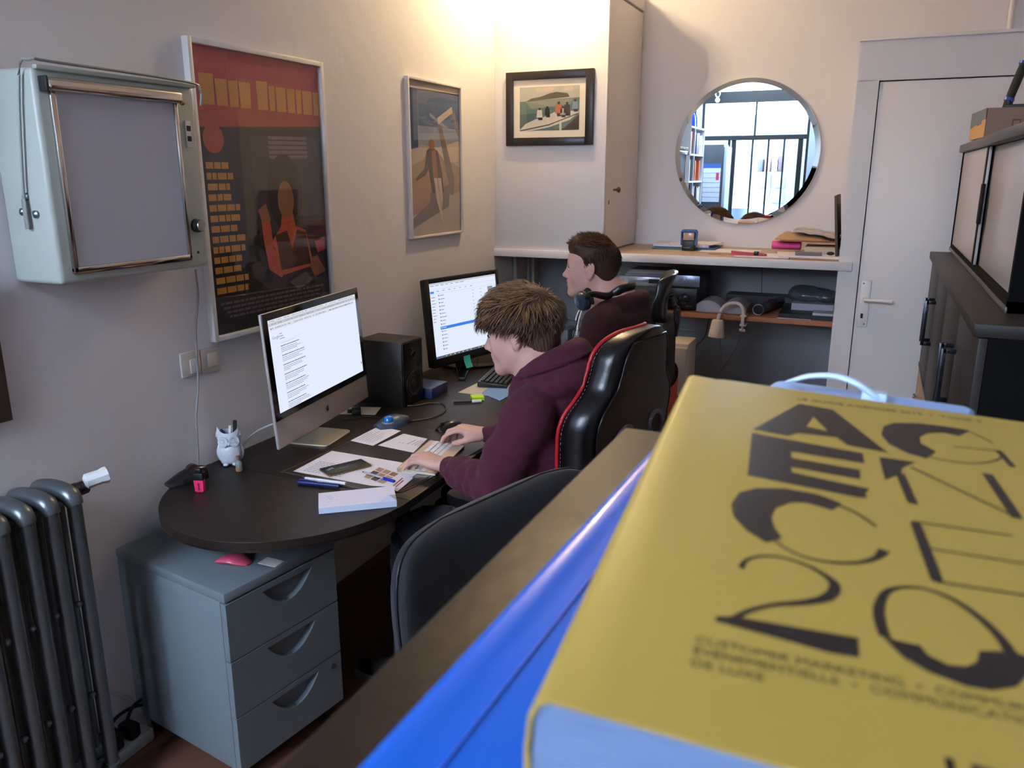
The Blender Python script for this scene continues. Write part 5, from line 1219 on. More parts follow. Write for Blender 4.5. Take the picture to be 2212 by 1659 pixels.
for E_, W_ in ((EL, WL), (ER, WR)):
    f = W_-E_; hd2.chain([E_, E_+f*.5, E_+f*.80, E_+f*.95], [.060, .052, .042, .035], k=.015)
    for u_, r_ in ((.1, .062), (.4, .055), (.6, .051)): hd2.ell(E_+f*u_, (.014, r_, r_*.92), frame3(f.normalized(), Vector((0, 1, .3))), k=.018)
for u_, r_ in ((.45, .068), (.62, .066), (.80, .066), (.95, .066)):
    f = EL-SL; hd2.ell(SL+f*u_, (.016, r_, r_), frame3(f.normalized(), Vector((1, 0, .4))), k=.02)
rp = [Vector((-.895+.10*math.cos(a), 3.045+.105*math.sin(a), 1.165+.022*math.cos(a))) for a in np.linspace(-2.2, 2.2, 15)]
hd2.chain(rp, [.016, .020, .024, .027, .030, .032, .033, .033, .033, .032, .030, .027, .024, .020, .016], k=.02)
hd2.ell((-.805, 3.045, 1.085), (.065, .125, .085), k=.04)
hd2.ell((-.99, 3.045, 1.21), (.075, .062, .085), k=.02, op='s')
def folds2(Pw):
    w = (np.abs(Pw[:, 1]-3.045) > .14); arm = np.exp(-((Pw[:, 2]-.92)/.12)**2)
    return .0022*wob(Pw, 24, 21)+.001*wob(Pw, 70, 14)+w*.0026*np.sin(Pw[:, 2]*95-Pw[:, 0]*70+3*wob(Pw, 14, 2))*arm
hood2 = sdf_mesh('hoodie', hd2, .0045, [fabric('maroon_fleece', '#340f13')], p2, disp=folds2)
# white drawstring cords at the front
wc = P('white_cord', '#d9d4d2', .7)
for sg, pix in ((0, [(1272, 655), (1266, 662), (1258, 672), (1251, 690), (1246, 712), (1243, 734)]), (1, [(1262, 663), (1253, 672), (1246, 684), (1241, 700)])):
    part('drawstring', B().tube([Dp(x, y, 2.985+.02*sg-(.0+.0*i)) for i, (x, y) in enumerate(pix)], .0035, 8, 4), wc, p2)
b = B(); part('trousers', (lambda q: (q.tube([(-.86, 2.95, .56), (-1.06, 2.92, .57), (-1.26, 2.90, .58), (-1.30, 2.90, .50), (-1.305, 2.90, .33), (-1.32, 2.90, .10)], [.115, .098, .078, .075, .066, .055], 20, 3), q.tube([(-.86, 3.14, .56), (-1.06, 3.17, .57), (-1.26, 3.19, .58), (-1.30, 3.19, .50), (-1.305, 3.19, .33), (-1.32, 3.19, .10)], [.115, .098, .078, .075, .066, .055], 20, 3), q)[-1])(b), jeans, p2, ang=180)
shoe(-1.33, 2.90, p2); shoe(-1.33, 3.19, p2)
# headphones resting on the neck
hp = thing('headphones', 'black over-ear headphones hanging round the neck of the man at the black monitor', 'headphones', (-.95, 3.04, 1.12))
hbm = P('headphone_black', '#15171c', .35); cush = P('headphone_cushion', '#1c1b1d', .6, bump=.2, bscale=120); shl = P('headphone_shell', '#2c3a4a', .3)
pix = [(1262, 652), (1270, 640), (1288, 627), (1305, 616), (1320, 607), (1330, 612)]
cL = Dp(1258, 655, 2.975); cR = cL+Vector((-.02, .17, .0))
back = Vector((-.835, 3.045, 1.235))
band = [cL+Vector((.012, -.012, .01)), cL+Vector((.045, -.030, .035)), Vector((-.905, 2.945, 1.205)), Vector((-.860, 2.975, 1.232)), back, Vector((-.860, 3.115, 1.232)), Vector((-.905, 3.145, 1.205)), cR+Vector((.045, .030, .035)), cR+Vector((.012, .012, .01))]
b = B(); b.tube(band, [.006, .008, .011, .013, .013, .013, .011, .008, .006], 10, 5, up=(.3, 0, 1), flat=1.5); part('headband', b, hbm, hp)
for c, s_ in ((cL, -1), (cR, 1)):
    ax = Vector((-.55, s_*.75, -.25)).normalized()
    b = B(); b.lathe([(.034, -.014), (.040, -.010), (.040, -.002), (.036, .002)], c, 28, ax); cu2 = part('ear_cushion', b, cush, hp)
    b = B(); b.lathe([(.037, .0), (.038, .010), (.032, .020), (.016, .024), (0, .025)], c, 28, ax); part('ear_cup', b, shl, hp)
    b = B(); b.cyl(c+ax*.022, c+ax*.0262, .010, n=16); part('cup_disc', b, P('disc_grey', '#7b8794', .25, metal=.6), hp)
tag(part('headphone_cable', B().tube([cL+Vector((-.01, -.005, -.035)), cL+Vector((-.020, -.0, -.075)), cL+Vector((-.035, .01, -.12)), cL+Vector((-.055, .04, -.17)), (-1.10, 3.03, .95), (-1.20, 2.95, ZD+.03)], .0018, 6, 5), hbm), 'thin black cable hanging from the headphones down to the desk', 'cable')

D2 = Dp(1277, 588, 3.30)-Dp(1277, 588, 3.08)
for o in (p2, hp): o.location = Vector(o.location)+D2
# ================================================================ chairs
lea = P('black_leather', '#0d0d10', .30, bump=.035, bscale=60, spec=.55); leab = P('matt_leather', '#141214', .5, bump=.15, bscale=120)
redp = P('red_piping', '#b01a26', .4); thr = P('pale_thread', '#8a8a86', .7); plas = P('black_plastic', '#121214', .45); steelc = P('chair_steel', '#2a2b2e', .35, metal=.8)
def castor_base(t, R=.30, h=.09, zc=.42):
    b = B(); b.cyl((0, 0, h), (0, 0, h+.05), .035, .03, 18); b.cyl((0, 0, h+.05), (0, 0, zc), .022, n=16); part('gas_lift', b, plas, t, local=True)
    for k in range(5):
        a = 2*math.pi*k/5+.3; c, s_ = math.cos(a), math.sin(a)
        b = B(); b.tube([(.02*c, .02*s_, h+.02), (R*.5*c, R*.5*s_, h+.012), (R*c, R*s_, h-.01)], [.024, .020, .015], 10, 3); part('base_arm', b, plas, t, local=True)
        b = B(); b.cyl((R*c-.022*s_, R*s_+.022*c, .028), (R*c+.022*s_, R*s_-.022*c, .028), .028, n=16); b.cyl((R*c, R*s_, .03), (R*c, R*s_, h-.01), .008, n=8); part('castor', b, P('black_rubber', '#141414', .6), t, local=True)
# --- gaming chair; local +x faces the desk
GY = RAD(169)
near_ = Dp(1300, 945, 2.21); lx_, ly_ = -.308, .235      # near rear corner of the backrest at shoulder height
GC = (near_.x-(math.cos(GY)*lx_-math.sin(GY)*ly_), near_.y-(math.sin(GY)*lx_+math.cos(GY)*ly_), 0)
g = thing('gaming_chair', 'black leather racing style office chair with red piping, under the boy in the plum hoodie', 'chair', GC, GY)
def gx(p): return chain(g) @ Vector(p)
# backrest as stacked rings: half width, centre depth, thickness
rows = [  # z, half width, back surface, thickness, wing
 (.44, .205, -.262, .070, .02), (.55, .230, -.276, .078, .03), (.68, .245, -.286, .080, .042), (.80, .252, -.294, .082, .046), (.90, .260, -.302, .082, .050), (.965, .268, -.308, .080, .050),
 (1.01, .256, -.312, .078, .046), (1.045, .228, -.316, .076, .038), (1.08, .194, -.320, .078, .032), (1.125, .180, -.325, .080, .028), (1.170, .168, -.330, .080, .026), (1.205, .138, -.334, .074, .02), (1.226, .090, -.337, .060, .015), (1.235, .04, -.338, .04, .01)]
def crrow(rows, n):
    out = []
    for i in range(len(rows)-1):
        a, b_, c, d = np.array(rows[max(i-1, 0)]), np.array(rows[i]), np.array(rows[i+1]), np.array(rows[min(i+2, len(rows)-1)])
        for k in range(n):
            t_ = k/n; out.append(.5*((2*b_)+(c-a)*t_+(2*a-5*b_+4*c-d)*t_*t_+(3*b_-a-3*c+d)*t_**3))
    out.append(np.array(rows[-1])); return out
RR = crrow(rows, 4); NB_ = 48
def back_pt(row, a, off=0):
    z, w, x, th, wf = row; c, s_ = math.cos(a), math.sin(a)
    y = (w+off)*math.copysign(abs(s_)**.55, s_)
    xx = x+th/2+(th/2+off)*math.copysign(abs(c)**.5, c)+wf*abs(y/w)**3*(1 if c > -.2 else .45)
    return (xx, y, z)
# outer shell, side bolsters and piping
b = B(); rings = [[b.v(back_pt(r, 2*math.pi*k/NB_)) for k in range(NB_)] for r in RR]; b.skin(rings)
bk = part('backrest', b, lea, g, local=True, ang=180)
# the pair of belt openings, drawn behind as grey rimmed flat ovals, dark for the shade inside
for sg in (-1, 1):
    cy_, cz_ = sg*.112, .915; a_in = []
    rim = []
    for a in np.linspace(0, 2*math.pi, 33)[:-1]:
        y = cy_+.050*math.cos(a); z = cz_+.040*math.sin(a)+sg*(-.30)*(y-cy_); rim.append((y, z))
    xb = lambda y, z: np.interp(z, [r[0] for r in rows], [r[2] for r in rows])+.45*np.interp(z, [r[0] for r in rows], [r[4] for r in rows])*abs(y/.275)**3-.0045
    b = B(); b.tube([(xb(y, z)-.002, y, z) for y, z in rim], .0075, 8, closed=True); part('belt_opening_rim', b, P('grey_rim', '#4b484c', .45), g, local=True)
    b = B(); vs = [b.v((xb(y, z)-.0015, cy_+(y-cy_)*.9, cz_+(z-cz_)*.9)) for y, z in rim]; b.f(vs); part('belt_opening_shade', b, P('black_hole', '#0c0c0c', .8), g, local=True, smooth=False)
# matt rear panel bounded by a welt
aw = [math.pi-.95, math.pi+.95]
def rear_path(off=.0):
    L_ = []; 
    for sg in (-1, 1):
        side = []
        for r in RR:
            if r[0] > 1.2051: continue
            z, w, x, th, wf = r; y = sg*(w-.035); yy = y/w
            side.append((x+.45*wf*abs(yy)**3-off+.004*0, y, z))
        L_.append(side)
    top = [( -.378-off, .03*0, 1.2)]
    return L_[0]+L_[1][::-1]
rp = rear_path(.001)
b = B(); half = len(rp)//2; left, right = rp[:half], rp[half:][::-1]
for i in range(half-1):
    for k in range(10):
        def ip(P0, P1, f_): y = P0[1]+(P1[1]-P0[1])*f_; r = P0[2]; w = abs(P0[1])+.035; wf = np.interp(r, [q_[0] for q_ in rows], [q_[4] for q_ in rows]); x = np.interp(r, [q_[0] for q_ in rows], [q_[2] for q_ in rows]); return (x+.45*wf*abs(y/w)**3-.0012-.003*(1-abs(2*f_-1)**4), y, r)
        b.f([b.v(ip(left[i], right[i], k/10)), b.v(ip(left[i+1], right[i+1], k/10)), b.v(ip(left[i+1], right[i+1], (k+1)/10)), b.v(ip(left[i], right[i], (k+1)/10))])
bmesh.ops.remove_doubles(b.bm, verts=b.bm.verts[:], dist=.0002); bmesh.ops.recalc_face_normals(b.bm, faces=b.bm.faces[:])
part('rear_panel', b, leab, g, local=True, ang=180)
b = B(); b.tube(rp, .0032, 8); part('rear_welt', b, lea, g, local=True, ang=180)
def front_path(off=.0):
    out = []
    for sg in (-1, 1):
        side = []
        for r in RR:
            z, w, x, th, wf = r; side.append((x+th+wf*.97+off-.006, sg*(w-.004), z))
        out.append(side)
    return out[0]+out[1][::-1]
fp_ = front_path(); b = B(); b.tube(fp_, .0060, 10); part('red_piping', b, redp, g, local=True, ang=180)
b = B()
for i in range(0, len(fp_)-1):
    p_, q_ = Vector(fp_[i]), Vector(fp_[i+1]); n_ = max(1, int((q_-p_).length/.010))
    for k in range(n_): a = p_.lerp(q_, (k+.15)/n_); c = p_.lerp(q_, (k+.7)/n_); o = Vector((-.013, math.copysign(.0035, a.y), 0)); b.tube([a+o, c+o], .0009, 4)
part('stitching', b, thr, g, local=True)
# crease across the side at the shoulder
b = B(); b.tube([back_pt(RR[28], -a, .0005) for a in np.linspace(.9, 2.0, 8)], .0016, 6); part('shoulder_crease', b, leab, g, local=True)
# seat
b = B(); b.box((-.25, -.24, .435), (.27, .24, .525), .04, 4); part('seat', b, lea, g, local=True)
for sg in (-1, 1): b = B(); b.tube([(-.20, sg*.235, .50), (.0, sg*.245, .52), (.20, sg*.235, .525), (.27, sg*.20, .50)], [.035, .042, .045, .035], 14, 5); part('seat_bolster', b, lea, g, local=True); 
b = B(); b.box((-.16, -.13, .40), (.14, .13, .437), .01); part('seat_plate', b, plas, g, local=True)
for sg in (-1, 1):
    z = .690; yy = sg*.305; b = B(); b.tube([(-.10, sg*.16, .42), (-.05, yy, .44), (-.02, yy, .55), (-.01, yy, z)], .017, 10, 5); part('armrest_post', b, plas, g, local=True)
    b = B(); b.prism([(-.135, yy-.030), (.02, yy-.038), (.125, yy-.042), (.165, yy-.030), (.178, yy), (.165, yy+.030), (.125, yy+.042), (.02, yy+.038), (-.135, yy+.030)], z-.002, z+.030); part('arm_pad', b, lea, g, local=True, bev=.012)
    b = B(); b.prism([(-.12, yy-.026), (.14, yy-.034), (.16, yy), (.14, yy+.034), (-.12, yy+.026)], z-.02, z-.001); part('arm_plate', b, P('grey_plastic', '#3a3d44', .4), g, local=True)
castor_base(g)
# --- second chair: black back with high headrest and red rear panel
hc_ = Dp(1444, 655, 3.16); Y2 = RAD(191); C2 = (hc_.x+.355*math.cos(Y2), hc_.y+.355*math.sin(Y2), 0)
c2 = thing('mesh_chair', 'black office chair with separate headrest and red lower back, behind the man with headphones', 'chair', C2, Y2)
fab = P('black_mesh_fabric', '#0e0f13', .85, bump=.3, bscale=300)
b = B(); R2 = crrow([(.52, .20, -.375, .05, .02), (.62, .225, -.385, .05, .03), (.78, .235, -.390, .048, .035), (.92, .235, -.390, .045, .035), (1.03, .228, -.388, .042, .03), (1.085, .21, -.386, .04, .02), (1.11, .16, -.384, .03, .01)], 4)
b.skin([[b.v(back_pt(r, 2*math.pi*k/40)) for k in range(40)] for r in R2]); part('backrest', b, fab, c2, local=True, ang=180)
b = B()
R3_ = [r for r in R2 if .50 < r[0] < .89]
for i in range(len(R3_)-1):
    for k in range(12):
        def ip2(r, f_): z, w, x, th, wf = r; y = (2*f_-1)*(w+.004); return (x+.45*wf*abs(y/w)**3-.006-.010*(1-abs(2*f_-1)**2), y, z)
        b.f([b.v(ip2(R3_[i], k/12)), b.v(ip2(R3_[i+1], k/12)), b.v(ip2(R3_[i+1], (k+1)/12)), b.v(ip2(R3_[i], (k+1)/12))])
bmesh.ops.remove_doubles(b.bm, verts=b.bm.verts[:], dist=.0002); bmesh.ops.recalc_face_normals(b.bm, faces=b.bm.faces[:])
part('rear_cover', b, P('red_orange_fabric', '#b5301a', .7, bump=.15, bscale=200), c2, local=True, ang=180, label='red orange fabric cover on the lower back')
b = B(); HRr = crrow([(1.105, .085, -.352, .030, .01), (1.125, .125, -.352, .044, .02), (1.18, .140, -.350, .044, .02), (1.23, .140, -.360, .038, .022), (1.272, .130, -.376, .032, .035), (1.292, .10, -.386, .018, .02)], 4)
b.skin([[b.v(back_pt(r, 2*math.pi*k/40)) for k in range(40)] for r in HRr]); part('headrest', b, lea, c2, local=True, ang=180)
b = B(); b.tube([(-.385, -.04, 1.05), (-.392, -.04, 1.13), (-.365, -.04, 1.20)], .012, 8, 4); b.tube([(-.385, .04, 1.05), (-.392, .04, 1.13), (-.365, .04, 1.20)], .012, 8, 4); part('headrest_bracket', b, plas, c2, local=True)
b = B(); b.box((-.24, -.24, .43), (.25, .24, .51), .035, 3); part('seat', b, fab, c2, local=True)
b = B(); b.tube([(-.10, 0, .42), (-.27, 0, .44), (-.36, 0, .60), (-.385, 0, .80)], .018, 10, 5, flat=1.6); part('back_bracket', b, plas, c2, local=True)
castor_base(c2)
# --- navy chair in front
nv = P('navy_fabric', '#090d18', .85, bump=.2, bscale=350, sheen=.1)
A_, B_ = Zp(883, 1178, 1.0), Zp(1240, 1012, 1.0)
u = B_-A_; yaw = math.atan2(u.y, u.x)-math.pi/2; md = (A_+B_)/2
n3 = thing('office_chair', 'empty navy blue upholstered office chair between the desk end and the foreground counter', 'chair', (md.x+.215, md.y-.05, 0), yaw)
hw = u.length/2+.055; x0 = -.26
rr_ = [(.50, hw*.84, x0+.045, .05, .02), (.58, hw*.92, x0+.03, .055, .025), (.70, hw*.98, x0+.015, .06, .03), (.82, hw*1.0, x0+.005, .062, .03), (.90, hw*1.0, x0, .060, .03), (.950, hw*.97, x0-.002, .056, .028), (.982, hw*.90, x0-.003, .046, .025), (1.000, hw*.76, x0-.003, .030, .02), (1.006, hw*.5, x0-.002, .012, .01)]
b = B(); b.skin([[b.v(back_pt(r, 2*math.pi*k/48)) for k in range(48)] for r in crrow(rr_, 4)]); part('backrest', b, nv, n3, local=True, ang=180)
b = B(); wl_ = []
for sg in (-1, 1): 
    sd_ = [(r[2]+r[3]*.5+r[4]*.7, sg*(r[1]+.001), r[0]) for r in crrow(rr_, 4)]; wl_ += sd_ if sg < 0 else sd_[::-1]
b.tube(wl_, .0030, 8); part('welt', b, P('navy_welt', '#0c111d', .5), n3, local=True, ang=180)
b = B(); b.box((-.23, -hw*.95, .42), (.24, hw*.95, .50), .035, 4); part('seat', b, nv, n3, local=True)
b = B(); b.tube([(-.10, 0, .41), (-.24, 0, .42), (-.275, 0, .52), (-.27, 0, .72)], .016, 10, 5, flat=2.0); part('back_bracket', b, plas, n3, local=True)
castor_base(n3, .28)
# ================================================================ things on the alcove counter
def lay(name, label, cat, pix, z, th, mat, group=None, parent=None):
    pp = [Zp(x, y, z) for x, y in pix]
    o = part(name, B().prism([(p.x, p.y) for p in pp], z, z+th), mat, parent, smooth=False)
    if label: tag(o, label, cat, group)
    return o
def quad(cx, cy, w, d, rot):   # room-space rectangle
    c, s_ = math.cos(rot), math.sin(rot); return [(cx+x*c-y*s_, cy+x*s_+y*c) for x, y in ((-w/2, -d/2), (w/2, -d/2), (w/2, d/2), (-w/2, d/2))]
def slab(name, label, cat, cx, cy, w, d, rot, z, th, mat, group=None):
    return tag(part(name, B().prism(quad(cx, cy, w, d, rot), z, z+th), mat, None, smooth=False), label, cat, group)
Z0 = ZSH+.001
wp_ = P('white_paper', '#dcd6dc', .75); green = P('green_folder', '#2f7a5a', .5); bluef = P('blue_folder_edge', '#28408a', .5); kraft = P('kraft_paper', '#b08c6c', .7); cream = P('cream_paper', '#cfc4b4', .7); pinkf = P('pink_folder', '#e2559a', .55)
c_ = Zp(1492, 532, Z0); cx, cy = c_.x, min(c_.y, 4.53)
slab('folder', 'thin green folder at the bottom of the paper pile under the stamp', 'folder', cx, cy, .34, .24, .05, Z0, .006, green)
slab('folder', 'thin blue folder on top of the green folder', 'folder', cx+.01, cy+.005, .33, .235, -.03, Z0+.0065, .005, bluef)
slab('paper_stack', 'white papers on top of the blue folder below the mirror', 'paper', cx-.02, cy+.01, .30, .21, .06, Z0+.012, .014, wp_)
slab('paper_stack', 'few white sheets lying askew on top of the papers below the mirror', 'paper', cx+.05, cy+.02, .24, .20, -.12, Z0+.0265, .004, wp_)
# self-inking stamp
p_ = Zp(1495, 538, Z0+.0); sx, sy = p_.x, p_.y-.02
t = thing('rubber_stamp', 'black and blue self-inking stamp standing in front of the paper pile', 'stamp', (sx, sy, Z0+.0155))
sy = cy-.155; t.location = (sx, sy, Z0+.0005)
b = B(); b.box((-.034, -.022, 0), (.034, .022, .052), .004); part('stamp_body', b, P('black_plastic', '#121214', .45), t, local=True)
b = B(); b.prism([(-.042, .028), (-.030, .028), (-.030, .096), (.030, .096), (.030, .028), (.042, .028), (.042, .100), (.034, .110), (-.034, .110), (-.042, .100)], -.020, .020, fr=lambda x, z, y: (x, y, z)); part('stamp_handle', b, P('blue_plastic', '#2a4f9c', .35), t, local=True, bev=.002)
part('stamp_window', B().box((-.029, -.0205, .054), (.029, .0205, .094), .002), P('clear_brown_window', '#a48a84', .2), t, local=True)
lettering('stamp_lettering', 'TRODAT', .010, chain(t) @ Matrix(((1, 0, 0, -.028), (0, 0, -1, -.0225), (0, 1, 0, .012), (0, 0, 0, 1))), P('pale_grey_ink', '#8f8f8f', .5), t, ext=.0002)
# papers to the right
slab('paper_sheet', 'white sheet lying flat on the counter between stamp and folder pile', 'paper', -.70, 4.42, .30, .21, .04, Z0, .002, wp_)
slab('paper_sheet', 'tan envelope lying right of the rubber stamp', 'paper', -.72, 4.25, .12, .05, .1, Z0, .0015, kraft)
c_ = Zp(1620, 552, Z0)
slab('paper_stack', 'loose white papers under the red stapler at the front of the counter', 'paper', -.50, 4.22, .26, .19, -.05, Z0, .006, wp_)
slab('paper_stack', 'white papers with pink writing right of the red stapler', 'paper', -.33, 4.25, .22, .25, .12, Z0+.0065, .008, P('pinkish_paper', '#dfcfd8', .7))
# red stapler
q1, q2 = Zp(1580, 549, Z0+.012), Zp(1652, 552, Z0+.012)
t = thing('stapler', 'long slim red metal clip strip lying on the papers', 'stapler', ((q1.x+q2.x)/2, 4.15, Z0+.0065), 0)
L_ = .17
redm = P('red_metal', '#b3283c', .35); b = B(); b.prism([(-L_/2, 0), (-L_/2, .022), (.0, .016), (L_/2-.02, .014), (L_/2, .010), (L_/2, 0)], -.012, .012, fr=lambda x, z, y: (x, y, z)); part('stapler_arm', b, redm, t, local=True, bev=.0015)
part('stapler_clip', B().box((.025, -.0135, .002), (.048, .0135, .021), .002), P('dark_steel', '#2c2a2c', .3, metal=.8), t, local=True)
part('rivet', B().cyl((L_/2-.012, -.0128, .007), (L_/2-.012, .0128, .007), .0035, n=12), P('screw_steel', '#8a8078', .35, metal=1), t, local=True)
# folder pile on the right
items = [('kraft_envelope', 'brown kraft envelope lowest in the pile at the right end of the counter', -.24, 4.28, .26, .33, .02, .006, kraft),
 ('paper_stack', 'white papers in the pile at the right end, on the lowest kraft envelope', -.25, 4.27, .24, .30, -.04, .010, wp_),
 ('cardboard_sleeve', 'cream cardboard sleeve in the right hand pile below the pink folder', -.235, 4.37, .17, .28, .03, .026, cream)]
z = Z0+.0
for nm, lb_, x, y, w, d, r, th, m in items: slab(nm, lb_, 'paper', x, y, w, d, r, z, th, m); z += th+.0006
tt = thing('pink_folder', 'rolled bright pink folder on the counter left of the cream sleeve', 'folder', (-.43, 4.40, Z0+.0155)); b = B(); rings = []
for k in range(2): rings.append([b.v((-.49+.14*k, 4.45+.05*math.cos(a), Z0+.039+.022*math.sin(a))) for a in np.linspace(0, 2*math.pi, 25)[:-1]])
b.skin(rings); part('rolled_cover', b, pinkf, tt)
b = B(); b.cyl((-.4915, 4.45, Z0+.037), (-.4905, 4.45, Z0+.037), .014, n=20); part('folder_end', b, P('dark_roll_end', '#3a2030', .6), tt)
z2 = Z0+.066
b = B(); b.prism(quad(-.30, 4.46, .30, .24, .05), z2, z2+.005); tag(part('brown_folder', b, P('rust_card', '#8f4a2c', .6), None, smooth=False), 'rust brown folder across the top of the right hand pile', 'folder')
b = B()   # sagging envelope and bags on top
for nm, lb_, cx_, w_, d_, zo, hh, m_, ph in (('padded_envelope', 'crumpled tan padded envelope on top of the right hand pile', -.34, .26, .22, .006, .040, kraft, 1), ('plastic_bag', 'crumpled translucent plastic sleeve on the very top of the pile by the post', -.26, .25, .20, .050, .012, P('clear_sleeve', '#b5a6a2', .2, coat=.5), 2)):
    b = B(); top = []; bot = []
    for i in range(13):
        for j in range(9):
            u_, v_ = i/12, j/8; x = cx_-w_/2+w_*u_; y = 4.46-d_/2+d_*v_; e = min(1, 6*min(u_, 1-u_, v_, 1-v_)+.15)
            zz = z2+zo+(hh*e*(1-.75*u_) if ph == 1 else .035*(1-u_)*.2+hh*e)+.003*math.sin(17*u_+9*v_)*e-(.030*u_ if ph == 2 else 0)
            top.append(b.v((x, y, zz))); bot.append(b.v((x, y, z2+zo-.0005-(.030*u_ if ph == 2 else 0))))
    for i in range(12):
        for j in range(8):
            a = i*9+j; b.f([top[a], top[a+9], top[a+10], top[a+1]]); b.f([bot[a+1], bot[a+10], bot[a+9], bot[a]])
    for i in range(12): b.f([bot[i*9], bot[i*9+9], top[i*9+9], top[i*9]]); b.f([top[i*9+8], top[i*9+17], bot[i*9+17], bot[i*9+8]])
    for j in range(8): b.f([top[j], top[j+1], bot[j+1], bot[j]]); b.f([bot[108+j], bot[109+j], top[109+j], top[108+j]])
    tag(part(nm, b, m_), lb_, 'envelope' if ph == 1 else 'bag')
slab('glasses_case', 'grey folded cloth on the front papers at the right end of the counter', 'cloth', -.29, 4.16, .12, .06, .1, Z0+.0175, .014, P('grey_cloth', '#7a7478', .7))
b = B(); b.sph((-.190, 4.15, Z0+.030), .018, 14, (1, .6, .5)); tag(part('car_key', b, P('black_rubber', '#141414', .6)), 'small black fob on the papers at the right end of the counter', 'key fob')
# dark board leaning in the corner by the door post
b = B(); b.M = Matrix.Translation((-.155, 4.36, ZSH+.001)) @ Matrix.Rotation(RAD(-6), 4, 'Y'); b.box((-.012, -.20, .002), (-.0, .18, .30), .002); tag(part('leaning_frame', b, P('dark_brown_board', '#4a3c34', .6, bump=.05)), 'thin dark framed board leaning against the door post on the counter', 'frame')
# ================================================================ lower shelf
ZL = .971
# receiver, silver dvd player and silver box with magazines on top
xa, xb = -1.215, -.815; yb = 4.17
t = thing('audio_receiver', 'wide black receiver with a round dial at the left of the lower shelf', 'receiver', ((xa+xb)/2, 4.32, ZL))
b = B(); b.box((xa, yb, ZL+.010), (xb, yb+.33, ZL+.118), .003); part('receiver_case', b, P('receiver_black', '#141416', .35), t)
part('volume_dial', B().lathe([(.028, 0), (.028, .004), (.022, .006), (.022, .018), (.019, .020), (0, .020)], (xb-.060, yb, ZL+.065), 28, (0, -1, 0)), P('dial_grey', '#2b2c2f', .25, metal=.6), t)
part('display', B().box((xa+.15, yb-.001, ZL+.06), (xa+.26, yb, ZL+.095)), P('display_black', '#07080a', .15), t)
for x in (xa+.05, xb-.05): part('foot', B().cyl((x, yb+.04, ZL), (x, yb+.04, ZL+.011), .018, n=14), P('black_rubber', '#141414', .6), t)
for i in range(5): part('button', B().box((xa+.03+i*.022, yb-.0015, ZL+.03), (xa+.044+i*.022, yb, ZL+.036)), P('dark_steel', '#2c2a2c', .3, metal=.8), t)
lettering('front_lettering', 'DIGITAL', .009, Matrix(((1, 0, 0, xb-.055), (0, 0, -1, yb-.0005), (0, 1, 0, ZL+.022), (0, 0, 0, 1))), P('pale_grey_ink', '#8f8f8f', .5), t, ext=.0002)
slv = P('silver_plastic', '#a7a8ac', .3, metal=.5)
x1_ = -.96
t = thing('disc_player', 'slim silver disc player on top of the black receiver', 'disc player', (-1.10, 4.3, ZL+.1185))
z = ZL+.1187; xA = xa-.02
b = B(); b.box((xA, yb-.01, z), (xA+.26, yb+.26, z+.050), .002); part('player_case', b, slv, t)
part('disc_tray', B().box((xA+.055, yb-.0125, z+.022), (xA+.165, yb-.009, z+.040), .001), P('tray_silver', '#8f9094', .3, metal=.5), t)
part('display', B().box((xA+.168, yb-.0125, z+.018), (xA+.225, yb-.009, z+.040)), P('display_black', '#07080a', .15), t)
part('power_button', B().box((xA+.012, yb-.013, z+.010), (xA+.030, yb-.009, z+.016), .001), slv, t)
lettering('player_lettering', 'LG', .013, Matrix(((1, 0, 0, xA+.018), (0, 0, -1, yb-.0105), (0, 1, 0, z+.028), (0, 0, 0, 1))), P('black_hole', '#0c0c0c', .8), t, ext=.0003)
t = thing('silver_box', 'silver grey set-top box with three buttons right of the disc player', 'set-top box', (-.88, 4.3, ZL+.1187))
b = B(); b.box((xA+.265, yb+.0, z), (xb+.012, yb+.28, z+.068), .004); part('box_case', b, P('dark_top', '#2a2a2e', .35), t); b = B(); b.box((xA+.265, yb-.004, z+.010), (xb+.012, yb, z+.066), .001); part('box_front', b, P('blue_silver', '#8e99ad', .28, metal=.5), t)
for i in range(3): part('button', B().lathe([(.006, 0), (.006, .003), (0, .004)], (xb-.10+i*.032, yb-.004, z+.045), 14, (0, -1, 0)), slv, t)
for i in range(5):
    o = slab('magazine', ['lowest magazine', 'second magazine from the bottom', 'middle magazine', 'second magazine from the top', 'topmost magazine'][i]+' in the pile on the silver disc player', 'magazine', -1.08+.01*(i % 2), 4.29, .25-.01*i, .18, .04*(i % 3)-.03, z+.0505+i*.0065, .006, P('magazine_%d' % (i % 3), ['#8f8288', '#6f666e', '#a0949a'][i % 3], .5), 'magazines on the disc player')
# books (open, fanned) beside
pg = P('book_pages', '#b9b4c0', .75, bump=.4, bscale=160, stretch=(.05, .05, 6))
for i, (x, r_) in enumerate(((-.755, .1), (-.625, -.05))):
    b = B(); rings = []
    for k in range(9):
        f_ = k/8; xx = x-.062+.124*f_; hh = .055*math.sin(math.pi*(.12+.78*f_))**.6+.006
        rings.append([b.v((xx, 4.18, ZL+.001)), b.v((xx, 4.36, ZL+.001)), b.v((xx, 4.36, ZL+.001+hh)), b.v((xx, 4.18, ZL+.001+hh))])
    b.skin(rings); tag(part('paperback', b, pg, None, ang=50), ['thick soft paperback lying right of the receiver', 'second thick paperback, behind the arched lamp neck'][i], 'book', 'paperbacks beside the receiver')
slab('dark_notebook', 'dark flat notebook behind the paperbacks on the lower shelf', 'book', -.55, 4.60, .35, .14, .0, ZL, .050, P('dark_cover', '#2c2a30', .5))
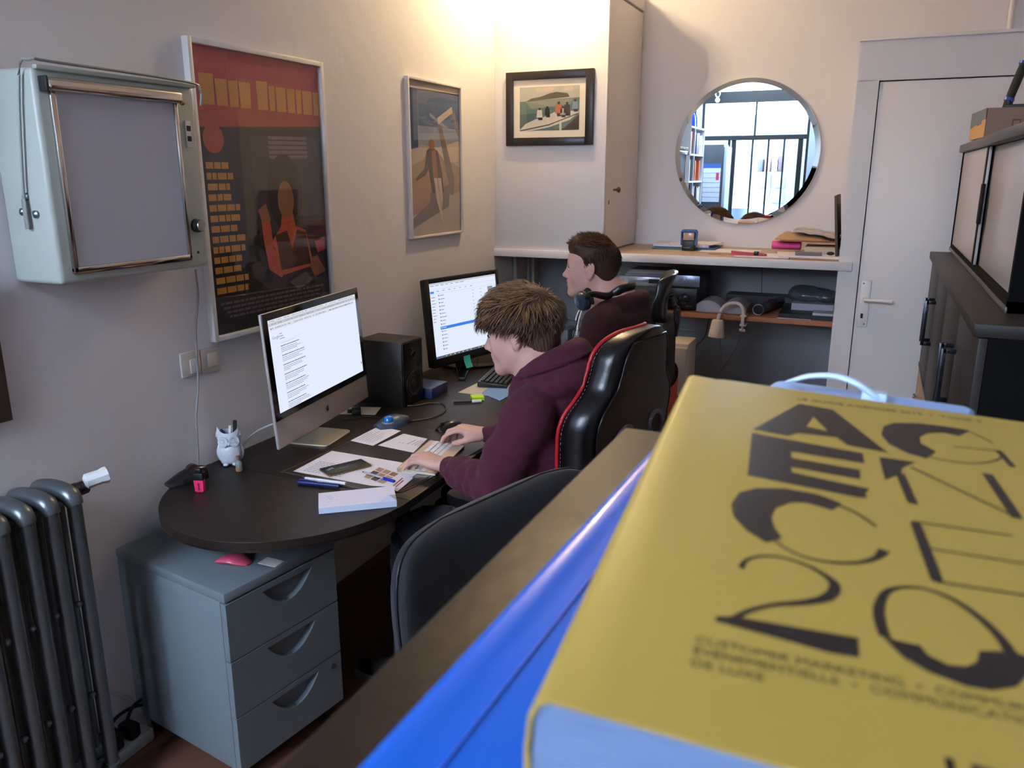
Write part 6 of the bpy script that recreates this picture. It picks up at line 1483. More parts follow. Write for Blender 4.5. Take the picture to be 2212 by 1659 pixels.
# poster tube
q1, q2 = Vector((-.505, 4.18, ZL+.030)), Vector((-.445, 4.50, ZL+.030))
t = thing('rolled_poster', 'rolled up glossy poster lying on the lower shelf', 'rolled poster', (-.45, 4.35, ZL))
b = B(); b.cyl(q1, q2, .028, n=24); part('roll', b, P('grey_roll', '#5c5c68', .25, var=.4, vscale=12), t); d_ = (q1-q2).normalized(); b = B(); b.tube([q1+d_*.001+Vector((.026*math.cos(a), 0, .026*math.sin(a))) for a in np.linspace(0, 2*math.pi, 21)[:-1]], .0025, 6, closed=True); part('roll_rim', b, P('pale_rim', '#a9aab4', .4), t); b = B(); b.cyl(q1+d_*.0006, q1+d_*.001, .0245, n=20); part('roll_hollow_shade', b, P('black_hole', '#0c0c0c', .8), t)  # flat dark disc painted in for the shade inside the roll
b = B(); b.cyl(q1.lerp(q2, .35), q1.lerp(q2, .75), .0284, n=24); part('roll_band', b, P('wine_band', '#4e2632', .35), t)
# right hand pile: black portfolio, white box, grey bag, notebook
slab('black_portfolio', 'large flat black portfolio at the right end of the lower shelf', 'portfolio', -.28, 4.34, .25, .36, .0, ZL, .022, P('portfolio_black', '#121216', .5))
slab('white_sheet', 'white sheet sticking out under the black portfolio\'s front edge', 'paper', -.33, 4.147, .16, .008, 0, ZL+.0003, .002, wp_)
slab('white_box', 'flat white box on the black portfolio', 'box', -.26, 4.40, .20, .20, .02, ZL+.0225, .034, P('box_white', '#a9aab2', .5))
slab('spiral_notebook', 'small white notebook at the front right corner of the lower shelf', 'notebook', -.20, 4.21, .095, .10, .03, ZL+.0225, .012, P('notebook_white', '#b9b8c2', .6))
b = B(); r_ = random.Random(9); top = []; 
sd = SDF(); sd.ell((-.27, 4.42, ZL+.090), (.125, .09, .034), k=.02); sd.ell((-.33, 4.42, ZL+.095), (.06, .08, .036), k=.02); sd.ell((-.20, 4.40, ZL+.085), (.055, .08, .03), k=.02)
o = sdf_mesh('crumpled_bag', sd, .005, [P('grey_bag', '#4f555e', .28, coat=.3)], None, disp=lambda Pw: .006*wob(Pw, 38, 8)+.002*wob(Pw, 120, 9))
tag(o, 'crumpled grey plastic bag on top of the flat white box', 'bag')
# clamp lamp
t = thing('clamp_lamp', 'white bendy neck lamp clamped to the lower shelf edge', 'lamp', (-.58, 4.13, .93))
lw = P('lamp_white', '#cfc3ba', .4)
yl = 4.11
pN = [Yp(x, y, yl) for x, y in ((1606, 685), (1605, 668), (1597, 657), (1581, 655), (1566, 661), (1556, 674), (1551, 692))]
b = B(); b.tube(pN, .0095, 12, 6); part('flexible_neck', b, lw, t, ang=180)
st_ = Yp(1551, 692, yl); sb_ = Yp(1547, 728, yl)
b = B(); b.lathe([(.038, -.042), (.041, -.040), (.030, .040), (.026, .046), (.010, .048), (0, .048)], (st_.lerp(sb_, .5)), 28, (st_-sb_)); part('lamp_shade', b, lw, t)
q = Yp(1605, 690, yl); b = B(); b.box((q.x-.014, yl-.012, .972), (q.x+.016, yl+.06, .982), .002); b.box((q.x-.014, yl-.012, .925), (q.x+.016, yl+.06, .933), .002); b.box((q.x-.008, yl-.014, .93), (q.x+.008, yl-.006, .978), .002); b.cyl((q.x, yl+.0, .90), (q.x, yl+.0, .926), .006, n=12); b.cyl((q.x-.014, yl, .903), (q.x+.014, yl, .903), .007, n=12); part('clamp', b, lw, t)
b = B(); b.tube([Yp(x, y, 4.2) for x, y in ((1604, 703), (1600, 722), (1589, 752), (1572, 780), (1558, 800), (1552, 812))], .0025, 6, 5); tag(part('lamp_cable', b, P('grey_cable2', '#6a6468', .5)), 'thin dark cable dropping from the clamp lamp to the floor', 'cable')
b = B(); b.tube([Yp(x, y, 4.25) for x, y in ((1556, 732), (1557, 750), (1559, 770), (1556, 795), (1550, 812))], .0018, 6, 5); tag(part('pull_cord', b, P('grey_cable2', '#6a6468', .5)), 'thin cord hanging straight below the lamp shade', 'cable')
k0, k1 = Yp(1524, 722, 4.4), Yp(1503, 754, 4.4); b = B(); b.tube([(k0.x+.02, 4.4, .943), k0, k0.lerp(k1, .5), k1, (k1.x-.03, 4.42, .5), (k1.x-.02, 4.45, .006)], .003, 6, 5); tag(part('black_cable', b, P('black_cable', '#26201e', .4)), 'black cable running down behind the white drawer unit', 'cable')
b = B(); b.tube([(-.665+.1, YR-.006, ZSH-.03), (-.56, YR-.006, 1.10), (-.555, YR-.006, .98)], .003, 6, 4); tag(part('wall_wire', b, P('grey_cable2', '#6a6468', .5)), 'thin wire down the niche wall under the counter', 'cable')
# white drawer unit by the second chair
t = thing('white_drawer_unit', 'low white drawer unit standing under the lower shelf behind the second chair', 'drawer unit', (-.86, 4.15, 0))
p0 = Yp(1472, 733, 3.95); p1_ = Yp(1488, 733, 3.95); ztop = .845
wu = P('white_unit', '#cfc6c2', .4)
b = B(); b.box((-1.14, 3.93, .02), (-.795, 4.125, ztop), .003); part('unit_body', b, wu, t)
for i in range(3): part('drawer_front', B().box((-1.13, 3.915, .06+i*.258), (-.800, 3.929, .06+i*.258+.25), .002), wu, t)
# ================================================================ black cabinets on the right
XcF = .230
cab = P('black_brown_laminate', '#2f2a29', .45, spec=.25, bump=.05, bscale=60, var=.08, vscale=6, stretch=(4, 4, .5)); cabs = P('cabinet_black_side', '#08080a', .8, spec=.12)
ya, yb_, zt, zb = 2.02, 3.90, 1.342, .86
t = thing('low_cabinet', 'long dark cabinet along the right wall with bracket handles on its doors', 'cabinet', (.50, (ya+yb_)/2, 0))
part('cabinet_body', B().box((XcF+.02, ya, .0), (XR-.005, yb_, zt-.03), .001), cabs, t)
part('cabinet_top', B().box((XcF-.012, ya-.006, zt-.03), (XR-.004, yb_+.004, zt), .003), cab, t)
nd = 4; dw = (yb_-ya)/nd
hm = P('dark_bracket_handle', '#3a3d44', .25, metal=.8)
for i in range(nd):
    y0, y1 = ya+i*dw+.0015, ya+(i+1)*dw-.0015
    d = part('cabinet_door', B().box((XcF+.001, y0, zb+.002), (XcF+.0195, y1, zt-.033), .0015), cab, t)
    yh = y1-.04 if i % 2 == 0 else y0+.04
    b = B(); b.box((XcF-.035, yh-.006, 1.03), (XcF-.023, yh+.006, 1.20), .001); b.box((XcF-.030, yh-.006, 1.188), (XcF+.001, yh+.006, 1.20), .001); b.box((XcF-.030, yh-.006, 1.03), (XcF+.001, yh+.006, 1.042), .001); part('door_handle', b, hm, d)
tanp = P('beech_drawer', '#a5886e', .5, var=.1, vscale=5)
for i in range(nd):
    y0, y1 = ya+i*dw+.0015, ya+(i+1)*dw-.0015
    d = part('drawer_front', B().box((XcF+.001, y0, .60), (XcF+.0195, y1, zb-.016), .0015), tanp, t, label='pale beech drawer front')
    b = B(); b.box((XcF-.002, y0, .845), (XcF+.0195, y1, zb), .001); part('dark_trim', b, cab, d)
    part('drawer_knob', B().lathe([(.005, 0), (.005, .012), (.011, .016), (.011, .022), (0, .024)], (XcF+.001, (y0+y1)/2+.0, .76), 16, (-1, 0, 0)), chrome, d)
    part('lower_drawer', B().box((XcF+.001, y0, .04), (XcF+.0195, y1, .595), .0015), tanp, t)
# upper cabinet with sliding white doors
xu = .300; u0, u1, uz0, uz1 = 1.95, 4.03, zt+.0, 1.792
u0, u1 = 2.20, 4.02; uz1 = 1.780
t = thing('sliding_door_cabinet', 'dark framed upper cabinet with pale sliding doors standing on the long low cabinet', 'cabinet', (.6, (u0+u1)/2, zt))
b = B(); b.box((xu, u0, zt+.0005), (XR-.004, u0+.022, uz1-.03)); b.box((xu, u1-.022, zt+.0005), (XR-.004, u1, uz1-.03)); b.box((xu, u0, zt+.0005), (XR-.004, u1, zt+.028)); b.box((XR-.02, u0, zt+.03), (XR-.004, u1, uz1-.03)); part('cabinet_frame', b, cabs, t)
part('cabinet_top', B().box((xu-.014, u0-.008, uz1-.030), (XR-.004, u1+.006, uz1), .003), P('dark_grey_top', '#4a4547', .4), t)
b = B(); b.box((xu-.004, u0, zt+.0008), (xu+.03, u1, zt+.014), .001); b.box((xu+.006, u0, zt+.014), (xu+.010, u1, zt+.022)); b.box((xu+.020, u0, zt+.014), (xu+.024, u1, zt+.022)); part('sliding_rail', b, P('rail_grey', '#5a5557', .3), t)
gl = P('pale_lacquer_door', '#bdb4b6', .3, coat=.15); ym_ = 3.09
for nm, x, y0, y1, hy in (('a', xu+.004, ym_-.01, u1-.022, ym_+.015), ('b', xu+.020, u0+.022, ym_+.04, ym_+.01)):
    d = part('sliding_door', B().box((x, y0, zt+.016), (x+.008, y1, uz1-.032), .001), gl, t)
    part('grip_profile', B().box((x-.003, hy-.018, zt+.016), (x+.010, hy+.018, uz1-.032), .001), P('grip_black', '#101113', .6, spec=.2), d)
b = B(); b.box((xu-.004, ym_-.03, zt+.16), (xu+.006, ym_+.01, zt+.29), .004); part('finger_pull', b, P('grip_black', '#101113', .6, spec=.2), t)
# cardboard box and handled tool on top
kA, kB, kC = Xp(2125, 288, xu+.02), Xp(2092, 300, xu+.02), None
yN, yF_ = 3.28, 3.78
xb0 = xu+.012; ztb = uz1+.001
t = thing('cardboard_box', 'brown cardboard box with a taped grey-blue end on top of the upper cabinet', 'box', (.50, 3.35, ztb))
f_l, f_r = Zp(2124, 288, ztb), None
A_ = Vector((.335, 3.50, ztb)); e1 = Vector((.955, -.295, 0)).normalized(); e2 = Vector((-.295, -.955, 0)).normalized()
# near-left vertical edge and the two visible faces
Pn = Xp(2124, 290, .34); Pn.z = ztb; Pl = Xp(2091, 300, .34); dl = .10
Pn = Dp(2124, 288, Pn.y/ CF[1]*1.0) if False else Pn
side = Vector((-.10, .17, 0)); lng = Vector((.42, .0, 0)); hgt = .092
b = B(); c0 = Vector((.294, 3.20, ztb))
cs = [c0, c0+lng, c0+lng+Vector((-.02, .30, 0)), c0+Vector((-.018, .30, 0))]
b.prism([(p.x, p.y) for p in cs], ztb, ztb+hgt); part('box_body', b, P('cardboard', '#957a66', .75, bump=.1, bscale=60), t, smooth=False)
ed = (cs[3]-cs[0]); nl = Vector((-ed.y, ed.x, 0)).normalized()
b = B(); f_ = lambda u_, v_: cs[0]+ed*u_+Vector((0, 0, hgt*v_))+nl*.0012
b.poly([f_(0, 0), f_(0, 1), f_(1, 1), f_(1, 0)]); part('pale_end', b, P('orange_card', '#d2a06a', .7), t, smooth=False)
b = B(); f_ = lambda u_, v_: cs[0]+ed*u_+Vector((0, 0, hgt*v_))+nl*.0022; b.poly([f_(0, 1), f_(1, 1), f_(1, .42), f_(.6, .52), (f_(.5, .46)), f_(.25, .50), f_(.22, .62), f_(0, .62)]); part('torn_tape', b, P('grey_tape', '#67717c', .5), t, smooth=False)
ul = lng.normalized(); M_ = frame_mat(cs[0]+ul*.11+Vector((0, -.0012, hgt*.66)), ul, (0, 0, 1)); lettering('box_lettering', 'For iPad', .022, M_, P('box_ink', '#6a5648', .7), t)
M_ = frame_mat(cs[0]+ul*.11+Vector((0, -.0012, hgt*.30)), ul, (0, 0, 1)); lettering('box_lettering', 'Pour Android', .022, M_, P('box_ink', '#6a5648', .7), t)
b = B(); fr = lambda x, y, z: cs[0]+ul*x+Vector((0, -.0012-z, y)); b.prism([(.075, .015), (.10, .015), (.10, .055), (.075, .055)], 0, .0004, [[(.079, .022), (.096, .022), (.096, .050), (.079, .050)]], fr=fr); part('box_icon', b, P('box_ink', '#6a5648', .7), t, smooth=False)
zz = ztb+hgt+.001
t = thing('hand_tool', 'black grip handle with blue ends standing on the cardboard box', 'tool', (.45, 3.30, zz))
b = B(); h0 = Vector((.362, 3.3, zz+.030)); h1 = Vector((.392, 3.31, zz+.145)); b.tube([h0, h0.lerp(h1, .5), h1], [.016, .0175, .016], 16, 4, flat=.8); part('grip', b, P('foam_grip', '#231d20', .75), t)
blu = P('blue_plastic2', '#1f4fb4', .3)
for p_, nm in ((h0, 0), (h1, 1)): b = B(); b.tube([p_-(h1-h0)*.04, p_+(h1-h0)*.04], .0185, 16, flat=.85); part('blue_collar', b, blu, t)
b = B(); b.box((.350, 3.275, zz), (.56, 3.325, zz+.014), .003); b.tube([h0+Vector((0, 0, -.003)), (.362, 3.30, zz+.01)], .013, 10); part('tool_base', b, P('black_plastic', '#121214', .45), t)
b = B(); b.tube([h0+Vector((-.012, 0, 0)), (.346, 3.30, zz+.004)], .0022, 6); part('brass_spring', b, P('brass_ball', '#b08a58', .25, metal=1), t)
# ================================================================ foreground counter, folder, thick yellow guide
ZT2 = 1.478
cA = Zp(1353, 923, ZT2); cE = Zp(1413, 928, ZT2); yend = cA.y; xl = Zp(1100, 1168, ZT2).x
t = thing('foreground_cabinet', 'dark brown topped cabinet in the near foreground under the yellow book', 'cabinet', (.2, .1, 0))
cd = P('brown_black_laminate', '#1c130d', .32, spec=.45, bump=.06, bscale=60, var=.1, vscale=10)
part('cabinet_top', B().box((xl, -.75, ZT2-.028), (.62, yend, ZT2), .0015), cd, t)
part('cabinet_body', B().box((xl+.012, -.74, 0), (.61, yend-.012, ZT2-.0285)), P('cabinet_black_side', '#08080a', .8, spec=.12), t)
# blue folder
Zf = ZT2+.0012
bl = P('glossy_blue_folder', '#0060d4', .22, coat=.4)
fA, fB = Zp(770, 1655, Zf+.004), Zp(1400, 978, Zf+.004); d_ = (fB-fA).normalized(); n_ = Vector((d_.y, -d_.x, 0))
t = thing('blue_folder', 'glossy bright blue folder sticking out from under the yellow book', 'folder', (fB.x, fB.y, ZT2))
o0 = fA-d_*.16; o1 = fB+d_*.004
b = B(); prof = []
for a, zz_ in ((.0, Zf+.0030), (.0035, Zf+.0070), (.008, Zf+.0084), (.014, Zf+.0072), (.020, Zf+.0066), (.24, Zf+.0066)): prof.append((a, zz_))
rings = [[b.v(o+n_*a+Vector((0, 0, z-o.z))) for a, z in prof]+[b.v(o+n_*.24+Vector((0, 0, Zf-o.z))), b.v(o+n_*.0+Vector((0, 0, Zf-o.z)))] for o in (o0, o0.lerp(o1, .33), o0.lerp(o1, .66), o1)]
b.skin(rings); bmesh.ops.recalc_face_normals(b.bm, faces=b.bm.faces[:]); part('folder_cover', b, bl, t, ang=60)
b = B(); b.tube([o0+n_*.026+Vector((0, 0, .0070-.004)), o1+n_*.026+Vector((0, 0, .0070-.004))], .0006, 6); part('fold_crease', b, P('blue_crease', '#2c66d8', .3), t)
# yellow book; plane follows the real cover
du = Vector((0.9949, 0.0774, -0.0653)); dv = Vector((-0.0941, 0.9953, 0.0246)); nn = du.cross(dv).normalized(); dv = nn.cross(du)
P0 = Zp(1480, 808, 1.536)
on = lambda x, y, off=0.0: Np(x, y, P0, nn)+nn*off
bLn = on(1140, 1500); Lb = (P0-bLn).length; Wb = .265; TH = .034
yel = P('yellow_cover', '#aa9042', .42, bump=.03, bscale=40); pgs = P('pages_daylight_blue', '#7f95b4', .7, bump=.6, bscale=260, stretch=(.03, .03, 8))  # page colour holds the blue of the daylight from behind
t = thing('yellow_guide_book', 'thick yellow book with big black AGENCES lettering lying in the near foreground', 'book', P0-dv*Lb/2+du*Wb/2-nn*TH)
dvv = (P0-bLn).normalized()
def bk(u_, v_, w_): return P0+du*u_-dvv*v_-nn*w_
b = B(); 
prof = [(.0035, TH), (.0005, TH*.8), (0, TH*.5), (.0005, .006), (.0022, .0016), (.0055, .0), (.020, .0006), (.024, .0000), (Wb, 0), (Wb, .0008), (.006, .0010), (.0032, .0030), (.0016, .008), (.0012, TH*.5), (.0035, TH-.001)]
rings = [[b.v(bk(u_, v_, w_)) for u_, w_ in prof] for v_ in (0, Lb*.33, Lb*.66, Lb)]
b.skin(rings); bmesh.ops.recalc_face_normals(b.bm, faces=b.bm.faces[:]); part('cover', b, yel, t, ang=50)
b = B(); rings = [[b.v(bk(u_, v_, w_)) for u_, w_ in ((.0022, .0040), (.006, .0012), (Wb-.001, .0010), (Wb-.001, TH-.001), (.006, TH-.001), (.0022, TH*.8))] for v_ in (.001, Lb-.0008)]
b.skin(rings); bmesh.ops.recalc_face_normals(b.bm, faces=b.bm.faces[:]); part('page_block', b, pgs, t, smooth=False)
part('back_cover', (lambda q: (q.skin([[q.v(bk(u_, v_, w_)) for u_, w_ in ((.003, TH-.0008), (Wb, TH-.0008), (Wb, TH), (.003, TH))] for v_ in (0, Lb)]), q)[-1])(B()), yel, t, smooth=False)
# cover lettering, traced on the cover
k_ = 912/1721
W8 = lambda pts: [(1300+u_*k_, 780+v_*k_) for u_, v_ in pts]
blk2 = P('cover_black', '#1c1a1e', .38)
def loc(px, py): p = on(px, py)-P0; return (p.dot(du), p.dot(dvv))
def glyph(name, outer, holes=()):
    b = B(); fr = lambda x, y, z: P0+du*x+dvv*y+nn*(z+.0001)
    b.prism([loc(*q) for q in W8(outer)], 0, .00015, [[loc(*q) for q in W8(h)] for h in holes], fr=fr); return part(name, b, blk2, t, smooth=False)
def stroke(b, pts, w, sub=6):
    P3 = crom([Vector((*loc(*q), 0)) for q in W8(pts)], sub) if sub > 1 else [Vector((*loc(*q), 0)) for q in W8(pts)]
    ws = [w]*len(P3) if isinstance(w, (int, float)) else list(np.interp(np.linspace(0, 1, len(P3)), np.linspace(0, 1, len(w)), w))
    prev = None
    for i, p in enumerate(P3):
        tt_ = (P3[min(i+1, len(P3)-1)]-P3[max(i-1, 0)]).normalized(); s_ = Vector((-tt_.y, tt_.x, 0))*ws[i]/2
        cur = [b.v(P0+du*q.x+dvv*q.y+nn*.00026) for q in (p+s_, p-s_)]
        if prev: b.f([prev[0], prev[1], cur[1], cur[0]])
        prev = cur
glyph('letter_a', [(605, 275), (800, 172), (935, 195), (1148, 366), (985, 336), (945, 305), (785, 288), (745, 300)], [[(855, 222), (912, 282), (820, 264)]])
glyph('letter_e', [(598, 290), (1045, 370), (1050, 409), (752, 362), (752, 390), (1028, 436), (1028, 473), (748, 424), (748, 447), (1062, 512), (1042, 530), (1050, 545), (1015, 545), (568, 458)])
b = B(); stroke(b, [(1490, 283), (1530, 300), (1580, 327)], .0011); stroke(b, [(1320, 383), (1400, 400), (1500, 408), (1570, 400), (1612, 382), (1600, 358)], .0011); stroke(b, [(1418, 342), (1610, 358)], .0011, 1); stroke(b, [(1600, 356), (1655, 422)], .0030, 1); g_ = part('letter_g', b, blk2, t, smooth=False)
glyph('letter_g', [(1492, 277), (1445, 298), (1380, 285), (1320, 287), (1285, 302), (1285, 328), (1345, 360), (1305, 388), (1230, 368), (1155, 330), (1128, 295), (1140, 262), (1180, 248), (1280, 248), (1400, 262)])
b = B(); stroke(b, [(1192, 450), (1236, 570)], .0040, 1); stroke(b, [(1240, 425), (1660, 625)], .0016, 1); stroke(b, [(1548, 450), (1656, 625)], .0045, 1); part('letter_n', b, blk2, t, smooth=False)
glyph('letter_n', [(1112, 384), (1258, 404), (1205, 425), (1195, 450), (1130, 474)])
b = B(); stroke(b, [(925, 575), (1000, 607), (1080, 662)], .0016); stroke(b, [(660, 718), (710, 755), (790, 788), (900, 806), (1000, 804), (1070, 785), (1105, 756)], [.0011, .0012, .0014, .0016, .0020, .0026, .0042]); part('letter_c', b, blk2, t, smooth=False)
glyph('letter_c', [(945, 570), (905, 597), (800, 567), (735, 566), (672, 590), (652, 630), (662, 668), (690, 708), (625, 727), (550, 680), (500, 625), (492, 575), (530, 528), (600, 510), (720, 512), (850, 535)])
b = B(); stroke(b, [(1240, 645), (1312, 880)], .0040, 1); stroke(b, [(1228, 640), (1632, 696)], .0012, 1); stroke(b, [(1290, 748), (1672, 806)], .0012, 1); stroke(b, [(1302, 878), (1800, 952)], .0013, 1); part('letter_e', b, blk2, t, smooth=False)
b = B(); stroke(b, [(515, 830), (535, 800), (600, 782), (690, 788), (790, 820), (870, 868), (892, 905), (855, 945), (760, 965), (640, 975), (540, 997), (470, 1030)], [.0022, .0016, .0013, .0014, .0018, .0028, .0038, .0040, .0030, .0020, .0020, .0022]); part('digit_two', b, blk2, t, smooth=False)
glyph('digit_two', [(400, 1022), (470, 1022), (520, 1030), (970, 1104), (970, 1180), (850, 1162), (700, 1120), (395, 1040)])
b = B(); stroke(b, [(1082, 1100), (1066, 1040), (1066, 980), (1100, 922), (1170, 902), (1260, 908), (1370, 950), (1470, 1020), (1545, 1095), (1590, 1165)], [.0034, .0036, .0034, .0026, .0016, .0016, .0022, .0028, .0032, .0040]); part('digit_zero', b, blk2, t, smooth=False)
glyph('digit_zero', [(1076, 1100), (1105, 1108), (1222, 1132), (1250, 1170), (1330, 1208), (1400, 1214), (1448, 1195), (1460, 1150), (1600, 1158), (1658, 1172), (1650, 1240), (1600, 1290), (1500, 1306), (1400, 1290), (1250, 1235), (1150, 1178)])
gi = P('cover_grey_ink', '#57502c', .5)
a_, c_ = on(1500, 1396), on(2212, 1548); ux = (c_-a_).normalized()
for i, (s_, px) in enumerate((('CUSTOMER MARKETING  \u2022  COMMUNICATION', (1500, 1388)), ('\u00c9V\u00c9NEMENTIELLE  \u2022  COMMUNICATION ET PR', (1494, 1412)), ('DE LUXE', (1489, 1438)))):
    p_ = on(*px); lettering('cover_line', s_, .0052, frame_mat(p_+nn*.0002, ux, nn.cross(ux)), gi, t, ext=.00004, font_scale_x=1.0)
a_, c_ = on(1722, 864), on(2110, 912); ux = (c_-a_).normalized()
lettering('cover_line', 'LE GUIDE AGENCES 2015  \u2022  TOME 2', .0062, frame_mat(a_+nn*.0002, ux, nn.cross(ux)), gi, t, ext=.00004)
a_ = on(2036, 1650); lettering('cover_line', 'LE', .012, frame_mat(a_+nn*.0002-dvv*.006, du, dvv), blk2, t, ext=.00004, bold=.0004)
# pale blue plastic case with a handle, behind the book
Zc = ZT2+.0; A_ = Zp(1680, 813, 1.512); B_ = Zp(2112, 873, 1.512); ud = (B_-A_).normalized(); vd = Vector((-ud.y, ud.x, 0))
pb = P('pale_blue_plastic', '#8fb2e6', .35)
t = thing('handled_case', 'pale blue flat plastic case with a white carrying handle behind the yellow book', 'case', (A_+B_)/2-Vector((0, 0, 1.512-ZT2)))
Lc = (B_-A_).length
o_ = A_-vd*.055
b = B()
b.prism([((o_+ud*u_+vd*v_).x, (o_+ud*u_+vd*v_).y) for u_, v_ in ((0, 0), (Lc, 0), (Lc, .048), (Lc-.006, .055), (.006, .055), (0, .048))], ZT2+.0095, 1.510); part('case_body', b, pb, t, bev=.003)
wh = P('white_handle', '#c6ddf2', .35)
pix = [(1700, 826), (1712, 822), (1745, 813), (1785, 811), (1820, 816), (1850, 828), (1872, 842), (1892, 858)]
hp_ = [Zp(px, py, 1.5135+.012*math.sin(math.pi*i/7)) for i, (px, py) in enumerate(pix)]
b = B(); b.tube(hp_, [.0020, .0024, .0030, .0034, .0034, .0036, .0042, .0050], 12, 5, flat=.6); part('carry_handle', b, wh, t, ang=180)
b = B(); q = Zp(1888, 861, 1.512); b.cbox((q.x, q.y, 1.5135), (.016, .011, .007), .002); part('handle_mount', b, wh, t)
# ================================================================ what the round mirror shows behind the camera
YM = YR-.0227
def mz(u_, v_): return 1430+u_/4.741, 150+v_/4.741      # enlarged mirror view -> photo pixels
def mirY(px, py, y): q = Yp(px, py, 2*YM-y); return Vector((q.x, y, q.z))
def mirX(px, py, x): q = Xp(px, py, x); return Vector((x, 2*YM-q.y, q.z))
shw = P('shelf_white', '#b9c0cc', .45)
xs_ = XL2+.32
t_top = mirX(*mz(440, 610), xs_); y_far = t_top.y; y_near = mirX(*mz(240, 520), xs_).y
y_near = min(max(y_near, y_far+.7), y_far+1.2, YJ-.02)
t = thing('bookshelf', 'white open bookshelf against the left wall, seen in the round mirror', 'bookshelf', (XL2+.18, (y_far+y_near)/2, 0))
ztp = t_top.z
b = B(); b.box((XL2+.002, y_far, 0), (xs_, y_far+.02, ztp)); part('side_panel', b, shw, t); b = B(); b.box((XL2+.002, y_near-.02, 0), (xs_, y_near, ztp)); part('side_panel', b, shw, t)
b = B(); b.box((XL2+.002, (y_far+y_near)/2-.01, 0), (xs_, (y_far+y_near)/2+.01, ztp-.02)); part('divider', b, shw, t)
nS = 6; zs_ = [ztp-.02-i*.33 for i in range(nS) if ztp-.02-i*.33 > .05]
for z in zs_: part('shelf_board', B().box((XL2+.004, y_far+.02, z), (xs_-.001, y_near-.02, z+.02)), shw, t)
rb_ = random.Random(4); cols = ['#22242c', '#d8d4d0', '#7c1e28', '#1d3a6c', '#b0b4bc', '#3a3c44', '#c05a2a', '#e0dcd0', '#50303a']
bm_ = [P('binder_%d' % i, c, .5) for i, c in enumerate(cols)]
for si, z in enumerate(zs_[1:]):
    y = y_far+.035; n_ = 0
    while y < y_near-.10:
        w = rb_.uniform(.022, .055); h = rb_.uniform(.20, .28)
        if rb_.random() < .8:
            o = part('book', B().box((XL2+.02, y, z+.0205), (xs_-rb_.uniform(.01, .06), y+w-.002, z+.0205+h), .001), rb_.choice(bm_)); tag(o, 'books and binders upright on the white bookshelf in the mirror', 'book', 'books on the mirrored bookshelf')
        y += w
        if abs(y-(y_far+y_near)/2) < .05: y = (y_far+y_near)/2+.015
for i in range(2):
    y = y_far+.10+.14*i; o = part('blue_vase', B().lathe([(.04, 0), (.055, .02), (.045, .14), (.025, .19), (.03, .22), (.028, .222)], (XL2+.19, y, ztp+.0005), 20), P('cobalt_blue', '#12309a', .15)); tag(o, ['cobalt blue vase on top of the mirrored bookshelf, farther from the glazing bars', 'cobalt blue vase on top of the mirrored bookshelf next to the steel glazing'][1-i], 'vase')
# dark roller cabinet with calendar, near the glazing
yc = YB+.42; pR = mirY(*mz(635, 765), yc)
t = thing('roller_cabinet', 'tall dark office cabinet with a wall planner on its side, seen in the round mirror', 'cabinet', (-2.4, yc-.2, 0))
x1 = pR.x; zc = pR.z
part('cabinet_body', B().box((XL2+.003, YB+.02, 0), (x1, yc, zc), .008), P('dark_cabinet', '#2a2f38', .45), t)
part('shutter_edge', B().box((x1, YB+.03, .02), (x1+.045, yc-.02, zc-.03), .01), P('grey_shutter', '#7d8896', .4), t)
q0, q1 = mirY(*mz(425, 965), yc), mirY(*mz(580, 1360), yc)
t2 = thing('wall_planner', 'white and blue yearly planner taped to the dark cabinet in the mirror', 'calendar', ((q0.x+q1.x)/2, yc, q1.z))
part('planner_sheet', B().box((max(q0.x, XL2+.01), yc+.001, q1.z), (q1.x, yc+.003, q0.z)), P('planner_white', '#b4bccb', .6), t2)
xa_, xb_ = max(q0.x, XL2+.01), q1.x; za, zb_ = q1.z, q0.z
part('planner_header', B().box((xa_, yc+.003, zb_-.06), (xb_, yc+.004, zb_)), P('planner_blue', '#2a4f8c', .6), t2)
b = B()
for i in range(1, 7): b.box((xa_, yc+.003, za+(zb_-.06-za)*i/7-.002), (xb_, yc+.0038, za+(zb_-.06-za)*i/7+.002))
part('planner_lines', b, P('planner_grey', '#5a6472', .6), t2); part('red_mark', B().box((xb_-.06, yc+.003, zb_-.22), (xb_-.02, yc+.004, zb_-.12)), P('planner_red', '#a83244', .6), t2)
# hanging white bulb socket under the beam
q = mirY(*mz(570, 270), YB+.05); t3 = thing('ring_hook', 'small white ring and ball hanging from the dark beam in the mirror', 'hook', q)
part('ring', B().tube([q+Vector((.03*math.cos(a), 0, .03+.045*math.sin(a))) for a in np.linspace(0, 2*math.pi, 17)[:-1]], .008, 8, closed=True), P('white_knob_plastic', '#d4d6d8', .4), t3); part('ball', B().sph(q+Vector((0, 0, -.055)), .034, 14), P('white_knob_plastic', '#d4d6d8', .4), t3)
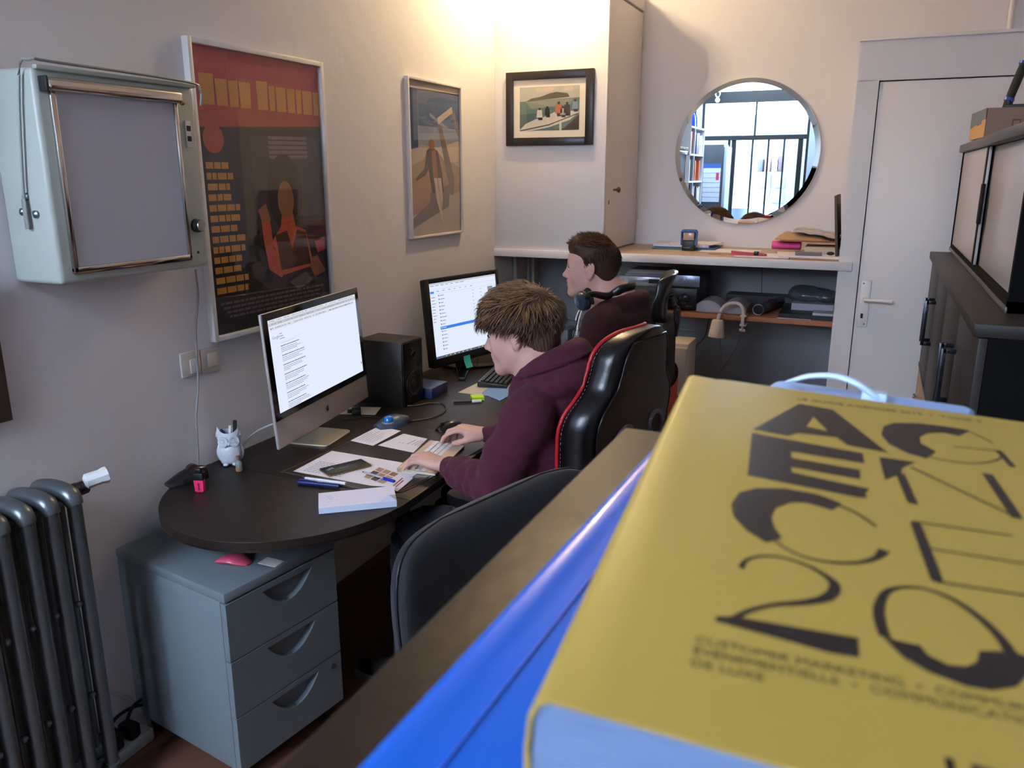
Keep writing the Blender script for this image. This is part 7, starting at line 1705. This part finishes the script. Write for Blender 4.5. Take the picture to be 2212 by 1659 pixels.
# outside: covered yard with grey ground, chests and a sail cloth
b = B(); b.box((-7, -9, -.12), (6, YB-.2, -.02)); struct('yard_ground', b, P('yard_concrete', '#3c4248', .9, bump=.1, bscale=10))
b = B(); b.box((-7, -7.2, -.02), (6, -7.0, 2.75)); struct('yard_wall', b, P('yard_wall_paint', '#4a5663', .8))
yo = -4.6
qa, qb = mirY(*mz(980, 1050), yo), mirY(*mz(1250, 1400), yo)
t = thing('plan_chest', 'pale grey multi-drawer chest standing outside beyond the glazing, seen in the mirror', 'drawer chest', ((qa.x+qb.x)/2, yo-.25, -.02))
lg = P('pale_grey_metal', '#566574', .5); part('chest_body', B().box((qa.x, yo-.5, -.02), (qb.x, yo, qa.z)), lg, t)
n_ = 7
for i in range(n_):
    h_ = (qa.z-.02)/n_
    for j in range(2):
        w_ = (qb.x-qa.x)/2; part('drawer', B().box((qa.x+j*w_+.01, yo, i*h_+.01), (qa.x+(j+1)*w_-.01, yo+.015, (i+1)*h_-.01), .002), lg, t)
for i, (u_, c) in enumerate(((1015, '#2a2f38'), (1090, '#6a4a50'), (1175, '#c8ccd2'), (1215, '#3a2a34'))):
    q = mirY(*mz(u_, 1040), yo-.2); part_ = part('storage_box', B().box((q.x-.05, yo-.35, qa.z+.001), (q.x+.035, yo-.1, qa.z+.20+.05*(i % 2)), .004), P('yard_box_%d' % i, c, .6)); tag(part_, ['dark box farthest left on the outdoor drawer chest', 'wine coloured box second on the outdoor drawer chest', 'pale box third on the outdoor drawer chest', 'dark plum box last on the outdoor drawer chest'][i], 'box')
q = mirY(*mz(815, 900), -3.4); tag(part('banner_roll', B().cyl((q.x, -3.6, -.02), (q.x, -3.6, q.z+.55), .045, n=16), P('pink_white_roll', '#b88a98', .5, var=.5, vscale=6)), 'upright pink and white roll standing outside the glazing in the mirror', 'roll')
q = mirY(*mz(800, 1400), -3.2); b = B(); b.lathe([(.16, 0), (.19, .02), (.21, q.z-.0)], (q.x, -3.05, -.02), 20); tag(part('grey_bin', b, P('yard_bin', '#77889a', .5)), 'grey bin outside the glazing, seen at the bottom of the mirror', 'bin')
for i in range(6):
    q = mirY(*mz(905+i*22, 1350), -3.5); b = B(); b.cyl((q.x, -3.5-.1*(i % 2), -.02), (q.x+.05*(i-2), -3.7, q.z+.12+.10*(i % 3)), .022, n=10); tag(part('wooden_batten', b, P('pale_batten', '#b9bfc6', .6)), 'pale batten leaning in the bundle outside the glazing', 'batten', 'battens leaning outside')
b = B(); pts = [(-2.4, -4.2, 3.0), (.2, -4.0, 2.5), (2.0, -5.5, 3.2), (-1.2, -6.5, 3.3)]
b.poly(pts); b.poly([(x, y, z+.004) for x, y, z in pts[::-1]]); tag(part('sail_cloth', b, P('sail_white', '#dfe6ee', .8)), 'pale sail cloth stretched over the yard outside, seen in the mirror', 'cloth')
